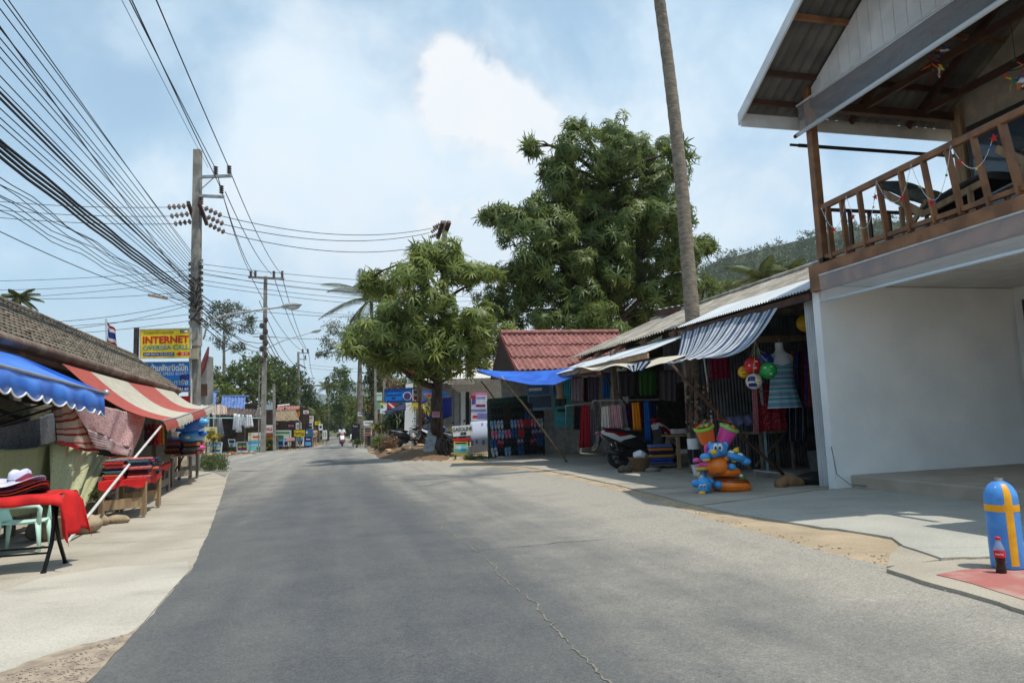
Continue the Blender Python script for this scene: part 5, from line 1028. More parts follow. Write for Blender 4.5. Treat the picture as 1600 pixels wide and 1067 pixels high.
m = M(); m.grid([[at(876+o_, y, 20.2) + np.array([rx*.0185*math.cos(a), .10*math.sin(a), 0]) for a in np.linspace(0, 6.2832, 15)] for y, rx, o_ in ((592, 2.5, 0), (596, 3, 0), (600, 8, 0), (607, 7, 0), (615, 5.5, 0), (624, 7, 0), (632, 7, 0))]); ob('torso_form', m, skin, label='tan mannequin torso under the right end of the blue tarpaulin', cat='mannequin', smooth=True)
cloth('bikini_bottom', 'black shorts on the tan mannequin torso', 'shorts', [(868, 623), (885, 623), (885, 634), (867, 634)], 20.0, COLS[10], 2, .02, nu=8, nv=4)
board('surf_poster', 'blue sea poster hanging behind the sandal rack', 'poster', [(822, 598), (862, 596), (864, 640), (823, 642)], 23.9, pt('greyblue', sr(120, 140, 155)), [(.05, .1, .9, .45, pt('sea', sr(70, 110, 150))), (.1, .2, .6, .3, COLS[3]), (.1, .5, .95, .9, pt('seadark', sr(60, 80, 100)))])
board('reef_poster', 'turquoise reef poster between sandal rack and mannequin legs', 'poster', [(864, 592), (892, 592), (893, 668), (866, 668)], 23.5, pt('reef', sr(60, 140, 140)), [(0, 0, 1, .35, pt('reefsky', sr(40, 100, 160))), (.1, .5, .5, .56, COLS[10]), (.2, .62, .7, .68, COLS[10]), (.1, .78, .6, .84, COLS[8])])
m = M(); m.bar(at(903, 582, 18.5), at(930, 577, 18.1), .05, .09); ob('tube_lamp', m, pt('lampwhite', (.6, .6, .58)), label='unlit white tube lamp under the tin eave', cat='lamp')
# ------------------------------------------------------------------ scooter
def wheel(par, c, R, wd, spokes=5, tyre=None):
    A = (np.array([1.0, 0, 0]), np.array([0, 0, 1.0]), np.array([0, 1.0, 0]))
    m = M(); m.lathe([(R*.70, -wd*.4), (R*.86, -wd*.5), (R*.97, -wd*.3), (R, 0), (R*.97, wd*.3), (R*.86, wd*.5), (R*.70, wd*.4), (R*.66, 0), (R*.70, -wd*.4)], 28, c, A, cap=False); ty = ob('wheel', m, mt('tyre_rubber', (.018, .018, .018), .85, (.05, .045, .04), scale=12), par, smooth=True)
    m = M(); m.lathe([(R*.70, -wd*.32), (R*.62, -wd*.28), (R*.62, wd*.28), (R*.70, wd*.32)], 28, c, A, cap=False); m.lathe([(R*.16, -wd*.5), (R*.16, wd*.5)], 12, c, A)
    for i in range(spokes): a = 6.283*i/spokes; d = np.array([math.cos(a), 0, math.sin(a)]); m.bar(np.asarray(c)+d*R*.12, np.asarray(c)+d*R*.66, R*.16, wd*.35, (0, 1, 0))
    ob('rim', m, mt('dark_alloy', (.10, .10, .105), .4, metal=.6), ty); return ty
def scooter(label, c1, c2, loc, rz, lean=0.0, group=None, name='motor_scooter', scale=1.0, front=None):
    t = thing(name, label, 'scooter', (0, 0, 0), group); blk = mt('scooter_black', (.02, .02, .022), .45, spec=.4); sea = mt('scooter_seat', (.014, .014, .015), .7); chrome = mt('chrome', (.6, .6, .6), .2, metal=1)
    wheel(t, (0, 0, .27), .27, .10); wheel(t, (1.25, 0, .27), .27, .085)
    def side(nm, poly_, y0, y1, mat, bv=.02):
        m = M(); m.prism([(x, y0, z) for x, z in poly_], (0, y1-y0, 0)); o = ob(nm, m, mat, t); bev(o, bv, 3); return o
    side('engine', [(-.06, .20), (.10, .16), (.50, .20), (.52, .40), (.30, .44), (-.02, .34)], -.09, .10, blk)
    side('body', [(-.30, .74), (-.06, .52), (.20, .44), (.55, .34), (.62, .36), (.62, .52), (.40, .70), (.10, .80), (-.28, .82)], -.13, .13, blk, .035)
    for s_ in (-1, 1):
        m = M(); y = s_*.135; m.prism([(-.44, y, .80), (-.38, y, .74), (.02, y, .56), (.10, y, .60), (.42, y, .66), (.30, y, .71), (.02, y, .68), (-.15, y, .77), (-.38, y, .84)], (0, s_*.02, 0)); o = ob('side_panel', m, c1, t); bev(o, .008, 2)
        m = M(); y = s_*.138; m.prism([(-.36, y, .80), (-.12, y, .755), (.03, y, .695), (.22, y, .715), (.12, y, .755), (-.32, y, .835)], (0, s_*.02, 0)); o = ob('trim_panel', m, c2, t)
    side('seat', [(-.34, .83), (-.05, .80), (.18, .76), (.50, .70), (.58, .73), (.45, .79), (.20, .815), (.02, .87), (-.30, .885)], -.12, .12, sea, .03)
    side('floor_board', [(.50, .30), (.95, .30), (1.0, .36), (.52, .36)], -.16, .16, blk)
    side('leg_shield', [(.92, .32), (1.02, .32), (1.14, .62), (1.06, .86), (.98, .88), (1.02, .62)], -.19, .19, blk, .03)
    side('front_cowl', [(.98, .42), (1.06, .40), (1.20, .50), (1.44, .56), (1.42, .66), (1.20, .86), (1.02, .96), (.94, .92), (1.04, .70)], -.16, .16, c1, .05)
    side('cowl_trim', [(1.06, .74), (1.30, .64), (1.36, .66), (1.18, .84), (1.06, .90)], -.165, .165, c2, .03)
    side('head_cowl', [(.90, .98), (1.06, .92), (1.12, .96), (1.02, 1.06), (.92, 1.06)], -.12, .12, c2, .04)
    side('front_fender', [(1.05, .44), (1.12, .55), (1.28, .58), (1.45, .48), (1.52, .36), (1.48, .36), (1.40, .46), (1.26, .53), (1.14, .50), (1.09, .42)], -.06, .06, front or c1, .01)
    for s_ in (-1, 1):
        m = M(); m.ell((1.22, s_*.07, .70), (.075, .045, .04), 10, 6, (np.array([.8, 0, -.6]), np.array([0, 1.0, 0]), np.array([.6, 0, .8]))); ob('headlight', m, mt('headlamp', (.5, .52, .55), .1, spec=.6), t, smooth=True)
        m = M(); m.tube([(.96, s_*.10, 1.0), (.90, s_*.24, 1.03), (.86, s_*.34, 1.03)], [.014, .014, .018], 7); ob('handlebar', m, blk, t)
        m = M(); m.tube([(.93, s_*.20, 1.03), (.93, s_*.26, 1.16), (.92, s_*.30, 1.22)], .007, 5); m.ell((.91, s_*.31, 1.26), (.012, .06, .045), 8, 6); ob('mirror', m, blk, t, smooth=True)
        m = M(); m.tube([(.02, s_*.085, .27), (-.10, s_*.10, .60)], .022, 7); ob('shock', m, chrome, t)
    m = M(); m.tube([(1.25, .05, .27), (1.10, .05, .60)], .025, 7); m.tube([(1.25, -.05, .27), (1.10, -.05, .60)], .025, 7); ob('fork', m, blk, t)
    m = M(); m.tube([(.35, -.13, .22), (.15, -.15, .24), (.02, -.16, .30), (-.34, -.17, .38)], [.02, .03, .055, .06], 10); ob('muffler', m, mt('muffler_black', (.05, .05, .05), .35, metal=.5), t, smooth=True)
    m = M(); m.prism([(-.44, -.09, .78), (-.40, -.09, .62), (-.56, -.09, .40), (-.58, -.09, .42), (-.46, -.09, .64)], (0, .18, 0)); ob('rear_fender', m, blk, t)
    m = M(); m.prism([(-.57, -.11, .42), (-.49, -.11, .56), (-.497, -.11, .565), (-.578, -.11, .425)], (0, .22, 0)); ob('number_plate', m, woodp, t)
    m = M(); m.ell((-.42, 0, .79), (.05, .10, .03), 10, 6); ob('tail_light', m, mt('tail_red', (.35, .01, .01), .15), t, smooth=True)
    m = M(); m.tube([(-.30, -.12, .89), (-.44, -.08, .90), (-.46, 0, .90), (-.44, .08, .90), (-.30, .12, .89)], .012, 6); ob('grab_rail', m, blk, t)
    m = M(); m.bar((.42, .12, .24), (.52, .22, .0), .02, .02); ob('side_stand', m, chrome, t)
    place(t, loc, rz, scale); t.rotation_euler = (lean, 0, rz); return t
sw, sred, ssil = mt('scooter_white', (.72, .73, .74), .25, coat=.4), mt('scooter_red', sr(150, 12, 30), .25, coat=.4), mt('scooter_silver', (.45, .47, .48), .3, metal=.5)
sblu, sbk = mt('scooter_blue', sr(40, 60, 140), .3, coat=.3), mt('scooter_blackpaint', (.03, .03, .035), .25, coat=.4)
scooter('parked white and red scooter seen from its left rear in the shop shade', sw, sred, G(968, 732), .33, -.10, scale=1.08)
# ------------------------------------------------------------------ sandal rack
rk = thing('sandal_rack', 'green meshed sandal rack on brown posts under the blue tarpaulin', 'rack', G(764, 716))
RYL, RYR = 23.2, 24.2
rp = lambda x, y, dy=0.0: at(x, y, RYL + (RYR-RYL)*(x-762)/88 + dy)
m = M(); m.bar(G(764, 717), rp(762, 626), .06, .06); ob('post', m, mt('rust_wood', (.13, .05, .03), .9), rk)
m = M(); m.bar(G(850, 711), rp(846, 620), .06, .06); ob('post', m, mt('rust_wood', (.13, .05, .03), .9), rk)
m = M(); m.grid(bil(rp(762, 623), rp(848, 616), rp(852, 708), rp(764, 714), 10, 8), .02); ob('mesh_panel', m, mt('green_mesh', (.025, .075, .05), .8, (.015, .04, .03), scale=20), rk)
scol = [('black', (.015, .015, .017)), ('dark brown', (.05, .03, .02)), ('pale blue', sr(150, 185, 215)), ('pink', sr(215, 130, 165)), ('blue', sr(50, 105, 165)), ('white', sr(205, 205, 205)), ('maroon', sr(120, 40, 60)), ('violet', sr(90, 70, 120)), ('red and white', sr(190, 60, 60))]
rowc = [[0, 0, 1, 0, 0, 1, 0, 0], [0, 0, 1, 0, 0, 4, 0, 1], [2, 5, 0, 2, 3, 8, 3, 5], [3, 2, 3, 4, 8, 0, 7, 7], [4, 6, 0, 0, 7, 0, 6, 4], [5, 0, 2, 0, 4, 0, 0, 1]]
ordn = ['first', 'second', 'third', 'fourth', 'fifth', 'sixth', 'seventh', 'eighth']
smesh = {}
def sandal_mesh():
    m = M(); 
    for s_ in (-1, 1):
        pts_ = [(s_*.055 + .045*math.cos(a)*(1.0+.18*math.sin(a)), .135*math.sin(a)) for a in np.linspace(0, 6.2832, 15)[:-1]]; m.k = 0; m.prism([(x, 0, z) for x, z in pts_], (0, -.022, 0))
        m.k = 1; m.tube([(s_*.055-.036, -.022, -.01), (s_*.055-.02, -.05, .05), (s_*.055, -.026, .085), (s_*.055+.02, -.05, .05), (s_*.055+.036, -.022, -.01)], .010, 5)
    return m
sm0 = sandal_mesh()
for r_, row in enumerate(rowc):
    for c in range(8):
        k = row[c]; nm, cc = scol[k]; x = 771 + c*10.4 + (r_ % 2)*1.5; y = [638, 651, 664, 679, 693, 706][r_] - c*.55; P0 = rp(x, y, -.06)
        dirx = rp(850, 650)-rp(762, 656); dirx[2] = 0; ang = math.atan2(dirx[1], dirx[0])
        key = k
        if key not in smesh:
            o = ob('sandal_pair', sm0, [pt('sole_'+nm.replace(' ', '_'), cc, .7), pt('strap_%d' % k, [(.06, .06, .06), scol[0][1], scol[4][1], scol[8][1], scol[0][1], scol[4][1], scol[3][1], scol[5][1], scol[8][1]][k], .6)], base=(0, 0, 0)); smesh[key] = o.data
        else: o = bpy.data.objects.new('sandal_pair', smesh[key]); COL.objects.link(o)
        tag(o, '%s sandals, %s pair in %s row of the rack' % (nm, ordn[c], ordn[r_]), 'sandals', 'sandals hanging on the green rack'); o.location = P0.tolist(); o.rotation_euler = (RNG.normal(0, .05), RNG.normal(0, .12), ang); o.scale = (1.12,)*3
# ------------------------------------------------------------------ left: tiled shop house
AL = (np.array([*FL.p, 0]), np.array([*FL.d, 0]), np.array([0, 0, 1.0]))
def lbx(m, v0, v1, u0, u1, z0, z1): return m.box(LS((v0+v1)/2, (u0+u1)/2, (z0+z1)/2), (abs(v1-v0), abs(u1-u0), abs(z1-z0)), AL)
lh = thing('tiled_shop', 'long shop with weathered brown tiled roof along the left pavement', 'shop', LS(-5.5, 16, -.1))
oldt = mt('old_roof_tile', (.20, .165, .125), .95, (.105, .088, .066), scale=9, bump=.5, bscale=30, rnd=.22, dirt=.35)
EV, EZL, RV, RZL, U0, U1 = -4.25, 2.80, -5.65, 3.95, 6.5, 26.3
sdir = (LS(RV, 0, RZL)-LS(EV, 0, EZL)); sl_ = np.linalg.norm(sdir); sdir = sdir/sl_; ndir = np.cross(AL[1], sdir); ndir = ndir if ndir[2] > 0 else -ndir
tw, tl = .21, .155; nrow = int(sl_/tl)+1; ncl = int((U1-U0)/tw)
def tileV(o, jit=0.0):
    """one flat clay tile: pan with a raised rounded edge; o = lower left corner"""
    a = [(0, .012), (.25*tw, .003), (.55*tw, .010), (.80*tw, .026), (tw*.97, .012)]; V = [o + AL[1]*x + ndir*(z+.028) for x, z in a] + [o + AL[1]*x + sdir*(tl*1.18) + ndir*z for x, z in a] + [o + AL[1]*x + ndir*(z-.002) for x, z in a]
    return V, [(i, i+1, i+6, i+5) for i in range(4)] + [(10+i, 11+i, i+1, i) for i in range(4)]
cand = []
for r_ in range(nrow):
    for c in range(ncl):
        u = U0 + tw*c + (tw/2 if r_ % 2 else 0); o = LS(EV, u, EZL) + sdir*tl*r_; d = o-EYE; w_ = d @ _f; x = CX + F*(d @ _r)/w_; y = CY - F*(d @ _u)/w_; cand.append((o, w_, x > -8))
vis = sorted([i for i in range(len(cand)) if cand[i][2]], key=lambda i: cand[i][1])[:300]; vs = set(vis)
tv, tf = tileV(np.zeros(3)); m = M(); m.add(tv, tf); t0 = ob('roof_tile', m, oldt, lh); t0.location = (cand[vis[0]][0]-b0(lh)).tolist(); bm_ = t0.data
BASE0 = np.vstack(m.v); t0.data.vertices.foreach_set('co', BASE0.astype(np.float32).ravel()); t0.data.update()
for i in vis[1:]:
    o = bpy.data.objects.new('roof_tile', bm_); COL.objects.link(o); o.parent = lh; o.location = (cand[i][0]-b0(lh)+RNG.normal(0, .004, 3)).tolist()
m = M()
for i, q in enumerate(cand):
    if i not in vs: v_, f_ = tileV(q[0]+RNG.normal(0, .004, 3)); m.add(v_, f_)
ob('roof_tiles', m, oldt, lh, kind='stuff')
m = M(); m.quad(LS(EV, U0, EZL-.03), LS(EV, U1, EZL-.03), LS(RV, U1, RZL-.03), LS(RV, U0, RZL-.03)); m.quad(LS(RV, U0, RZL), LS(RV, U1, RZL), LS(-8.2, U1, 2.3), LS(-8.2, U0, 2.3)); ob('roof_deck', m, mt('roof_deck', (.06, .05, .042), .9), lh)
for c in range(int((U1-U0)/.34)):
    m = M(); a = LS(RV, U0+.34*c, RZL+.02); m.tube([a, a+AL[1]*.36], [.085, .075], 8); ob('ridge_tile', m, oldt, lh, smooth=True)
gutm = mt('clay_gutter', (.20, .15, .115), .85, (.145, .085, .068), scale=2.2, lo=.42, hi=.6, bump=.3, bscale=25, rnd=.2)
for c in range(int((U1-U0)/.62)):
    m = M(); a = LS(EV+.07, U0+.62*c, EZL-.055); P = [[a + AL[1]*(.615*k) + AL[0]*.085*math.cos(b) + np.array([0, 0, .085*math.sin(b)]) for b in np.linspace(-2.6, 1.3, 9)] for k in (0, .06, .94, 1.0)]
    for j in (0, 3): P[j] = [p + (p-(a+AL[1]*(.615*(0, .06, .94, 1)[j])))*.10 for p in P[j]]
    m.grid(P); ob('gutter_segment', m, gutm, lh, smooth=True)
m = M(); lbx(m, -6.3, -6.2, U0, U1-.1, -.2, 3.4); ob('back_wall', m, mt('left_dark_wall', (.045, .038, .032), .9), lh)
m = M(); m.prism([LS(-4.35, U1-.1, -.2), LS(-8, U1-.1, -.2), LS(-8, U1-.1, 2.3), LS(RV, U1-.1, RZL-.1), LS(-4.35, U1-.1, 2.72)], AL[1]*.06); ob('end_wall', m, mt('end_wall', (.30, .27, .23), .9), lh)
m = M(); lbx(m, -4.36, -4.28, U0, U1, 2.55, 2.72); ob('eave_beam', m, woodd, lh)
for u in (9, 12.4, 15.8, 19.2, 22.6, 25.9):
    m = M(); lbx(m, -4.37, -4.25, u-.06, u+.06, -.2, 2.56); ob('post', m, woodg, lh)
m = M(); lbx(m, -4.3, -4.26, 20.5, 26, 2.3, 2.54); ob('fascia_panel', m, mt('tan_fascia', (.42, .33, .20), .8, (.30, .22, .13), scale=3), lh)
# blue awning with scalloped valance
ba = thing('blue_awning', 'blue vinyl awning with white edged scalloped valance at the left photo edge', 'awning', LS(-3.2, 9, 0))
vbl = mt('blue_vinyl', sr(62, 124, 214), .42, sr(48, 102, 194), scale=2.5, bump=.12, bscale=5, spec=.5)
fz = lambda u: 2.07 - (u-8.2)*.024
m = M(); m.grid([[lerp(LS(-4.2, u, 2.58), LS(-3.0, u, fz(u)), t) + np.array([0, 0, -.05*math.sin(math.pi*t)]) for u in np.linspace(5.5, 12.0, 30)] for t in np.linspace(0, 1, 7)], .004); ob('canopy', m, vbl, ba, smooth=True)
def vbot(u): return fz(u) - .215 - .075*abs(math.sin((u-5.5)*math.pi/.42))**.7 - .02*(u-8)
uu = np.linspace(5.5, 12.0, 280); m = M(); m.grid([[LS(-3.0-.01*math.sin(u*5), u, fz(u)) for u in uu], [LS(-2.985-.015*math.sin(u*6), u, (fz(u)+vbot(u))/2) for u in uu], [LS(-2.975-.02*math.sin(u*6), u, vbot(u)) for u in uu]], .004); ob('valance', m, vbl, ba, smooth=True)
m = M(); m.tube([LS(-2.97-.02*math.sin(u*6), u, vbot(u)) for u in uu], .011, 5); ob('trim', m, pt('trimwhite', (.8, .8, .8)), ba)
m = M(); m.grid([[LS(-3.0, 12.0, fz(12)), LS(-4.2, 12.0, 2.58)], [LS(-3.0, 12.0, vbot(12)), LS(-4.2, 12.0, 2.30)]], .004); ob('end_flap', m, vbl, ba)
m = M(); m.tube([LS(-3.02, 10.55, 1.86), LS(-4.2, 10.2, 1.45)], .016, 6); m.tube([at(-60, 684, 8.4), at(113, 627, 10.6)], .018, 6); ob('strut', m, mt('black_steel', (.03, .03, .032), .4), ba)
m = M(); m.tube([LS(-3.0, 5.5, fz(5.5)-.01), LS(-3.0, 12.1, fz(12.1)-.01)], .02, 7); m.ell(LS(-3.0, 12.12, fz(12.1)), (.05, .05, .05), 8, 6); ob('front_tube', m, steel_g, ba, smooth=True)
# red and white awning
rwm = stripemat('red_white_canvas', [sr(190, 96, 86), sr(208, 200, 182), sr(188, 98, 88), sr(205, 197, 180)], [.20, .27, .25, .28], scale=1.0, dirt=.18, trans=.25)
ra = thing('striped_awning', 'red and cream striped awning sagging over the left pavement stalls', 'awning', LS(-3.4, 18, 0))
front = [at(254, 657, 13.6), at(278, 652, 15.7), at(300, 644, 17.9), at(320, 638, 20.2), at(333, 632, 22.0)]
rear = [FL.V(97, 568, -4.12), FL.V(150, 583, -4.12), FL.V(204, 598, -4.12), FL.V(245, 606, -4.12), FL.V(272, 612, -4.12)]
fi = lambda L_, s_: np.array([np.interp(s_*(len(L_)-1), range(len(L_)), [q[k] for q in L_]) for k in range(3)])
nu, nv = 36, 12; m = M(); m.grid([[lerp(fi(rear, i/nu), fi(front, i/nu), j/nv) + np.array([0, 0, -.20*math.sin(math.pi*j/nv)]) for i in range(nu+1)] for j in range(nv+1)]); ob('canopy', m, rwm, ra, smooth=True, uv=uvs(nu, nv))
nu = 120; m = M(); P = [[fi(front, i/nu) for i in range(nu+1)], [fi(front, i/nu) + AL[0]*.06 - np.array([0, 0, .10+.0*i]) for i in range(nu+1)], [fi(front, i/nu) + AL[0]*.07 - np.array([0, 0, .17+.05*abs(math.sin(i*.5))]) for i in range(nu+1)]]; m.grid(P); ob('valance', m, rwm, ra, smooth=True, uv=uvs(nu, 2))
rw2 = stripemat('red_white_narrow', [sr(205, 198, 182), sr(190, 90, 82), sr(205, 198, 182), sr(150, 70, 66)], [.55, .12, .2, .13], scale=3.0)
nu = 20; m = M(); m.grid([[at(331+24*i/nu, 634 - 3*math.sin(math.pi*i/nu)+2*i/nu, 22.2+2*i/nu) for i in range(nu+1)], [at(331+25*i/nu, 649 - 2*i/nu - 1.5*abs(math.sin(i*.8)), 22+2*i/nu) for i in range(nu+1)]]); ob('end_valance', m, rw2, ra, smooth=True, uv=uvs(nu, 1))
m = M(); m.tube(front, .018, 6); ob('front_tube', m, steel_g, ra)
pole(G(105, 847), at(253, 664, 13.7), .022, mt('pale_pipe', (.62, .61, .58), .5), 'pale metal pole leaning from the pavement to the striped awning corner', name='awning_pole', bend=.004)
pole(G(262, 757)*1.0, at(320, 652, 20.0), .024, woodd, 'dark wooden pole leaning up to the far end of the striped awning', name='awning_pole', bend=.004)
# ------------------------------------------------------------------ hung fabrics
def fab(name, label, cat, px, v, mat, folds=4, amp=.05, nu=40, nv=24, sag=0.0, th=.004):
    P = [FL.V(x, y, q) for (x, y), q in zip(px, v if not np.isscalar(v) else [v]*4)]; ph = RNG.uniform(0, 6); n = AL[0]
    f = lambda s, t: n*amp*(math.sin(s*folds*6.28+ph+t*2)*(.3+.7*t) + .5*math.sin(s*folds*2.7*6.28+ph+t*5)*.6) + np.array([0, 0, -sag*4*s*(1-s)])
    m = M(); m.grid(bil(*P, nu, nv, f), th); u = uvs(nu, nv); return ob(name, m, mat, label=label, cat=cat, smooth=True, uv=np.vstack([u, u]))
olive = stripemat('olive_drape', [sr(120, 115, 90), sr(95, 90, 70), sr(130, 122, 98), sr(60, 58, 48)], [.4, .1, .35, .15], scale=2.2, rot=1.2, wob=.15, trans=.35)
fab('curtain', 'olive brown see through drape in the shade of the blue awning', 'drape', [(-60, 590), (84, 632), (84, 700), (-60, 722)], -4.02, olive, 3, .05, sag=.10)
gpat = spotmat('grey_floral', sr(105, 108, 112), sr(62, 66, 74), 40, .34, spot2=sr(140, 140, 140), scale2=22)
fab('grey_cloth', 'grey small patterned cloth below the olive drape', 'cloth', [(-50, 672), (83, 645), (86, 690), (-40, 712)], -3.90, gpat, 3, .03, sag=.05)
gsh = spotmat('sage_floral', sr(196, 197, 158), sr(150, 148, 112), 26, .16, trans=.35, spot2=sr(165, 160, 122), scale2=40)
fab('sage_cloth', 'pale sage green flowered sheet hanging behind the folding table', 'sheet', [(84, 690), (167, 713), (120, 808), (70, 800)], [-3.6, -3.45, -3.45, -3.6], gsh, 3.5, .08)
fab('sage_cloth', 'darker folded half of the sage sheet at the left photo edge', 'sheet', [(-70, 690), (86, 690), (84, 792), (-70, 800)], -3.70, spotmat('sage_floral2', sr(170, 170, 128), sr(135, 132, 98), 26, .16, trans=.3), 3, .06, sag=.10)
rsh = spotmat('red_keffiyeh', sr(222, 190, 186), sr(176, 72, 82), 46, .36, trans=.3, spot2=sr(200, 130, 132), scale2=80)
fab('red_shawl', 'red and white patterned shawl hanging under the striped awning', 'shawl', [(106, 622), (228, 650), (210, 706), (136, 668)], [-3.35, -3.2, -3.2, -3.35], rsh, 2, .04)
rst = stripemat('red_shawl_border', [sr(225, 205, 200), sr(175, 70, 78), sr(230, 215, 210), sr(160, 60, 70), sr(232, 222, 218), sr(190, 110, 112)], [.28, .10, .2, .08, .24, .10], scale=2.0, rot=math.pi/2, trans=.25)
fab('shawl_border', 'white and red banded lower edge of the patterned shawl', 'shawl', [(136, 668), (210, 702), (208, 716), (152, 700)], [-3.34, -3.19, -3.19, -3.33], rst, 2, .04, nu=24, nv=8)
fab('banded_shawl', 'cream shawl with dark red bands left of the patterned shawl', 'shawl', [(84, 630), (112, 626), (152, 708), (86, 690)], [-3.6, -3.4, -3.4, -3.5], stripemat('banded', [sr(205, 185, 165), sr(150, 55, 60), sr(200, 175, 155), sr(170, 80, 80)], [.42, .18, .25, .15], scale=3.2, rot=math.pi/2+.2, wob=.08, trans=.2), 2, .05)
fab('red_cloth', 'plain bright red cloth strip below the banded shawl', 'cloth', [(88, 688), (122, 695), (128, 704), (90, 692)], -3.42, pt('scarlet', sr(195, 30, 38), .8), 2, .01, nu=10, nv=4)
# ------------------------------------------------------------------ folding table, hats, chair
steelb = mt('black_steel', (.03, .03, .032), .4); scar = mt('scarlet_cloth', sr(200, 34, 32), .75, sr(170, 22, 24), scale=4)
fx = np.array([.965, .26, 0]); fy = np.array([-.26, .965, 0]); tz0 = zg(-4.9, 7.3); fo = np.array([-4.78, 7.34, tz0])
ft = thing('folding_table', 'folding table with crossed black legs and scarlet cloth at left front', 'table', fo)
q = lambda a, b, z: fo + fx*a + fy*b + np.array([0, 0, z])
m = M(); m.box(q(-.55, 0, .725), (1.3, .62, .03), (fx, fy, AL[2])); ob('table_top', m, woodg, ft)
for a in (.0, -1.1):
    m = M(); m.tube([q(a, -.27, 0), q(a, -.08, .26), q(a, -.03, .5), q(a-.02, -.05, .72)], .020, 7); m.tube([q(a+.02, .27, 0), q(a+.02, .06, .26), q(a, .0, .5), q(a-.02, .12, .72)], .020, 7); ob('leg', m, steelb, ft, smooth=True)
    m = M(); m.ell(q(a, -.27, .012), (.03, .03, .014), 8, 5); m.ell(q(a+.02, .27, .012), (.03, .03, .014), 8, 5); ob('foot', m, steelb, ft)
for b, z in ((-.05, .22), (-.1, .17)):
    m = M(); m.tube([q(0, b, z), q(-1.1, b, z)], .011, 6); ob('stretcher', m, steelb, ft)
cs = 40; P = []
def drop(a, b):
    da = max(0, a-.12); db = max(0, abs(b)-.30); z = .762 - da*1.5*(1 if da else 0) - db*.8
    return z + .006*math.sin(a*14+b*9)
m = M(); m.grid([[q(a if a < .12 else .12+(a-.12)*.25 + .045*math.sin(b*15+a*4), (b if abs(b) < .33 else math.copysign(.345+.012*math.sin(a*17), b)), drop(a, b)) for b in np.linspace(-.42, .42, 29)] for a in np.linspace(-1.25, .40, 50)], .004); ob('red_tablecloth', m, scar, label='scarlet cloth draped over the folding table end', cat='tablecloth', smooth=True)
def hat(c, mat, label, s=1.0, tilt=(0, 0), band=None):
    t = thing('cowboy_hat', label, 'hat', c, 'hats piled on the folding table'); c = np.asarray(c, float); m = M(); P = []
    for j, (r, z) in enumerate(((.215, .0), (.20, -.004), (.15, .0), (.105, .01), (.10, .05), (.092, .10), (.07, .118), (.03, .112), (.001, .104))):
        row = []
        for i in range(33):
            a = 6.2832*i/32; curl = .055*max(0, (r-.12)/.1)*(math.cos(a)**2)*1.0 - .03*max(0, (r-.12)/.1)*math.sin(a)**2; x, y = r*s*1.0*math.cos(a)*(1 if r > .11 else .9), r*s*1.2*math.sin(a); row.append(c + np.array([x, y, s*(z + curl + (.016*math.cos(2*a) if .02 < r < .1 and z > .09 else 0)) + tilt[0]*x + tilt[1]*y]))
        P.append(row)
    m.grid(P, .004); ob('felt', m, mat, t, smooth=True)
    m = M(); m.tube([c + np.array([.098*s*math.cos(a)*.95, .12*s*math.sin(a), .03*s]) for a in np.linspace(0, 6.28, 24)], .009, 5); ob('band', m, band or COLS[10], t)
hc = q(-.33, .03, .775)
hat(hc+[0, 0, .0], mt('hat_black', (.03, .025, .03), .9), 'black felt hat with pale edging lowest in the hat pile', 1.05, (.0, 0), COLS[3]); hat(hc+[.02, 0, .028], mt('hat_orange', sr(190, 70, 40), .9), 'orange felt hat second from bottom of the pile', 1.0, (.03, 0)); hat(hc+[.01, .0, .056], mt('hat_plum', sr(120, 45, 70), .9), 'plum felt hat under the pale lilac hat', 1.0, (.05, 0)); hat(hc+[-.02, 0, .105], mt('hat_lilac', sr(205, 205, 232), .9), 'pale lilac cowboy hat on top of the hat pile', 1.0, (.04, 0))
hat(q(-.74, .02, .775), mt('hat_purple', sr(120, 70, 105), .9), 'dusty purple hat cut by the left photo edge', 1.1, (0, 0))
# plastic chair
cp = G(34, 862); ch = thing('plastic_chair', 'pale mint plastic armchair behind the folding table', 'chair', cp); mint = mt('mint_plastic', sr(196, 230, 214), .4, sr(180, 215, 200), scale=3, spec=.4)
ca = .35; X_ = np.array([math.cos(ca), math.sin(ca), 0]); Y_ = np.array([-math.sin(ca), math.cos(ca), 0]); k = .86; cq = lambda a, b, z: cp + (X_*a + Y_*b)*k + np.array([0, 0, z*k])
m = M(); m.grid([[cq(a, b*(1-.1*(a < 0)), .415 + .02*abs(b)*4 - .015*math.sin((a+.24)*6)) for b in np.linspace(-.24, .24, 9)] for a in np.linspace(-.22, .26, 9)], .02); ob('seat', m, mint, ch, smooth=True)
m = M(); m.grid([[cq(-.20 - .14*t - .05*(1-(b/.25)**2), b*(1-.12*t), .40 + .42*t) for b in np.linspace(-.25, .25, 11)] for t in np.linspace(0, 1, 8)], .02); ob('backrest', m, mint, ch, smooth=True)
for sx, sy in ((.24, .24), (.24, -.24), (-.22, .22), (-.22, -.22)):
    m = M(); a, b = cq(sx*1.15, sy*1.12, 0), cq(sx, sy, .42); m.tube([a, lerp(a, b, .5), b], [.024, .034, .046], 6, flat=.6); ob('leg', m, mint, ch, smooth=True)
for sy in (.28, -.28):
    m = M(); m.tube([cq(.25, sy*.9, .40), cq(.27, sy, .60), cq(.24, sy, .645), cq(.0, sy, .655), cq(-.24, sy*.9, .64), cq(-.28, sy*.85, .60)], [.03, .03, .032, .034, .03, .025], 8, flat=.8); ob('armrest', m, mint, ch, smooth=True)
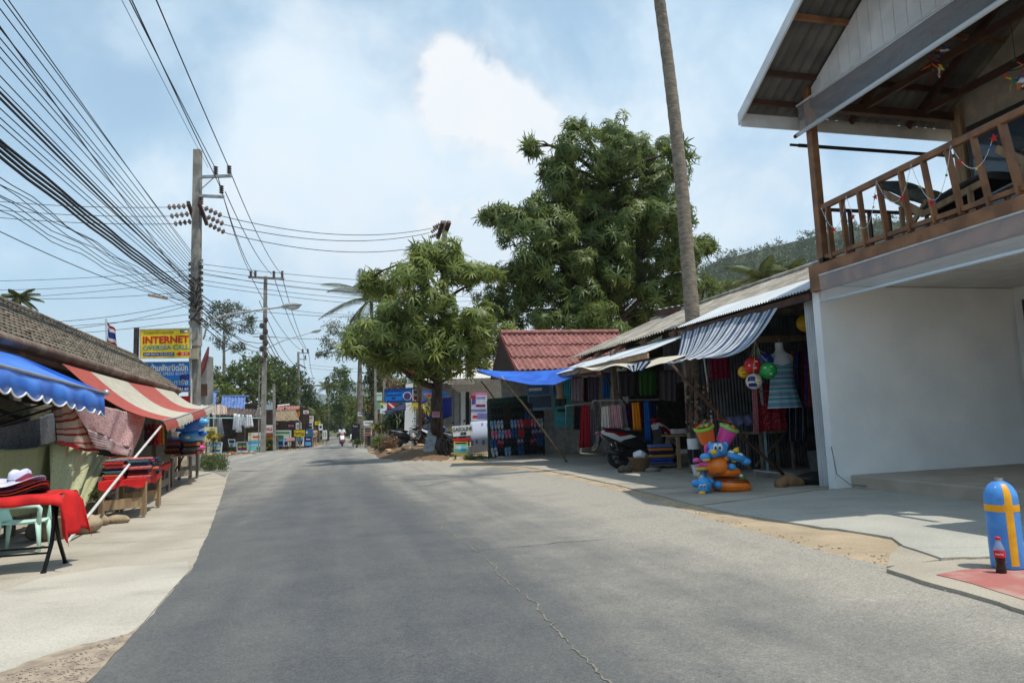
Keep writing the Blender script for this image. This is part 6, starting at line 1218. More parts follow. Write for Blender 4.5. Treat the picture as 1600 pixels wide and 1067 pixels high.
# pots and stones along the shop foot
potm = mt('clay_pot', (.30, .235, .165), .9, (.19, .15, .105), scale=7, bump=.4); gpot = mt('dark_pot', (.10, .09, .075), .9, (.16, .12, .09), scale=6)
bushl = leafmat('pot_leaf', (.05, .09, .02), (.10, .15, .04), .3)
def pot(p, s, label, mat):
    t = thing('plant_pot', label, 'pot', p, 'pots behind the folding table'); m = M(); pr = [(.14, 0), (.17, .05), (.24, .26), (.26, .28), (.265, .31), (.24, .31), (.22, .27)]; m.lathe([(r*s, z*s) for r, z in pr], 20, p); ob('bowl', m, mat, t, smooth='auto')
    m = M(); m.tube([np.asarray(p)+[.26*s*math.cos(a), .26*s*math.sin(a), .30*s+.012*math.sin(a*11)] for a in np.linspace(0, 6.283, 45)], .018*s, 5); ob('scalloped_rim', m, mat, t)
    V, Fq = foliage(np.asarray(p)+RNG.uniform(-.14, .14, (14, 3))+[0, 0, .36*s], RNG.normal(0, .3, (14, 3))+[0, 0, 1], .16, 'mango'); fastmesh('leaves', V, Fq, bushl, t)
pot(G(86, 842), 1.0, 'wide clay pot with scalloped rim under the table cloth end', potm); pot(G(130, 818)+[0, .2, 0], 1.1, 'dark clay pot behind the leaning pale pole', gpot)
rock = mt('rock_tan', (.38, .29, .19), .9, (.26, .20, .135), scale=6, bump=.5)
lump(G(128, 833)+[0, 0, .12], (.28, .20, .15), rock, 'stone', 'large tan boulder against the foot of the pale pole', 'stone', 11, k=.12); lump(G(152, 821)+[0, 0, .07], (.18, .13, .09), rock, 'stone', 'tan stone between the boulder and the red table', 'stone', 12, k=.15); lump(G(183, 817)+[0, 0, .05], (.20, .12, .08), rock, 'stone', 'flat tan stone alone on the pavement', 'stone', 13, k=.12); lump(G(59, 842)+[0, 0, .12], (.16, .15, .15), mt('rock_grey', (.24, .20, .15), .9), 'stone', 'round grey brown stone behind the mint chair', 'stone', 14, k=.1)
# ------------------------------------------------------------------ textile tables
def stall_table(px, h, label, top, legm=woodp, cloth_m=None, drop_=.12, group='textile tables under the striped awning'):
    P = [G(x, y) for x, y in px]; t = thing('stall_table', label, 'table', np.mean(P, axis=0), group); hi = [p + np.array([0, 0, h]) for p in P]
    for p in P: m = M(); m.bar(p+[0, 0, .04], p+[0, 0, h-.02], .07, .07); ob('leg', m, legm, t); m = M(); m.ell(p+[0, 0, .03], (.035, .025, .035), 8, 6); ob('caster', m, steel_g, t)
    for a, b in ((0, 1), (2, 3)): m = M(); m.bar(lerp(P[a], hi[a], .42), lerp(P[b], hi[b], .42), .03, .16); ob('rail', m, legm, t)
    m = M(); c = np.mean(hi, axis=0); Q = [c+(p-c)*1.08 for p in hi]; m.prism(Q, (0, 0, .03)); ob('table_top', m, legm, t)
    if cloth_m:
        m = M(); Q2 = [c+(p-c)*1.12+[0, 0, .035] for p in hi]; n = 10; ringp = []
        for i in range(4): ringp += [lerp(Q2[i], Q2[(i+1) % 4], k_/n) for k_ in range(n)]
        ringp.append(ringp[0]); m.add([p for p in Q2], [(0, 1, 2, 3)]); m.grid([ringp, [p + (p-c)*.03*math.sin(i*1.7) - np.array([0, 0, drop_*(1+.25*math.sin(i*.9))]) for i, p in enumerate(ringp)]]); ob('red_cloth', m, cloth_m, t, smooth='auto')
    return t, c
LAY = ['lowest', 'second from below', 'third from below', 'fourth from below', 'fifth from below', 'sixth from below', 'seventh from below', 'eighth from below', 'ninth from below']
def piles(c, n, sx, sy, cols, label, group, rows=3):
    for i in range(rows):
        for j in range(2):
            x0 = c + AL[0]*(-sx/2 + sx*(j+.5)/2) + AL[1]*(-sy/2 + sy*(i+.5)/rows); z = .035
            for k_ in range(n):
                h_ = RNG.uniform(.03, .055); m = M(); cc = cols[RNG.integers(0, len(cols))]; m.box(x0 + np.array([RNG.normal(0, .015), RNG.normal(0, .015), z+h_/2]), (sx*.44, sy/rows*.86, h_), AL); z += h_+.002
                o = ob('folded_textile', m, cc, label='%s textile %s, %s %s pile %s' % (cc['nick'], LAY[k_] , ('front', 'middle', 'rear')[i], ('left', 'right')[j], label), cat='textile', group=group); bev(o, .014, 2)
tcol = []
for n_, c in (('red', sr(180, 45, 45)), ('orange', sr(215, 110, 60)), ('navy', sr(45, 55, 80)), ('grey', sr(130, 125, 125)), ('teal', sr(60, 100, 110)), ('plum', sr(110, 60, 80)), ('dark', sr(45, 35, 40)), ('rose', sr(200, 110, 110)), ('brown', sr(120, 75, 55))):
    mm = mt('textile_'+n_, c, .9, var=.2, scale=30, lo=.4, hi=.6); mm['nick'] = n_; tcol.append(mm)
t, c = stall_table([(158, 816), (224, 808), (247, 793), (190, 800)], .60, 'wooden stall table with red cloth nearest along the left pavement', None, woodp, scar)
piles(c+[0, 0, .0], 7, .72, 1.0, tcol, 'on near red table', 'textiles on the near red table', 3)
t, c = stall_table([(247, 778), (262, 768), (270, 757), (255, 764)], .62, 'small stall table with red cloth behind the first red stall table', None, woodg, scar)
t, c = stall_table([(268, 762), (297, 757), (308, 747), (280, 751)], .78, 'grey wooden stall table farthest along the left pavement', None, woodg, None)
piles(c, 9, .9, 1.5, tcol, 'on far grey table', 'textiles on the far grey table', 3)
piles(LS(-3.7, 15.2, .55), 8, .8, 1.4, tcol, 'on low back shelf', 'textiles on the shelf', 2)
m = M(); lbx(m, -4.15, -3.3, 14.4, 16.0, .50, .58); [lbx(m, v-.03, v+.03, u-.03, u+.03, -.12, .5) for v in (-4.1, -3.35) for u in (14.45, 15.95)]; ob('textile_shelf', m, woodg, label='low grey shelf behind the second red table', cat='shelf')
# hanging goods and blue inflatables
vbd, vbl2 = vin('deepblue', sr(35, 105, 200)), vin('skyblue', sr(90, 165, 225))
for i, (x, y, a, b, mm, lb_) in enumerate(((292, 663, 30, 12, vbd, 'large deep blue inflatable hanging under the striped awning'), (300, 680, 20, 9, vbl2, 'light blue inflatable below the large deep blue one'), (296, 648, 14, 7, vbl2, 'pale blue inflatable touching the striped awning edge'), (272, 690, 16, 8, vbd, 'deep blue inflatable left of the light blue one'))):
    Y = 19.0+.3*i; kk = Y/1090; t = thing('inflatable_toy', lb_, 'inflatable', at(x, y+b, Y), 'blue inflatables under the striped awning'); m = M(); m.ell(at(x, y, Y), (a*kk, .28, b*kk), 18, 12); ob('body', m, mm, t, smooth=True)
    m = M(); m.ell(at(x+a*.8, y-b*.3, Y-.1), (a*.35*kk, .1, b*.5*kk), 12, 8); ob('fin', m, vbl2 if mm is vbd else vbd, t, smooth=True); m = M(); m.ell(at(x-a*.3, y+b*.3, Y-.2), (a*.3*kk, .1, b*.3*kk), 10, 6); ob('patch', m, vw, t, smooth=True)
c = at(268, 668, 17.5); t = thing('football', 'black and white football hanging by the leaning pale pole', 'ball', c-[0, 0, .11]); m = M(); m.ell(c, .11, 16, 12); ob('ball', m, vw, t, smooth=True)
for d in ((0, -1, 0), (.8, -.6, .2), (-.7, -.6, .4), (.1, -.6, .8), (0, -.6, -.8)): d = np.array(d, float)/np.linalg.norm(d); m = M(); m.ell(c+d*.085, .036, 8, 6); ob('panel', m, vk, t, smooth=True)
m = M(); p = at(298, 700, 20.2); m.ell(p, (.42, .3, .10), 14, 8); ob('pink_float', m, vp, label='flat pink inflatable on top of the far textile pile', cat='inflatable', smooth=True)
for i, (x, c) in enumerate(((232, 'maroon'), (240, 'red'), (247, 'orange'), (226, 'purple'), (252, 'green'))):
    cloth('hanging_bag', '%s cloth bag in the row hanging behind the pale pole' % c, 'bag', [(x, 664), (x+9, 662), (x+9, 694), (x, 697)], 15.5+.2*i, spotmat('bag_'+c, {'maroon': sr(90, 25, 35), 'red': sr(160, 40, 40), 'orange': sr(190, 100, 45), 'purple': sr(75, 40, 70), 'green': sr(60, 95, 45)}[c], sr(200, 170, 120), 7, .2), 2, .03, 'cloth bags behind the pale pole', nu=8, nv=5)
# bush and verge
V, Fq = foliage(np.array([G(RNG.uniform(312, 352), RNG.uniform(728, 737)) + np.array([0, 0, RNG.uniform(.03, .45)]) for _ in range(260)]), RNG.normal(0, .5, (260, 3))+[0, 0, 1], .22, 'fine')
sh = thing('roadside_shrub', 'low green shrub on the dirt verge past the stall tables', 'shrub', G(330, 734)); fastmesh('leaves', V, Fq, leafmat('shrub_leaf', (.045, .075, .018), (.085, .11, .03), .3), sh)
m = M(); 
for i in range(12): p = G(RNG.uniform(315, 350), 734); m.tube([p, p+[RNG.normal(0, .08), RNG.normal(0, .08), .3]], .008, 4)
ob('stem', m, bark, sh)
# ------------------------------------------------------------------ utility poles and wires
conc = mt('pole_concrete', (.30, .28, .25), .9, (.20, .185, .165), scale=3, bump=.3, bscale=25, dirt=.35)
insb = mt('brown_porcelain', (.065, .028, .020), .25, spec=.5); armst = mt('steel_arm', (.33, .34, .34), .5, metal=.5); wirem = mt('wire_black', (.018, .018, .02), .6)
def insul(t, p, h=.34, r=.10):
    m = M(); pr = [(.03, 0)]; n = 4
    for i in range(n): z = h*(i+.3)/n; pr += [(r*.55, z), (r, z+h*.06), (r*.95, z+h*.10), (r*.55, z+h*.16)]
    pr += [(.03, h)]; m.lathe(pr, 10, p); ob('insulator', m, insb, t, smooth=True)
def istring(t, a, b, n=4, r=.11):
    a, b = np.asarray(a, float), np.asarray(b, float); d = (b-a)/np.linalg.norm(b-a); x = np.cross(d, [0, 0, 1]); x /= np.linalg.norm(x); y = np.cross(x, d); m = M(); m.tube([a, b], .02, 5)
    for i in range(n): m.lathe([(.03, -.05), (r, -.03), (r, .0), (.05, .05)], 12, lerp(a, b, (i+.7)/n), (x, y, d))
    ob('insulator_string', m, mt('grey_porcelain', (.25, .19, .17), .3), t, smooth='auto')
def lamp(t, pts, s=1.0):
    m = M(); m.tube(pts, .035*s, 7); ob('lamp_arm', m, mt('lamp_arm', (.55, .56, .56), .5), t, smooth=True); a, b = np.asarray(pts[-2]), np.asarray(pts[-1]); d = (b-a)/np.linalg.norm(b-a); m = M(); m.ell(b+d*.38*s, (.50*s, .16*s, .10*s), 14, 8, (d, np.cross([0, 0, 1], d), np.array([0, 0, 1.0]))); h = ob('lamp_head', m, mt('lamp_head', (.42, .44, .44), .45), t, smooth=True); m = M(); m.ell(b+d*.48*s-[0, 0, .07*s], (.28*s, .13*s, .09*s), 12, 8, (d, np.cross([0, 0, 1], d), np.array([0, 0, 1.0]))); ob('lens', m, mt('lamp_lens', (.6, .62, .6), .15), h, smooth=True)
def upole(label, xb, xt, yt, Y, w0=.30, w1=.18, name='utility_pole'):
    b = at(xb, 700, Y); b[2] = zg(b[0], b[1])-.1; tpt = at(xt, yt, Y); t = thing(name, label, 'utility pole', b); m = M()
    A = [b+np.array([sx*w0/2, sy*w0/2, 0]) for sx, sy in ((-1, -1), (1, -1), (1, 1), (-1, 1))]; B = [tpt+np.array([sx*w1/2, sy*w1/2, 0]) for sx, sy in ((-1, -1), (1, -1), (1, 1), (-1, 1))]
    m.add(A+B, [(0, 1, 5, 4), (1, 2, 6, 5), (2, 3, 7, 6), (3, 0, 4, 7), (4, 5, 6, 7)]); ob('shaft', m, conc, t); return t, b, tpt
PY = 27.0
mp_, pb, ptp = upole('tall concrete utility pole with many wires beside the internet sign', 303, 309, 235, PY, .36, .26)
ar = lambda t, a, b, w_=.09, h=.11, mat=None: ob('cross_arm', M().bar(a, b, w_, h), mat or armst, t)
ar(mp_, at(311, 277, PY-.2), at(362, 275, PY-.2)); ar(mp_, at(311, 306, PY-.2), at(350, 308, PY-.2))
for x, y in ((337, 273), (358, 272), (346, 303)): insul(mp_, at(x, y, PY-.2))
insul(mp_, at(314, 320, PY-.25), .30)
m = M(); m.bar(at(335, 277, PY-.2), at(315, 295, PY-.2), .03, .03); ob('brace', m, armst, mp_)
for (x0, y0, x1, y1) in ((294, 317, 304, 346), (311, 317, 323, 350)): ar(mp_, at(x0, y0, PY-1.0), at(x1, y1, PY+1.2), .12, .14, woodd)
for i, (x0, y0, x1, y1) in enumerate(((292, 322, 262, 324), (297, 334, 266, 338), (301, 346, 272, 350), (318, 324, 346, 337), (322, 338, 349, 350), (325, 350, 351, 363))): istring(mp_, at(x0, y0, PY-.6+.5*(i % 3)), at(x1, y1, PY-.6+.5*(i % 3)))
for i in range(22):
    y = 408+i*4.6; s_ = -1 if i % 2 else 1; p = at(306+s_*9, y, PY-.1); m = M(); m.lathe([(.03, -.07), (.075, -.05), (.05, 0), (.075, .05), (.03, .07)], 8, p); m.bar(p, at(306, y, PY), .03, .03); ob('wire_clamp', m, insb if i % 3 else armst, mp_, smooth='auto')
for i in range(5):
    m = M(); pts_ = [at(306+RNG.uniform(-9, 9), 440+14*i+RNG.uniform(-12, 12), PY-.25+RNG.uniform(-.2, .2)) for _ in range(9)]; m.tube(pts_, .02, 5); ob('cable_loop', m, wirem, mp_)
m = M(); m.tube([at(299.5, 700, PY-.22), at(298.5, 560, PY-.22), at(297.5, 512, PY-.22)], .04, 7); ob('conduit', m, mt('pvc', (.62, .60, .52), .5), mp_)
m = M(); m.box(at(303, 553, PY-.3), (.32, .18, .40)); ob('meter_box', m, mt('meter', (.42, .37, .26), .6), mp_)
m = M(); m.box(at(304.5, 527, PY), (.40, .42, .7)); ob('collar_plate', m, mt('collar', (.36, .35, .33), .8), mp_)
lamp(mp_, [at(318, 530, PY), at(322, 514, PY-.3), at(334, 499, PY-.8), at(352, 492, PY-1.4), at(400, 485, PY-2.4), at(444, 479, PY-3.2)], 1.0)
ar(mp_, at(231, 461, PY-2.2), at(262, 467, PY-1.9), .06, .08, woodp)
p2, b2, t2 = upole('second concrete utility pole with a wide double cross arm up the road', 411, 415, 432, 50, .30, .2)
for dy in (-.2, .2): ar(p2, at(388, 433, 50+dy), at(444, 436, 50+dy), .12, .16, conc)
for x in (392, 399, 428, 441): insul(p2, at(x, 434, 49.8), .5, .12)
lamp(p2, [at(416, 545, 50), at(440, 533, 49), at(488, 519, 48)], .9); ar(p2, at(395, 526, 50), at(433, 527, 50), .06, .06)
for i in range(8): m = M(); m.ell(at(412+(-1)**i*3.5, 500+i*9, 49.8), (.16, .12, .22), 7, 5); ob('wire_clamp', m, insb, p2)
p3, b3, t3 = upole('third utility pole with two short arms, left of the road bend', 468, 466, 550, 90, .3, .22)
ar(p3, at(466, 551, 90), at(483, 552, 90)); ar(p3, at(467, 561, 90), at(479, 562, 90)); ar(p3, at(462, 567, 90), at(478, 575, 90), .16, .16, woodd)
for x, y in ((473, 551), (481, 551), (477, 561)): insul(p3, at(x, y, 90), .5, .14)
lamp(p3, [at(466, 622, 90), at(468, 607, 89), at(474, 601, 88), at(484, 600, 86)], .9)
p4, b4, t4 = upole('fourth and farthest utility pole beside the road bend', 484, 483, 589, 135, .3, .22)
ar(p4, at(475, 592, 135), at(492, 591, 135), .14, .16); lamp(p4, [at(484, 600, 135), at(495, 595, 134), at(508, 591, 133)], 1.0)
p5, b5, t5 = upole('utility pole with insulator strings hidden in the near mango tree', 703, 694, 346, 37, .34, .26)
for (x0, y0, x1, y1) in ((692, 347, 684, 372), (702, 347, 692, 375)): ar(p5, at(x0, y0, 36.5), at(x1, y1, 37.5), .18, .2, woodd)
for i, (x0, y0, x1, y1) in enumerate(((688, 350, 677, 356), (685, 355, 674, 363), (684, 366, 672, 371))): istring(p5, at(x0, y0, 36.6+.3*i), at(x1, y1, 36.6+.3*i))
upole('thin leaning post behind the blue resort sign', 588, 586, 575, 46, .16, .12, 'sign_post'); upole('slim concrete post left of the blue resort sign', 603, 600, 590, 50, .18, .14, 'sign_post')
upole('pale bare pole among the left shop signs', 429, 428, 600, 52, .18, .15, 'sign_post'); upole('thin grey mast beside the blue roofed stall', 404, 405, 575, 52, .06, .05, 'sign_post')
WN = {}; ORD = 'first second third fourth fifth sixth seventh eighth ninth tenth eleventh twelfth thirteenth fourteenth'.split()
def wire(a, b, sag, r, label, group, n=14, wob=0.0):
    a, b = np.asarray(a, float), np.asarray(b, float); m = M(); ph = RNG.uniform(0, 6); m.tube([lerp(a, b, t) - np.array([0, 0, sag*4*t*(1-t)]) + np.array([0, 0, wob*math.sin(t*60+ph)*math.sin(math.pi*t)]) for t in np.linspace(0, 1, n)], r, 5, cap=False)
    WN[label] = WN.get(label, 0)+1; label += '' if group is None else ', %s one from the top' % ORD[WN[label]-1]
    return ob('overhead_wire', m, wirem, label=label, cat='wire', group=group)
def fan(y0, ex, ey, r, sag=.15, wob=0.0, x0=304, Y0=PY, lab='thin wire of the upper left cable fan', grp='wires fanning from the tall pole to the upper left', zdrop=.3):
    a = at(x0, y0, Y0); rd = rayd(ex, ey); Yq = (a[2]-zdrop-H)/rd[2]*rd[1]; q = at(ex, ey, Yq); b = a + (q-a)*((Y0+4)/(Y0-q[1]))
    wire(a, b, sag, r, lab, grp, 40 if wob else 20, wob)
for i, (ex, ey) in enumerate(((12, 0), (20, 0), (0, 4), (0, 35), (0, 50), (0, 64), (0, 80), (0, 109), (0, 126), (0, 160), (0, 175), (0, 186), (0, 30))): fan(400+i*5.2, ex, ey, .010, .1)
for i, (ex, ey) in enumerate(((0, 255), (0, 262), (0, 272), (0, 280), (0, 292), (0, 240), (0, 300))): fan(468+i*3, ex, ey, .009, .35, .05, lab='thin wavy wire low in the left cable fan', grp='wavy low wires left of the tall pole')
for i, (ex, ey) in enumerate(((0, 133), (0, 142))): fan(445+i*6, ex, ey, .022, .12, lab='thick black cable in the upper left cable fan', grp='thick cables left of the tall pole')
for i, (ex, ey) in enumerate(((0, 200), (0, 208), (0, 217), (0, 226))): fan(462+i*4, ex, ey, .028, .2, .015, lab='heavy bundled cable dropping to the tall pole', grp='heavy cable bundles left of the tall pole')
for i, (x0, y0, ex, ey, r) in enumerate(((337, 264, 208, 0, .016), (346, 296, 212, 0, .016), (358, 263, 249, 0, .018), (325, 262, 196, 0, .008))): fan(y0, ex, ey, r, .2, x0=x0, Y0=PY-.2, lab='high voltage line from pole top to photo top', grp='high voltage lines above the road', zdrop=.1)
for i, (x0, y0, ex, ey, ye) in enumerate(((262, 324, 0, 305, 24), (266, 338, 0, 318, 24), (272, 350, 0, 330, 24))): wire(at(x0, y0, PY-.5), at(ex-200, ey-14, ye), .25, .012, 'line from left insulator strings to left edge', 'lines from the left insulator strings')
for i, (y0, ey, ye, sag) in enumerate(((421, 428, 30, .2), (430, 440, 30, .3), (436, 455, 30, .3), (470, 491, 20, .4), (474, 497, 22, .6), (490, 506, 24, .2), (500, 512, 26, .3), (455, 447, 30, .3))): wire(at(304, y0, PY), at(-150, ey+10, ye), sag, .010, 'slack service wire towards the left roof', 'service wires left of the tall pole')
wire(at(0, 362, 14), at(290, 470, 26.5), .2, .011, 'single wire rising left from the sign to the photo edge', 'service wires left of the tall pole')
for i, (x0, y0, x1, y1) in enumerate(((347, 338, 674, 357), (350, 351, 671, 364), (352, 364, 668, 384))): wire(at(x0, y0, PY-.3), at(x1, y1, 36.6), .55, .016, 'line crossing to the mango tree pole', 'lines crossing the road to the mango tree pole')
for i, (y0, x1, y1) in enumerate(((412, 800, 440), (420, 760, 452), (428, 780, 462), (437, 745, 470), (444, 770, 480), (476, 700, 490), (425, 640, 455))): wire(at(309, y0, PY), at(x1, y1, 40), .35, .011, 'service wire sagging right across the road', 'service wires crossing the road')
for (xa, ya, xb, yb) in ((337, 264, 393, 430), (346, 298, 400, 432), (358, 264, 441, 430), (352, 300, 429, 432)): wire(at(xa, ya, PY-.2), at(xb, yb, 49.8), .5, .018, 'line from tall pole top to second pole', 'lines between the first two poles')
for (xa, ya, xb, yb) in ((392, 432, 474, 549), (428, 433, 481, 549), (441, 433, 483, 550), (405, 470, 467, 575)): wire(at(xa, ya, 50), at(xb, yb, 90), .9, .024, 'line from the second pole to the third pole', 'lines between the second and third poles')
for (xa, ya, xb, yb) in ((474, 549, 478, 590), (482, 549, 490, 590)): wire(at(xa, ya, 90), at(xb, yb, 135), .9, .03, 'line from the third pole to the farthest pole', 'lines between the last two poles')
for (y0, x1, y1, Y1) in ((455, 414, 500, 50), (462, 413, 510, 50), (470, 412, 520, 50), (480, 412, 535, 50), (490, 411, 548, 50), (500, 411, 560, 50), (472, 412, 544, 50)): wire(at(308, y0, PY), at(x1, y1, Y1), .5, .022, 'telephone cable from tall to second pole', 'telephone cables between the first two poles', wob=.04)
for (y0, x1, y1) in ((510, 467, 590), (520, 467, 598), (535, 467, 605)): wire(at(412, y0, 50), at(x1, y1, 90), .8, .03, 'telephone cable from second to third pole', 'telephone cables between the second and third poles')
for (xa, ya, xb, yb, Y) in ((440, 482, 640, 486, 60), (433, 527, 640, 516, 60), (482, 575, 700, 580, 95), (482, 570, 690, 574, 95)): wire(at(xa, ya, 50 if xa < 450 else 90), at(xb, yb, Y), .4, .016, 'distant wire behind the near mango tree', 'distant wires crossing the road')
wire(at(1085, 428, 60), at(1330, 404, 60), .2, .02, 'pale wire in front of the forested hill', None)
# ------------------------------------------------------------------ signs by the tall pole
yel, blu, rdm, wht, nvy, blk_ = pt('sign_yellow', sr(238, 205, 38)), pt('sign_blue', sr(35, 120, 200)), pt('sign_red', sr(205, 40, 32)), pt('sign_white', (.78, .78, .76)), pt('sign_navy', sr(40, 45, 120)), pt('sign_black', (.02, .02, .02))
lbl, gyb = pt('sign_lightblue', sr(120, 175, 205)), pt('sign_greyblue', sr(95, 140, 150))
board('internet_sign', 'yellow internet and oversea call sign on the tall pole', 'sign', [(219, 515), (297, 513), (298, 559), (219, 560)], PY-.5, yel,
 [(.06, .80, .68, .93, nvy), (.78, .80, .98, .92, rdm), (.80, .045, .965, .15, blk_), (.88, .06, .955, .135, wht)],
 [('ไปรษณีย์อินเตอร์เน็ต', .37, .12, .13, blk_, .60), ('INTERNET', .515, .36, .33, rdm, .92, .012), ('OVERSEA CALL', .515, .63, .22, gyb, .92, .006), ('COPY PHOTO TO-CD-DVD', .37, .865, .11, wht, .58), ('30 M.', .885, .86, .12, wht, .14), ('WiFi', .87, .10, .09, wht, None)], frame=mt('alu', (.5, .5, .5), .4, metal=.6))
o = bpy.data.objects['internet_sign']; P = [at(x, y, PY-.5) for x, y in ((219, 515), (297, 513), (298, 559), (219, 560))]
a = lambda x, y: lerp(lerp(P[0], P[1], x), lerp(P[3], P[2], x), y) + np.array([0, -.012, 0])
m = M(); m.add([a(.715, .86), a(.785, .77), a(.785, .95)], [(0, 2, 1)]); ob('arrow', m, rdm, o)
m = M(); m.bar(at(213.5, 512, PY-.4), [*at(213.5, 512, PY-.4)[:2], 0], .14, .14); ob('sign_upright', m, mt('rusty_post', (.06, .045, .04), .8), label='dark rusty upright carrying the left side of the internet sign', cat='post')
board('boat_sign', 'blue speed boat hire sign half hidden by the tiled roof', 'sign', [(214, 566), (297, 565), (298, 612), (214, 613)], PY-.3, blu, [(0, .80, 1, 1, nvy), (.80, .42, 1, .60, nvy)],
 [('เช่าบ้านพักสปีดโบ๊ท', .54, .20, .26, wht, .84, .01), ('HUT SPEED BOAT', .62, .39, .14, wht, .62), ('ปะการัง', .76, .68, .24, pt('sign_cream', sr(215, 205, 130)), .38), ('0811.60', .84, .90, .13, wht, .24)], frame=mt('alu', (1, 1, 1)))
m = M(); m.box(at(286, 628, PY), (.9, .4, .18)); m.box(at(288, 622, PY), (.8, .35, .14)); ob('red_box_roof', m, rdm, label='small red and white spirit house top behind the striped awning', cat='shrine')
# flag
fp_ = thing('flag', 'national flag with red, white and blue bands drooping over the tiled roof', 'flag', at(166, 535, 24)); m = M(); m.tube([at(166, 498, 24), at(167, 560, 24)], .03, 6); ob('staff', m, mt('flag_staff', (.5, .6, .65), .5), fp_)
nu, nv = 14, 12; m = M(); m.grid(bil(at(167, 502, 24), at(180, 516, 23.9), at(185, 545, 23.9), at(167.5, 533, 24), nu, nv, lambda s, t: np.array([0, .05*math.sin(s*9+t*3), -.04*math.sin(s*6)]))); ob('banner', m, stripemat('flag_bands', [sr(165, 35, 45), sr(220, 220, 222), sr(50, 58, 130), sr(220, 220, 222), sr(165, 35, 45)], [.16, .17, .34, .17, .16], rot=math.pi/2, dirt=.1, trans=.2), fp_, smooth=True, uv=np.array([(i/nu, 1-j/nv) for j in range(nv+1) for i in range(nu+1)]))
# ------------------------------------------------------------------ left village beyond the side lane
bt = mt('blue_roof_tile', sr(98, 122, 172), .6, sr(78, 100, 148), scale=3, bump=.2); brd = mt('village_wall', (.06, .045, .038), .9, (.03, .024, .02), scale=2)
def stall(name, label, roof, Y, mat, drop=.0, wall=(0, 0), dark_m=None, tiles=True, ridge_m=None):
    """open stall: roof slope through TL TR BR BL pixels, dark room under it"""
    P = [at(x, y, q) for (x, y), q in zip(roof, (Y+1.6, Y+1.6, Y, Y))]; b_ = (P[2]+P[3])/2; b_[2] = zg(b_[0], b_[1]); t = thing(name, label, 'stall', b_)
    U_ = P[2]-P[3]; V_ = P[0]-P[3]
    if tiles: m = M(); corr(m, P[3], U_, V_, np.linalg.norm(U_), np.linalg.norm(V_), .04, .26, 6, 3); ob('roof', m, mat, t, smooth=True)
    else: m = M(); m.grid(bil(P[0], P[1], P[2], P[3], 20, 5, lambda s, q: np.array([0, 0, RNG.normal(0, .03)])), .08); ob('roof', m, mat, t)
    m = M(); m.tube([P[0], P[1]], .09, 6); ob('ridge', m, ridge_m or mat, t)
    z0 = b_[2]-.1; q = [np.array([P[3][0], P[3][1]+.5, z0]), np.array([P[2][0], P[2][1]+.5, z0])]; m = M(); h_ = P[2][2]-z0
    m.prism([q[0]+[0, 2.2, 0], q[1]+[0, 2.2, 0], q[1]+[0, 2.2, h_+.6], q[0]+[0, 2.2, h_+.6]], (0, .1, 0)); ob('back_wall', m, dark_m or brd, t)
    for s_ in (0, 1): m = M(); p = q[s_]-[0, .4, 0]; m.bar(p, p+[0, 0, h_-.05], .1, .1); ob('post', m, woodg, t)
    return t
gh = thing('gabled_house', 'grey house with dark upswept gable behind the tall pole', 'house', at(315, 700, 36)*[1, 1, 0]); m = M(); m.prism([at(310, 632, 36), at(323, 632, 36), at(323, 556, 36), at(310, 575, 36)], (0, .8, 0)); ob('wall', m, mt('house_grey', (.26, .25, .235), .85), gh); m = M(); m.tube([at(308, 592, 35.6), at(316, 575, 35.6), at(322, 558, 35.6), at(326, 542, 35.6)], [.16, .15, .12, .04], 6); ob('gable_trim', m, mt('trim_maroon', sr(120, 60, 62), .7), gh); m = M(); m.prism([at(310, 600, 35.9), at(324, 600, 35.9), at(324, 618, 35.9), at(310, 618, 35.9)], (0, -.05, 0)); ob('shutter', m, woodd, gh)
stall('blue_roof_stall', 'stall with small blue tiled roof just right of the tall pole', [(323, 612), (343, 612), (338, 632), (322, 632)], 55, bt); stall('blue_roof_stall', 'stall with blue tiled roof where white dresses hang', [(347, 619), (389, 619), (382, 640), (344, 639)], 56, bt)
stall('lean_to', 'brown lean to roof over the white dresses', [(340, 637), (398, 641), (412, 651), (335, 648)], 54.5, mt('brown_sheet', (.10, .075, .06), .8)); th_ = mt('thatch', (.27, .205, .13), .95, (.15, .11, .07), scale=14, bump=.9, bscale=40)
stall('thatched_bar', 'bar with shaggy thatched roof behind the tattoo sign', [(404, 642), (462, 641), (468, 657), (396, 658)], 58, th_, tiles=False); stall('red_roof_hut', 'hut with red tiled roof and white ridge behind the thatched bar', [(434, 634), (452, 632), (466, 646), (430, 646)], 66, redt, ridge_m=wht)
for i, (x, y, Y, a, b) in enumerate(((430, 662, 57.6, 18, 9), (455, 665, 57.6, 14, 10))): board('bar_board', 'dark bar board with pink lettering, %s under the thatch' % ('left one', 'right one')[i], 'sign', [(x-a/2, y-b/2), (x+a/2, y-b/2), (x+a/2, y+b/2), (x-a/2, y+b/2)], Y, blk_, [], [('BAR', .5, .5, .5, COLS[7], .6)])
tp = thing('pipe_frame', 'pale teal pipe frame in front of the white dresses', 'frame', G(412, 706)); m = M(); m.tube([at(322, 653, 52.5), at(412, 653, 54)], .05, 6); m.tube([at(412, 653, 54), G(412, 706)], .05, 6); ob('pipe', m, pt('paleteal', sr(150, 195, 195)), tp)
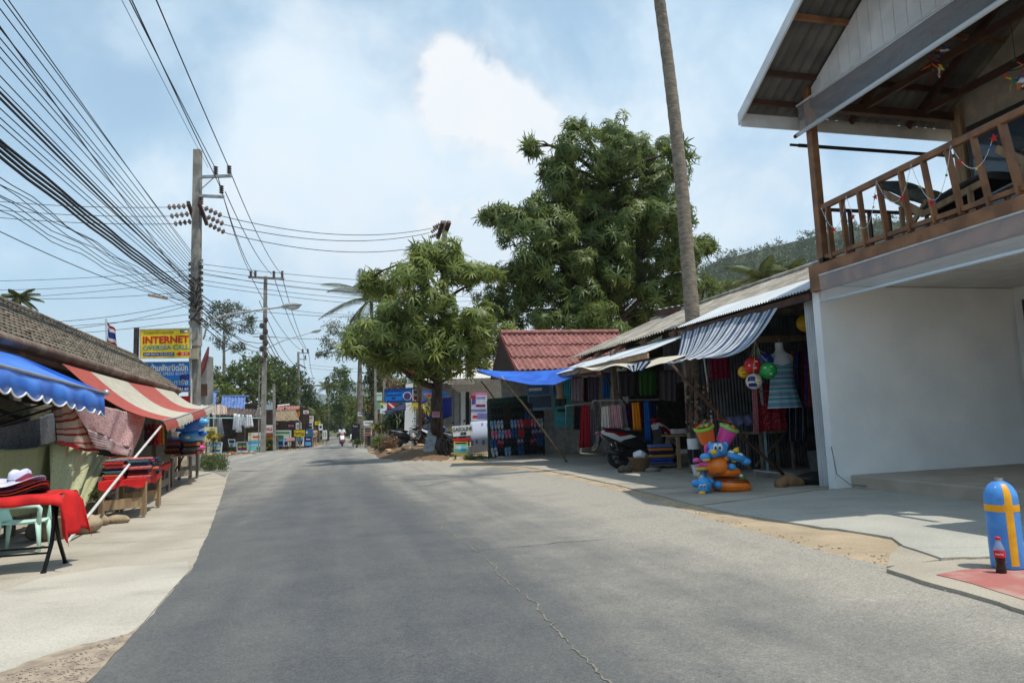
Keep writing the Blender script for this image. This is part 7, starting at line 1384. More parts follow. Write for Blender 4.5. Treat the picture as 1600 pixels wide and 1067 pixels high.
for i, (x0, x1, y0, y1, f_) in enumerate(((339, 347, 652, 681, 4), (364, 370, 646, 671, 2), (369, 376, 647, 675, 2), (376, 382, 648, 665, 2), (383, 389, 648, 668, 2), (388, 394, 648, 667, 2))): cloth('white_dress', ('grey white dress nearest the tall pole on the pipe frame', 'white dress, first in the cluster under the lean to', 'long white dress, second in the cluster', 'short white top, third in the cluster', 'white top, fourth in the cluster', 'white top last in the cluster')[i], 'dress', [(x0+1, y0), (x1-1, y0), (x1+f_, y1), (x0-f_/2, y1)], 52, mt('dress_grey' if i == 0 else 'dress_white', (.30, .31, .33) if i == 0 else (.72, .73, .76), .9), 2, .06, 'white dresses hanging under the lean to', nu=8, nv=6)
SK = pt('post_sky', sr(95, 175, 220)); SD = pt('post_sand', sr(232, 205, 130)); AQ = pt('post_aqua', sr(130, 215, 222)); GRN = pt('post_green', sr(70, 130, 80)); CR = pt('post_cream', sr(225, 215, 165)); DK = pt('post_dark', sr(50, 55, 70))
wf = pt('frame_white', (.7, .7, .68))
def poster(lab, px, Y, bgm, prints, frame=None, texts=(), legs=None): return board('poster_board', lab, 'poster', px, Y, bgm, prints, texts, 'poster boards along the left lane', frame, fw=.06, legs=legs, thick=.05)
rc = lambda x0, y0, x1, y1: [(x0, y0), (x1, y0), (x1, y1), (x0, y1)]
poster('cream poster with a grey boat behind the yellow plant', rc(320, 667, 339, 690), 51.5, CR, [(.15, .25, .85, .45, DK), (.2, .7, .8, .8, GRN)]); poster('white framed island poster with blue sea and sand bands', [(329, 691), (347, 691), (345, 710), (327, 710)], 51, AQ, [(.05, .05, .95, .4, SK), (.2, .18, .8, .32, wht), (.05, .42, .95, .56, SD), (.55, .62, .9, .75, nvy), (.15, .62, .4, .8, GRN)], wf)
poster('small tilted photo board above the flower pots', [(356, 686), (367, 686), (368, 698), (358, 698)], 51.5, wht, [(.1, .1, .9, .5, DK), (.3, .5, .7, .9, SK)]); poster('white framed board with red, green and dark photo rows', [(370, 691), (386, 690), (387, 706), (371, 707)], 51, DK, [(.08, .08, .45, .3, GRN), (.55, .08, .92, .3, GRN), (.08, .38, .45, .5, SD), (.55, .38, .92, .5, SD), (.08, .55, .45, .68, rdm), (.55, .55, .92, .68, rdm), (.05, .78, .95, .95, SK)], wf)
poster('large pale blue tour poster at the end of the pipe frame', [(388, 676), (411, 675), (410, 703), (387, 705)], 52.5, AQ, [(0, 0, 1, .14, SD), (.2, .03, .9, .12, wht), (0, .16, 1, .34, wht), (.3, .2, .8, .3, rdm), (0, .34, 1, .44, SD), (0, .46, 1, .62, SK), (.1, .66, .9, .72, wht), (.6, .8, .95, .95, GRN)]); poster('small low poster with a black curve by the stall tables', rc(311, 700, 319, 713), 46, wht, [(0, 0, 1, .3, SD), (.1, .55, .9, .7, nvy)])
board('shop_board', 'white board with red lettering right of the pipe frame', 'sign', rc(415, 664, 427, 676), 54, wht, [], [('SALE', .5, .5, .6, rdm, .8, .02)]); board('food_board', 'food photo board below the red lettered board', 'sign', rc(415, 677, 427, 697), 54, pt('foodbrown', sr(150, 90, 50)), [(.1, .1, .9, .4, rdm), (.1, .55, .9, .9, SD)])
board('tattoo_sign', 'yellow tattoo sign with black letters by the road', 'sign', rc(459, 671, 477, 682), 58, yel, [], [('TATTOO', .5, .6, .62, blk_, .88, .02)], frame=blk_)
board('maroon_sign', 'maroon roadside sign with a white bird beside the yellow tour sign', 'sign', rc(445.5, 639.5, 457, 650), 60, pt('signmaroon', sr(125, 30, 35)), [(.35, .15, .7, .45, wht), (.15, .6, .85, .68, wht), (.2, .76, .8, .84, wht)]); board('tour_sign', 'yellow and red tour sign above the thatched bar', 'sign', rc(457.5, 639.5, 468, 650), 60, pt('signamber', sr(245, 170, 25)), [(.05, .48, .95, .53, rdm)], [('TOUR', .5, .27, .38, rdm, .8, .02), ('TERM', .5, .75, .38, rdm, .8, .02)])
m = M(); m.bar(at(445, 655, 60), at(445, 636, 60), .1, .1); m.bar(at(440, 640, 60), at(469, 640, 60), .08, .08); ob('sign_gallows', m, blk_, label='black gallows post carrying the maroon and tour signs', cat='post')
sg = [('white sign with red bow and yellow writing right of the tour sign', rc(476, 650, 490, 659), 62, wht, [(.1, .25, .9, .45, rdm), (.15, .6, .8, .85, SD)]), ('white and pink sign below the red bow sign', rc(473, 659, 489, 666), 62, wht, [(.1, .2, .4, .8, COLS[4]), (.5, .3, .9, .7, nvy)]), ('white hat drawing sign left of the blue board', rc(473, 664, 481, 671), 61.5, wht, [(.2, .3, .8, .7, nvy)]), ('small brown picture sign right of the hat drawing', rc(481, 664, 489, 671), 61.8, CR, [(.2, .2, .8, .8, woodd)]), ('blue board with palm print beside the tan dressed person', rc(478, 670, 489, 682), 60, pt('postblue', sr(50, 110, 190)), [(.3, .3, .7, .9, GRN), (.0, .3, .25, .6, wht)]), ('dark blue boat poster lowest at the right end', rc(476, 684, 487, 698), 58.5, nvy, [(.1, .45, .9, .85, SK), (.2, .1, .8, .2, wht)]), ('white fish poster below the tattoo sign', rc(462, 682, 475, 697), 58.3, wht, [(.1, .1, .9, .5, SK), (.3, .4, .8, .8, DK)]), ('white poster with blue print behind the small table', rc(443, 680, 455, 697), 58.2, wht, [(.1, .3, .9, .5, SK), (.1, .6, .5, .9, nvy)]), ('sea poster with green top left of the small table', rc(434, 681, 443, 697), 58, SK, [(0, 0, 1, .3, GRN), (.1, .5, .9, .9, nvy)]), ('long pale banner below the bar boards', rc(430, 672, 455, 680), 57.5, pt('banner_pale', sr(190, 205, 195)), [(.05, .3, .9, .7, GRN)]), ('plant covered white sign above the tattoo board', rc(462, 660, 471, 671), 60.5, wht, [(.2, .3, .7, .8, lbl), (.5, .5, .9, .9, SD)]),
      ('white sign on a stick above the red bow sign', rc(474, 641, 482, 648), 64, wht, [(.2, .3, .8, .6, rdm)]), ('yellow sign farther up the left side of the road', rc(492, 658, 501, 664), 75, yel, [(.3, .3, .7, .5, GRN)]), ('white and navy sign below the far yellow sign', rc(498, 662, 504, 672), 74, wht, [(.2, .3, .8, .7, nvy)]), ('white notice board beside the far white scooter', rc(504, 672, 511, 686), 72, wht, [(.2, .2, .35, .8, GRN), (.6, .2, .75, .8, GRN)]), ('small white sign left of the tour sign post', rc(407, 641, 413, 648), 55, wht, [(.2, .3, .8, .6, lbl)])]
for lab, px, Y, bgm, pr_ in sg: board('roadside_sign', lab, 'sign', px, Y, bgm, pr_, group='signs on the far left roadside', legs=woodg)
m = M(); p = G(454, 702); m.box(p+[0, 0, .62], (.75, .5, .05)); [m.bar(p+[a, b, 0], p+[a, b, .6], .05, .05) for a in (-.32, .32) for b in (-.2, .2)]; ob('small_table', m, woodd, label='small dark table standing at the road edge', cat='table'); m = M(); m.box(p+[0, 0, .80], (.55, .3, .25)); ob('red_white_box', m, pt('boxpink', sr(220, 170, 165)), label='pale red box on the small roadside table', cat='box')
yl = leafmat('yellow_leaf', (.40, .30, .03), (.20, .22, .04), .3); cro = leafmat('croton_leaf', (.06, .11, .02), (.22, .16, .03), .3)
def bush(label, px, Y, rp_, n, mat, size, kind='mango', name='bush', cat='bush'):
    c = at(*px, Y); k = Y/1090; t = thing(name, label, cat, [c[0], c[1], zg(c[0], c[1])]); P = c + RNG.normal(0, .5, (n, 3))*np.array([rp_[0]*k, rp_[0]*k*.7, rp_[1]*k]); P[:, 2] = np.maximum(P[:, 2], zg(c[0], c[1])+.05); V, Fq = foliage(P, RNG.normal(0, .6, (n, 3))+[0, 0, .8], size, kind); fastmesh('leaves', V, Fq, mat, t)
    m = M(); g_ = np.array([c[0], c[1], zg(c[0], c[1])])
    for i in range(5): m.tube([g_+[RNG.normal(0, .05), RNG.normal(0, .05), 0], g_+(c-g_)*.6+RNG.normal(0, .1, 3), c+RNG.normal(0, .15, 3)], [.03, .02, .01], 4)
    ob('stem', m, bark, t); return t
bush('yellow leaved plant in front of the cream poster', (333, 681), 50.8, (9, 8), 40, yl, .35); bush('spiky green and orange croton at the lane corner', (419, 695), 53.5, (9, 12), 70, cro, .5)
bush('potted greenery among the flower pots', (362, 702), 51.4, (7, 5), 26, bushl, .25); bush('dark green plant between the far left signs', (470, 664), 61, (6, 6), 30, bushl, .4)
k = 0
for i in range(34):
    x = RNG.uniform(318, 400); y = 713.5 - (x-318)*.085 + RNG.uniform(-2, 2.5); lump(G(x, y)+[0, 0, .06], (RNG.uniform(.1, .22), RNG.uniform(.1, .2), RNG.uniform(.08, .15)), [rock, mt('rock_grey', (1, 1, 1)), mt('terracotta', (.32, .13, .07), .9)][i % 3], 'kerb_stone', 'stone in the rough row edging the left lane', 'stone', 20+i, 8, 'stones edging the left lane', .15)
# ------------------------------------------------------------------ trees
mango1 = leafmat('mango_leaf', (.105, .155, .028), (.235, .275, .075), .40); mango2 = leafmat('mango_leaf_dark', (.064, .108, .022), (.165, .205, .055), .38)
airy = leafmat('airy_leaf', (.07, .09, .03), (.12, .13, .05), .35); farg = leafmat('far_leaf', (.045, .080, .022), (.110, .145, .040), .3); fary = leafmat('far_leaf_light', (.08, .125, .026), (.155, .185, .05), .35); farb = leafmat('far_leaf_blue', (.036, .060, .026), (.07, .095, .036), .25)
def blobs_px(L_, Y, dp=1.2, fl=.8):
    o = []
    for x, y, r, *d in L_:
        q = Y + (d[0] if d else RNG.uniform(-dp, dp)); o.append((at(x, y, q), (r*Y/1090, r*Y/1090, r*Y/1090*fl)))
    return o
bl_ = blobs_px([(690, 402, 38), (640, 425, 36), (735, 425, 34), (598, 447, 34), (565, 520, 28), (612, 495, 40), (676, 470, 40), (745, 500, 36), (783, 518, 20), (588, 550, 30), (650, 545, 42), (715, 548, 40), (765, 545, 24), (556, 545, 20), (618, 568, 22), (690, 570, 24), (700, 505, 30), (660, 398, 22), (575, 440, 16), (770, 430, 14), (640, 520, 34), (596, 520, 30), (735, 535, 30), (680, 525, 34), (660, 575, 22), (740, 570, 20)], 27.5, 2.0, .72)
nb = G(682, 708); nb[2] += .1
tree('mango_tree', 'nearer mango tree with light green leaf whorls beside the gasoline sign', nb, [at(683, 670, 27.6), at(682, 630, 27.5), at(684, 600, 27.5), at(690, 540, 27.5), at(692, 470, 27.5), at(690, 420, 27.5)], bl_, 6.6, .52, 'mango', mango1, .26, shell=.25)
m = M(); limb(m, at(683, 605, 27.5), at(640, 588, 27.2), .13, .10, 7, 5, -.05); limb(m, at(640, 588, 27.2), at(612, 555, 27.0), .10, .05, 7, 5, -.1); ob('limb', m, bark, bpy.data.objects['mango_tree'], smooth=True)
bl_ = blobs_px([(955, 210, 34), (890, 235, 40), (1000, 245, 50), (940, 285, 55), (872, 290, 40), (1045, 270, 40), (805, 350, 36), (762, 338, 20), (850, 365, 48), (930, 375, 55), (1010, 360, 52), (1070, 395, 34), (1105, 380, 20), (800, 428, 38), (870, 445, 48), (950, 465, 54), (1030, 455, 50), (770, 470, 28), (850, 500, 40), (1000, 505, 44), (920, 505, 44), (1060, 440, 30), (830, 230, 18), (1060, 240, 20), (1075, 500, 26), (780, 495, 20), (900, 200, 16), (900, 330, 44), (975, 320, 46), (835, 405, 38), (900, 410, 44), (985, 420, 46), (1040, 340, 36), (820, 465, 34), (905, 470, 40), (870, 260, 26), (905, 300, 42), (960, 250, 44), (1020, 300, 44), (925, 345, 46), (985, 350, 44), (880, 385, 40), (960, 420, 46), (1045, 400, 36), (835, 330, 28)], 34, 2.2, .74)
bb_ = at(948, 700, 34.5); bb_[2] = 0
tree('mango_tree', 'tall dark mango tree rising behind the red roofed house', bb_, [at(948, 600, 34.5), at(946, 520, 34.5), at(944, 440, 34.5), at(948, 360, 34.5), at(950, 290, 34.5)], bl_, 4.6, .58, 'mango', mango2, .48, shell=.25)
def ft_(name, lab, x, Y, L_, dens, ls, kind, mat, r0=.25, grp=None, bm=None, dp=1.5, fl=.8, ty=None):
    b = at(x, 690, Y); b[2] = zbase(Y)-.1; top = min(q[1] for q in L_); c = [at(x, y, Y) for y in np.linspace(670, top+25, 5)]; c = [q for q in c if q[2] > b[2]+.3]; return tree(name, lab, b, c, blobs_px(L_, Y, dp, fl), dens, ls, kind, mat, r0, grp, bm=bm, shell=.35)
ft_('umbrella_tree', 'tall thin umbrella shaped tree behind the second pole', 350, 80, [(345, 490, 20), (368, 485, 16), (332, 505, 12), (385, 512, 11), (355, 515, 12), (340, 535, 12), (372, 543, 11), (390, 500, 8)], 2.2, .62, 'fine', leafmat('umb_leaf', (.05, .065, .025), (.09, .10, .04), .3), .3, bm=barkg, dp=2)
ft_('airy_tree', 'airy pale tree with bare limbs left of the near mango', 562, 75, [(520, 512, 15), (545, 525, 20), (512, 538, 12), (538, 548, 16), (560, 545, 18), (503, 555, 8), (575, 560, 16), (555, 500, 14)], 2.4, .55, 'fine', airy, .4, bm=barkg, dp=2)
LT = [('broad green tree behind the blue roofed stalls', 375, 76, [(375, 585, 22), (395, 570, 22), (352, 605, 20), (415, 590, 22), (400, 610, 24), (370, 618, 22)], farg), ('bright green bushy tree left of the second pole', 340, 66, [(345, 622, 16), (362, 615, 14), (328, 610, 14)], fary), ('tall green tree right of the second pole', 432, 84, [(425, 575, 18), (440, 590, 20), (430, 610, 24), (452, 605, 18), (450, 630, 18)], farg), ('dark flat topped tree before the third pole', 458, 95, [(445, 590, 16), (462, 585, 12), (472, 600, 10), (455, 612, 16)], farb), ('dark bushy tree left of the farthest pole', 476, 100, [(480, 615, 14), (470, 630, 18), (462, 645, 18), (488, 640, 14)], farb), ('slim tall tree in the middle of the far road bend', 532, 115, [(531, 583, 13), (522, 600, 14), (541, 602, 14), (530, 622, 17), (519, 640, 15), (544, 632, 14), (532, 650, 18)], farg), ('light bushes right of the far road bend', 560, 92, [(558, 632, 16), (575, 628, 14), (565, 650, 18), (590, 645, 16), (548, 655, 14)], fary), ('dark tree closing the far end of the road', 512, 125, [(508, 645, 14), (498, 635, 12), (520, 660, 16), (505, 665, 14), (540, 668, 16), (556, 668, 14)], farb), ('green tree over the far left signs', 486, 105, [(480, 655, 12), (492, 650, 12), (500, 660, 10)], farg), ('grey green tree on the far left skyline', 330, 95, [(330, 585, 12), (335, 600, 14), (320, 610, 12), (345, 595, 10)], airy), ('tree behind the gas station sign', 610, 80, [(600, 620, 16), (615, 600, 18), (630, 625, 18), (645, 600, 14), (590, 610, 12)], farg), ('dry leafless looking tree behind the resort sign', 600, 66, [(592, 590, 14), (606, 600, 14), (598, 615, 12)], leafmat('dry_leaf', (.16, .12, .07), (.20, .16, .09), .3)), ('light green tree tops left above the shop roof', 1098, 46, [(1100, 440, 14), (1112, 452, 12), (1088, 450, 14)], fary), ('bush tops behind the tin shed', 1040, 44, [(1050, 480, 24), (1080, 470, 22), (1020, 500, 24)], mango2), ('green tree crown behind the clothes shop ridge', 1130, 60, [(1130, 448, 12), (1148, 445, 10), (1118, 440, 10)], fary)]
for lab, x, Y, L_, mm in LT: ft_('background_tree', lab, x, Y, L_, 1.6 if Y > 60 else 4, .85 if Y > 60 else .4, 'spray', mm, .25, 'trees in the background', dp=3)
# coconut palms
def palm(lab, x, y, Y, L_, n=14, yb=690, rt_=.16, lean=0, vine=False):
    c = at(x, y, Y); b = at(x+lean, yb, Y); b[2] = zbase(Y)-.1; t = thing('coconut_palm', lab, 'palm', b); m = M(); m.tube([b, lerp(b, c, .5)+[.15, 0, 0], c], [rt_*1.3, rt_, rt_*.8], 8); ob('trunk', m, barkg, t, smooth=True); m = M()
    for i in range(n): frond(m, c, i*2.399+RNG.uniform(-.2, .2), L_*RNG.uniform(.85, 1.1), 1.15-1.5*(i/n), .45, L_*.22, 18, .035)
    ob('crown', m, palmleaf, t)
    if vine: P = np.array([lerp(b, c, q)+RNG.normal(0, .3, 3) for q in RNG.uniform(.15, .8, 220)]); V, Fq = foliage(P, RNG.normal(0, 1, (220, 3)), .5, 'spray'); fastmesh('vine', V, Fq, farb, t)
palm('coconut palm with drooping fronds behind the near mango crown', 580, 468, 52, 4.2, 16, lean=3, vine=True); palm('small palm in front of the far road bend tree', 512, 606, 100, 2.6, 12, rt_=.12)
palm('young palm behind the shop ridge left of the slimmer one', 1190, 436, 34, 2.2, 16, rt_=.12); palm('slim young palm close to the balcony post', 1232, 425, 33, 1.5, 9, rt_=.08); palm('palm top peeping over the left tiled roof', 30, 466, 32, 1.0, 14, rt_=.1); palm('short bright palm beside the far road signs', 497, 648, 88, 2.6, 12, rt_=.12)
# forest on the hill and at the mountain foot
P = []
for k in range(6500):
    i = RNG.uniform(0, 88); j = RNG.uniform(1, 12); a, b = int(i), int(j); q = lerp(lerp(hp[b][a], hp[b][a+1], i-a), lerp(hp[min(b+1, 12)][a], hp[min(b+1, 12)][a+1], i-a), j-b); P.append(q+[0, 0, RNG.uniform(0, 4.5)])
P = np.array(P); V, Fq = foliage(np.repeat(P, 3, axis=0)+RNG.normal(0, 2.0, (len(P)*3, 3)), RNG.normal(0, .6, (len(P)*3, 3))+[0, 0, .6], 3.0, 'spray'); fastmesh('hill_forest', V, Fq, leafmat('hill_leaf', (.034, .066, .016), (.085, .115, .030), .2), label='unbroken forest covering the hill behind the shop', cat='forest', kind='stuff')
# ------------------------------------------------------------------ right roadside beyond the shop
soil = mt('soil_mound', (.20, .115, .06), .95, (.12, .08, .045), scale=4, bump=.8, bscale=10)
m = M(); P = [[G(585+120*i/30, 722-38*j/10) for i in range(31)] for j in range(11)]
m.grid([[p + np.array([0, 0, (.40*math.sin(math.pi*i/30)**.6*ss(j/3.5)+RNG.normal(0, .015)) - .03]) for i, p in enumerate(r_)] for j, r_ in enumerate(P)]); ob('soil_bank', m, soil, kind='structure', smooth=True, base=(0, 0, 0))
for i in range(46):
    x = RNG.uniform(600, 690); y = RNG.uniform(690, 714); lump(G(x, y)+[0, 0, .37*math.sin(math.pi*(x-585)/120)**.6*ss((722-y)/13)], (RNG.uniform(.10, .26), RNG.uniform(.1, .2), RNG.uniform(.06, .14)), mt('bank_rock', (.42, .29, .18), .9, (.30, .19, .11), scale=5, rnd=.2), 'bank_stone', 'tan stone in the loose bank under the near mango tree', 'stone', 60+i, 8, 'stones in the bank under the near mango tree', .2)
board('gasoline_sign', 'hand lettered white gasoline price board by the road', 'sign', [(706, 666), (738, 663), (739, 680), (708, 682)], 24.4, wht, [], [('GASOLINE', .5, .33, .52, blk_, .96, .012), ('40B', .52, .77, .36, blk_, .32, .02)])
board('sim_card_poster', 'yellow and turquoise card poster below the gasoline board', 'poster', rc(709, 690, 731, 711), 24.7, yel, [(.05, .18, .95, .85, AQ), (.15, .3, .5, .5, wht), (.5, .5, .9, .75, SK), (.1, .05, .9, .15, blk_)], [('XXXXX', .5, .1, .01, yel, .1)][:0], legs=woodd)
m = M(); m.box(at(722, 686.5, 24.6), (.65, .04, .09)); ob('red_banner', m, rdm, label='red strip between the gasoline board and the card poster', cat='banner')
p = G(732, 716); m = M(); m.lathe([(.17, 0), (.20, .40), (.21, .42), (.19, .41), (.16, .03)], 18, p); ob('paint_bucket', m, mt('bucket_white', (.55, .55, .53), .5, (.40, .38, .34), scale=8), label='dirty white bucket at the foot of the gasoline board', cat='bucket', smooth='auto')
pur = spotmat('purple_ad', sr(190, 185, 215), sr(95, 80, 150), 5, .3, spot2=sr(200, 60, 80), scale2=6); blw = spotmat('blue_ad', sr(190, 195, 205), sr(110, 120, 160), 4, .28)
board('upper_banner', 'purple and white advertising banner left of the sandal rack', 'banner', rc(736, 613, 761, 658), 26.3, pt('adwhite', sr(205, 203, 220)), [(0, 0, 1, .08, COLS[7]), (.05, .1, .3, .42, pt('adpurple', sr(110, 80, 150))), (.0, .1, .25, .22, rdm), (.35, .15, .9, .22, pt('adlilac', sr(150, 140, 190))), (.3, .42, .9, .50, pt('admaroon', sr(130, 50, 80))), (.0, .58, .95, .66, pt('adblue', sr(120, 125, 180))), (.4, .72, 1, .9, pt('adblue', sr(120, 125, 180))), (.1, .80, .4, .88, rdm)])
m = M(); q = [at(735, 659, 26.0), at(763, 657, 26.0), at(764, 705, 26.0), at(737, 708, 26.0)]; nu, nv = 12, 14; m.grid(bil(*q, nu, nv, lambda s, t: np.array([0, -.35*math.sin(math.pi*t), 0])), .01); u = uvs(nu, nv); ob('drum_banner', m, spotmat('drum_ad', sr(165, 172, 188), sr(100, 108, 150), 3.2, .32, spot2=sr(215, 150, 140), scale2=2.5), label='curved pale blue advertising sheet below the purple banner', cat='banner', smooth=True, uv=np.vstack([u, u]))
# leaning planks, tyres, sticks
for lab, a, b, wd, mm in (('grey weathered plank leaning at the mango trunk', (668, 714), (677, 672), .40, mt('grey_board', (.34, .37, .38), .8, var=.2)), ('white board with faded red letters leaning at the mango trunk', (684, 706), (684, 672), .42, mt('faded_board', (.50, .48, .46), .8, (.45, .25, .22), scale=5)), ('narrow ochre board leaning beside the tyres', (707, 706), (703, 668), .30, mt('ochre_board', (.40, .30, .12), .8, (.28, .18, .08), scale=5))):
    p = G(*a); p[2] += .1; q = at(b[0], b[1], p[1]+.4); m = M(); m.bar(p, q, wd, .03, (0, 1, .1)); ob('leaning_board', m, mm, label=lab, cat='board', group='boards leaning at the mango trunk')
for i, (x, y) in enumerate(((690, 697), (697, 700))):
    c = at(x, y, 26.6+.2*i); m = M(); m.lathe([(.24, -.06), (.33, -.07), (.36, 0), (.33, .07), (.24, .06), (.24, -.06)], 22, c, (np.array([.4, .9, 0]), np.array([0, 0, 1.0]), np.array([.9, -.4, 0])), cap=False); ob('old_tyre', m, mt('tyre_rubber', (1, 1, 1)), label='black tyre standing by the trunk, %s' % ('the rear one', 'the front one')[i], cat='tyre', group='tyres by the near mango trunk', smooth=True)
board('trunk_notice', 'small pinkish notice nailed to the near mango trunk', 'sign', rc(675, 643, 687, 652), 27.1, pt('notice', sr(165, 130, 140)), [(.1, .2, .9, .35, rdm), (.1, .5, .9, .6, nvy)])
# resort sign
board('resort_sign', 'blue resort, restaurant and bungalows sign with round emblem', 'sign', [(601, 608), (644, 606), (644, 628), (601, 629)], 33, pt('resort_blue', sr(22, 125, 215)), [], [('Sabook Sabang Resort', .47, .14, .17, nvy, .90, .006), ('Restaurant', .34, .43, .17, nvy, .55, .006), ('Bar', .34, .66, .17, nvy, .16, .006), ('Bungalows', .36, .89, .17, nvy, .52, .006)], frame=nvy)
o = bpy.data.objects['resort_sign']; c = at(636.5, 618.8, 32.96)
for r_, mm, dy in ((.205, wht, 0), (.165, pt('emblem', sr(80, 60, 120)), -.012)): m = M(); m.lathe([(r_, 0), (r_, .01)], 24, c+[0, dy, 0], (np.array([1.0, 0, 0]), np.array([0, 0, 1.0]), np.array([0, -1.0, 0]))); ob('emblem', m, mm, o)
m = M(); m.bar(at(656, 600, 33.2), [*at(656, 690, 33.2)[:2], .2], .14, .14); m.bar(at(644, 607, 33.2), at(656, 606, 33.2), .08, .08); m.bar(at(644, 628, 33.2), at(656, 627, 33.2), .08, .08); ob('resort_sign_post', m, woodd, label='dark post carrying the blue resort sign', cat='post')
board('side_notice', 'narrow grey notice between the resort sign and its post', 'sign', rc(646, 609, 652, 625), 33.3, pt('noticegrey', sr(120, 118, 110)), [(.1, .1, .9, .3, nvy), (.1, .4, .9, .6, SD), (.1, .7, .9, .9, rdm)])
wp = thing('white_pillar', 'tall white column on a square foot beside the resort sign', 'pillar', at(639, 690, 36)*[1, 1, 0]); b = at(638, 690, 36); b[2] = .15; m = M(); m.prism([b+[-.22, -.1, 0], b+[.22, -.1, 0], at(643.5, 600, 36), at(634, 600, 36)], (0, .4, 0)); ob('shaft', m, white, wp); m = M(); m.prism([b+[-.5, -.35, -.15], b+[.5, -.35, -.15], b+[.5, .35, -.15], b+[-.5, .35, -.15]], (0, 0, .2)); m.add([b+[-.45, -.3, .05], b+[.45, -.3, .05], b+[.45, .3, .05], b+[-.45, .3, .05], b+[-.23, -.12, .55], b+[.23, -.12, .55], b+[.23, .3, .55], b+[-.23, .3, .55]], [(0, 1, 5, 4), (1, 2, 6, 5), (2, 3, 7, 6), (3, 0, 4, 7)]); ob('foot', m, conc, wp)
# petrol station totem and shop front behind the tree
tt = thing('station_totem', 'tall petrol station totem with orange, green and red panels behind the mango', 'totem', at(640, 690, 48)*[1, 1, 0]); m = M(); m.box(at(640, 570, 48)*[1, 1, 1], (.35, .35, 10.5)); ob('mast', m, wht, tt)
for x0, y0, x1, y1, mm in ((617, 453, 652, 470, wht), (626, 455, 645, 463, pt('tot_orange', sr(225, 90, 40))), (617, 453, 621, 462, GRN), (645, 494, 661, 506, rdm), (616, 494, 646, 506, wht), (617, 494, 622, 498, rdm), (628, 578, 656, 584, rdm), (628, 570, 656, 577, GRN)): q = [at(x, y, 47.7 if mm is not wht else 47.8) for x, y in rc(x0, y0, x1, y1)]; m = M(); m.prism(q, (0, .12, 0)); ob('panel', m, mm, tt)
txt(tt, 'ต.ม.', at(654, 499, 47.65), (1, 0, 0), (0, 0, 1), .42, wht, .01)
sf = thing('station_shop', 'white and brown shop front of the petrol station under the mango crown', 'shop', at(720, 690, 38)*[1, 1, 0]); m = M(); m.prism([at(x, y, 39.5) for x, y in ((650, 690), (790, 690), (790, 560), (650, 572))], (0, .2, 0)); ob('wall', m, mt('station_wall', (.30, .28, .25), .85), sf)
m = M(); m.prism([at(650, 600, 36.5), at(770, 596, 36), at(770, 566, 39), at(650, 574, 39.5)], (0, 0, .12)); ob('canopy', m, mt('station_canopy', (.62, .60, .55), .8), sf); m = M(); m.prism([at(x, y, 36) for x, y in ((700, 592), (771, 590), (771, 600), (700, 601))], (0, .1, 0)); ob('fascia', m, mt('station_fascia', (.40, .35, .28), .8), sf)
for x0, x1, mm in ((720, 727, white), (710, 717, mt('station_grey', (.35, .36, .36), .7)), (728, 733, blk_)): m = M(); m.prism([at(x, y, 38.9) for x, y in rc(x0, 612, x1, 690)], (0, .1, 0)); ob('column', m, mm, sf)
board('arrow_sign', 'blue arrow sign with pink lettering behind the mango trunk', 'sign', [(660, 611), (694, 611), (702, 617), (660, 623)], 35, blu, [(.1, .3, .4, .5, COLS[7]), (.1, .6, .5, .85, rdm)])
cloth('blue_tarp_wall', 'dark blue tarpaulin hung behind the mango trunk', 'tarpaulin', [(653, 626), (706, 620), (706, 650), (655, 666)], 35.6, mt('dark_tarp', sr(30, 45, 130), .6), 3, .08); cloth('dark_awning', 'dark blue cloth awning below the red dive flag', 'awning', [(600, 642), (634, 630), (634, 640), (604, 646)], [33, 34, 33.5, 32.6], mt('dark_tarp2', sr(35, 35, 75), .7), 2, .05, nu=8, nv=4)
board('dive_flag', 'red dive flag with white diagonal beside the resort sign', 'flag', rc(605, 629, 617, 638), 38, rdm, [], frame=None); o = bpy.data.objects['dive_flag']; q = [at(x, y, 37.96) for x, y in ((605, 629), (608, 629), (617, 636), (617, 638), (614, 638))]; m = M(); m.add(q, [(4, 3, 2, 1, 0)]); ob('diagonal', m, wht, o)
sg2 = [('yellow poster with red figure on the right roadside', rc(571, 630, 581, 643), 52, yel, [(.2, .3, .8, .8, COLS[4]), (.1, .05, .9, .2, rdm)]), ('pale green notice right of the yellow poster', rc(588, 613, 597, 626), 48, pt('palegreen', sr(185, 215, 200)), [(.1, .3, .9, .4, GRN)]), ('green board below the pale green notice', rc(588, 628, 594, 640), 47.5, pt('midgreen', sr(120, 160, 130)), []), ('yellow, green and white board left of the dive flag', rc(594, 629, 604, 640), 44, wht, [(0, 0, 1, .22, yel), (.05, .35, .5, .8, GRN)]), ('white boat picture board below the dive flag', rc(594, 640, 607, 646), 43.5, wht, [(.2, .4, .8, .7, SK)]), ('white name board above the photo kiosk', rc(568, 657, 583, 665), 50, wht, [(.15, .3, .85, .6, pt('signgrey', sr(170, 150, 150)))]), ('kiosk poster with red foot below the white name board', rc(569, 666, 581, 680), 50.2, wht, [(.1, .1, .9, .7, pt('kiosk', sr(110, 85, 80))), (.1, .75, .9, .95, rdm)]), ('small white sign on the far right roadside', rc(559, 644, 566, 650), 58, wht, [(.2, .3, .7, .6, nvy)]), ('black stand sign with white letters on the right verge', rc(549, 662, 562, 687), 56, blk_, [])]
for lab, px, Y, bgm, pr_ in sg2: board('roadside_sign', lab, 'sign', px, Y, bgm, pr_, group='signs on the far right roadside', texts=[('Taxi', .45, .14, .16, wht, .6)] if 'black stand' in lab else (), legs=woodg)
hut = stall('dark_kiosk', 'dark wooden kiosk behind the yellow poster on the right', [(566, 640), (602, 640), (606, 648), (562, 648)], 56, mt('kiosk_roof', (.06, .045, .04), .9))
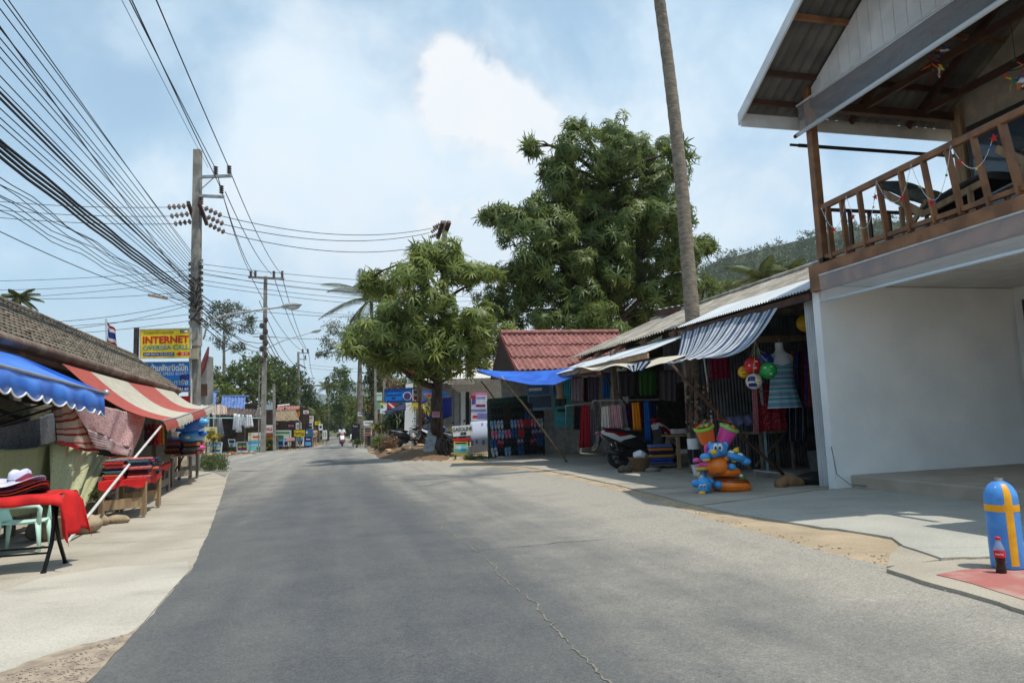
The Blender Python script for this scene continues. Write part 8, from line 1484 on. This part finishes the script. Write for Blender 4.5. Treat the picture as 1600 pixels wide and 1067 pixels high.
bush('leafy yellow green shrub below the right roadside signs', (594, 667), 44, (13, 6), 60, cro, .45); bush('grassy plants at the left end of the stone bank', (594, 690), 36, (9, 9), 60, fary, .35); bush('dark hedge behind the white pillar', (622, 655), 40, (14, 22), 120, farb, .6); bush('spindly dracaena right of the white pillar', (662, 640), 34, (12, 12), 12, yl, .5); bush('grass clumps by the dirty bucket', (745, 718), 24, (22, 4), 90, fary, .16); bush('weeds at the far right verge', (557, 690), 52, (7, 3), 40, fary, .3)
p = at(607, 690, 33); V, Fq = foliage(p+RNG.normal(0, .17, (220, 3)), RNG.normal(0, 1, (220, 3)), .2, 'fine'); t = thing('dry_brush', 'heap of dry brown brush on the stone bank', 'brush', G(606, 692)); fastmesh('twigs', V-[0, 0, .1], Fq, leafmat('twig', (.16, .09, .05), (.22, .14, .08), .1), t)
# parked scooters (copies carry their own colours)
scooter('black scooter parked with its tail to the road under the mango', sbk, ssil, at(622, 690, 33.5)*[1, 1, 0]+[0, 0, .25], .5, -.1, 'scooters parked by the petrol station'); scooter('silver grey scooter beside the mango trunk', ssil, sbk, at(655, 690, 34)*[1, 1, 0]+[0, 0, .25], .2, -.1, 'scooters parked by the petrol station'); scooter('white scooter right of the dark sign post', sw, sblu, at(668, 690, 33)*[1, 1, 0]+[0, 0, .25], .9, -.1, 'scooters parked by the petrol station'); scooter('dark scooter between trunk and gasoline board', sbk, sw, at(700, 690, 29.0)*[1, 1, 0]+[0, 0, .10], 1.0, -.1, 'scooters parked by the petrol station'); scooter('red scooter standing at the road edge below the kiosk poster', sred, ssil, G(584, 693), -1.9, -.08); scooter('white scooter parked by the black stand sign', sw, sblu, G(555, 690), -1.7, -.08); scooter('white scooter parked past the tan dressed person', sw, sbk, G(499, 688), -.3, -.08); scooter('distant scooter coming round the road bend', ssil, sred, G(514, 684), -1.75)
# ------------------------------------------------------------------ people
skinm = mt('skin', (.36, .19, .12), .6); hair = mt('hair', (.015, .011, .009), .6)
def skinbody(name, J, E_, par, mat, root=0, sub=2):
    """one continuous limb surface grown from joints (x, y, z, radius) and edges"""
    me = bpy.data.meshes.new(name); me.from_pydata([j[:3] for j in J], E_, []); o = bpy.data.objects.new(name, me); COL.objects.link(o); o.parent = par; me.materials.append(mat)
    sk = o.modifiers.new('skin', 'SKIN'); sk.use_smooth_shade = True
    if not me.skin_vertices: me.skin_vertices.new() if hasattr(me.skin_vertices, 'new') else None
    for v, j in zip(me.skin_vertices[0].data, J): v.radius = (j[3], j[3]*(j[4] if len(j) > 4 else 1))
    me.skin_vertices[0].data[root].use_root = True; subs(o, sub); return o
def person(label, pose, shirt, pants, loc, rz, name='person', hat_=None):
    t = thing(name, label, 'person', (0, 0, 0)); P = pose
    J = [P['pel'], P['che'], P['nek'], P['hed'], P['top'], P['shl'], P['ell'], P['hal'], P['fil'], P['shr'], P['elr'], P['har'], P['fir'], P['hil'], P['knl'], P['anl'], P['tol'], P['hir'], P['knr'], P['anr'], P['tor']]
    R0 = [.13, .14, .05, .085, .075, .06, .042, .034, .03, .06, .042, .034, .03, .085, .06, .042, .035, .085, .06, .042, .035]; J = [(*q, r) for q, r in zip(J, R0)]
    E_ = [(0, 1), (1, 2), (2, 3), (3, 4), (1, 5), (5, 6), (6, 7), (7, 8), (1, 9), (9, 10), (10, 11), (11, 12), (0, 13), (13, 14), (14, 15), (15, 16), (0, 17), (17, 18), (18, 19), (19, 20)]
    body = skinbody('body', J, E_, t, skinm); h = np.array(P['hed']); f_ = np.array([.085, 0, -.02])
    for s_ in (-1, 1): m = M(); m.ell(h+[.078, s_*.032, .02], (.012, .016, .010), 6, 4); ob('eye', m, hair, t)
    m = M(); m.ell(h+[.095, 0, -.015], (.018, .014, .024), 6, 4); m.ell(h+[.078, 0, -.055], (.012, .026, .007), 6, 4); ob('nose_and_mouth', m, skinm, t, smooth=True)
    m = M(); m.ell(h+[-.018, 0, .055], (.105, .095, .095), 12, 8); ob('hair', m, hat_ or hair, t, smooth=True)
    mid = lambda a, b, k: tuple(np.array(P[a])*(1-k)+np.array(P[b])*k)
    skinbody('shirt', [(*P['pel'], .15), (*P['che'], .165), (*mid('che', 'nek', .7), .085), (*P['shl'], .082), (*mid('shl', 'ell', .75), .066), (*P['shr'], .082), (*mid('shr', 'elr', .75), .066)], [(0, 1), (1, 2), (1, 3), (3, 4), (1, 5), (5, 6)], t, shirt); skinbody('shorts', [(*P['pel'], .155), (*P['hil'], .10), (*mid('hil', 'knl', .85), .085), (*P['hir'], .10), (*mid('hir', 'knr', .85), .085)], [(0, 1), (1, 2), (0, 3), (3, 4)], t, pants)
    place(t, loc, rz); return t
def ride(x0, z0, reach): 
    return dict(pel=(x0, 0, z0), che=(x0+.04, 0, z0+.34), nek=(x0+.08, 0, z0+.54), hed=(x0+.11, 0, z0+.66), top=(x0+.11, 0, z0+.74), shl=(x0+.05, .18, z0+.46), ell=(x0+.16*reach, .27, z0+.24), hal=(x0+.42*reach, .27, z0+.22), fil=(x0+.50*reach, .26, z0+.22), shr=(x0+.05, -.18, z0+.46), elr=(x0+.16*reach, -.27, z0+.24), har=(x0+.42*reach, -.27, z0+.22), fir=(x0+.50*reach, -.26, z0+.22), hil=(x0+.04, .10, z0), knl=(x0+.42, .20, z0-.08), anl=(x0+.40, .19, z0-.46), tol=(x0+.55, .19, z0-.50), hir=(x0+.04, -.10, z0), knr=(x0+.42, -.20, z0-.08), anr=(x0+.40, -.19, z0-.46), tor=(x0+.55, -.19, z0-.50))
rp0 = G(535, 698); rz0 = math.atan2(-rp0[1], -rp0[0])+.02
fwd = np.array([math.cos(rz0), math.sin(rz0), 0]); rp1 = rp0 - fwd*1.2
scooter('red and white scooter ridden towards the camera on the road', sw, sred, rp1, rz0, 0, front=sred)
wsh = mt('white_shirt', (.72, .73, .76), .85); bsh = mt('pale_shirt', (.55, .60, .68), .85)
person('rider in a white shirt steering the scooter on the road', ride(.28, .84, .95), wsh, mt('tan_shorts', (.22, .17, .12), .85), rp1, rz0); person('passenger in a pale shirt seated behind the scooter rider', ride(-.12, .90, .55), bsh, mt('dark_shorts', (.05, .045, .045), .85), rp1, rz0)
stand = dict(pel=(0, 0, .92), che=(0, 0, 1.25), nek=(.01, 0, 1.44), hed=(.03, 0, 1.56), top=(.03, 0, 1.64), shl=(0, .18, 1.37), ell=(-.02, .23, 1.10), hal=(.05, .24, .86), fil=(.07, .23, .78), shr=(0, -.18, 1.37), elr=(-.02, -.23, 1.10), har=(.05, -.24, .86), fir=(.07, -.23, .78), hil=(0, .09, .88), knl=(.03, .10, .48), anl=(0, .10, .07), tol=(.13, .11, .03), hir=(0, -.09, .88), knr=(.0, -.10, .48), anr=(-.03, -.10, .07), tor=(.10, -.11, .03))
person('person in tan clothes standing at the left road edge facing away', stand, mt('tan_shirt', (.40, .28, .17), .85), mt('khaki', (.30, .22, .14), .85), G(492, 697), 1.9)
# ------------------------------------------------------------------ air
if HAZE:
    m = M(); m.box((0, 2100, 180), (9000, 4700, 372)); hz = ob('haze', m, bpy.data.materials.new('haze_air'), kind='stuff', label='pale daylight haze over the far hills', cat='haze', base=(0, 0, 0)); mm = hz.data.materials[0]; mm.use_nodes = True; n = mm.node_tree.nodes; n.clear(); o_ = n.new('ShaderNodeOutputMaterial'); v = n.new('ShaderNodeVolumePrincipled'); v.inputs['Color'].default_value = (.86, .92, 1, 1); v.inputs['Density'].default_value = HAZE; v.inputs['Anisotropy'].default_value = .2; mm.node_tree.links.new(v.outputs[0], o_.inputs['Volume'])
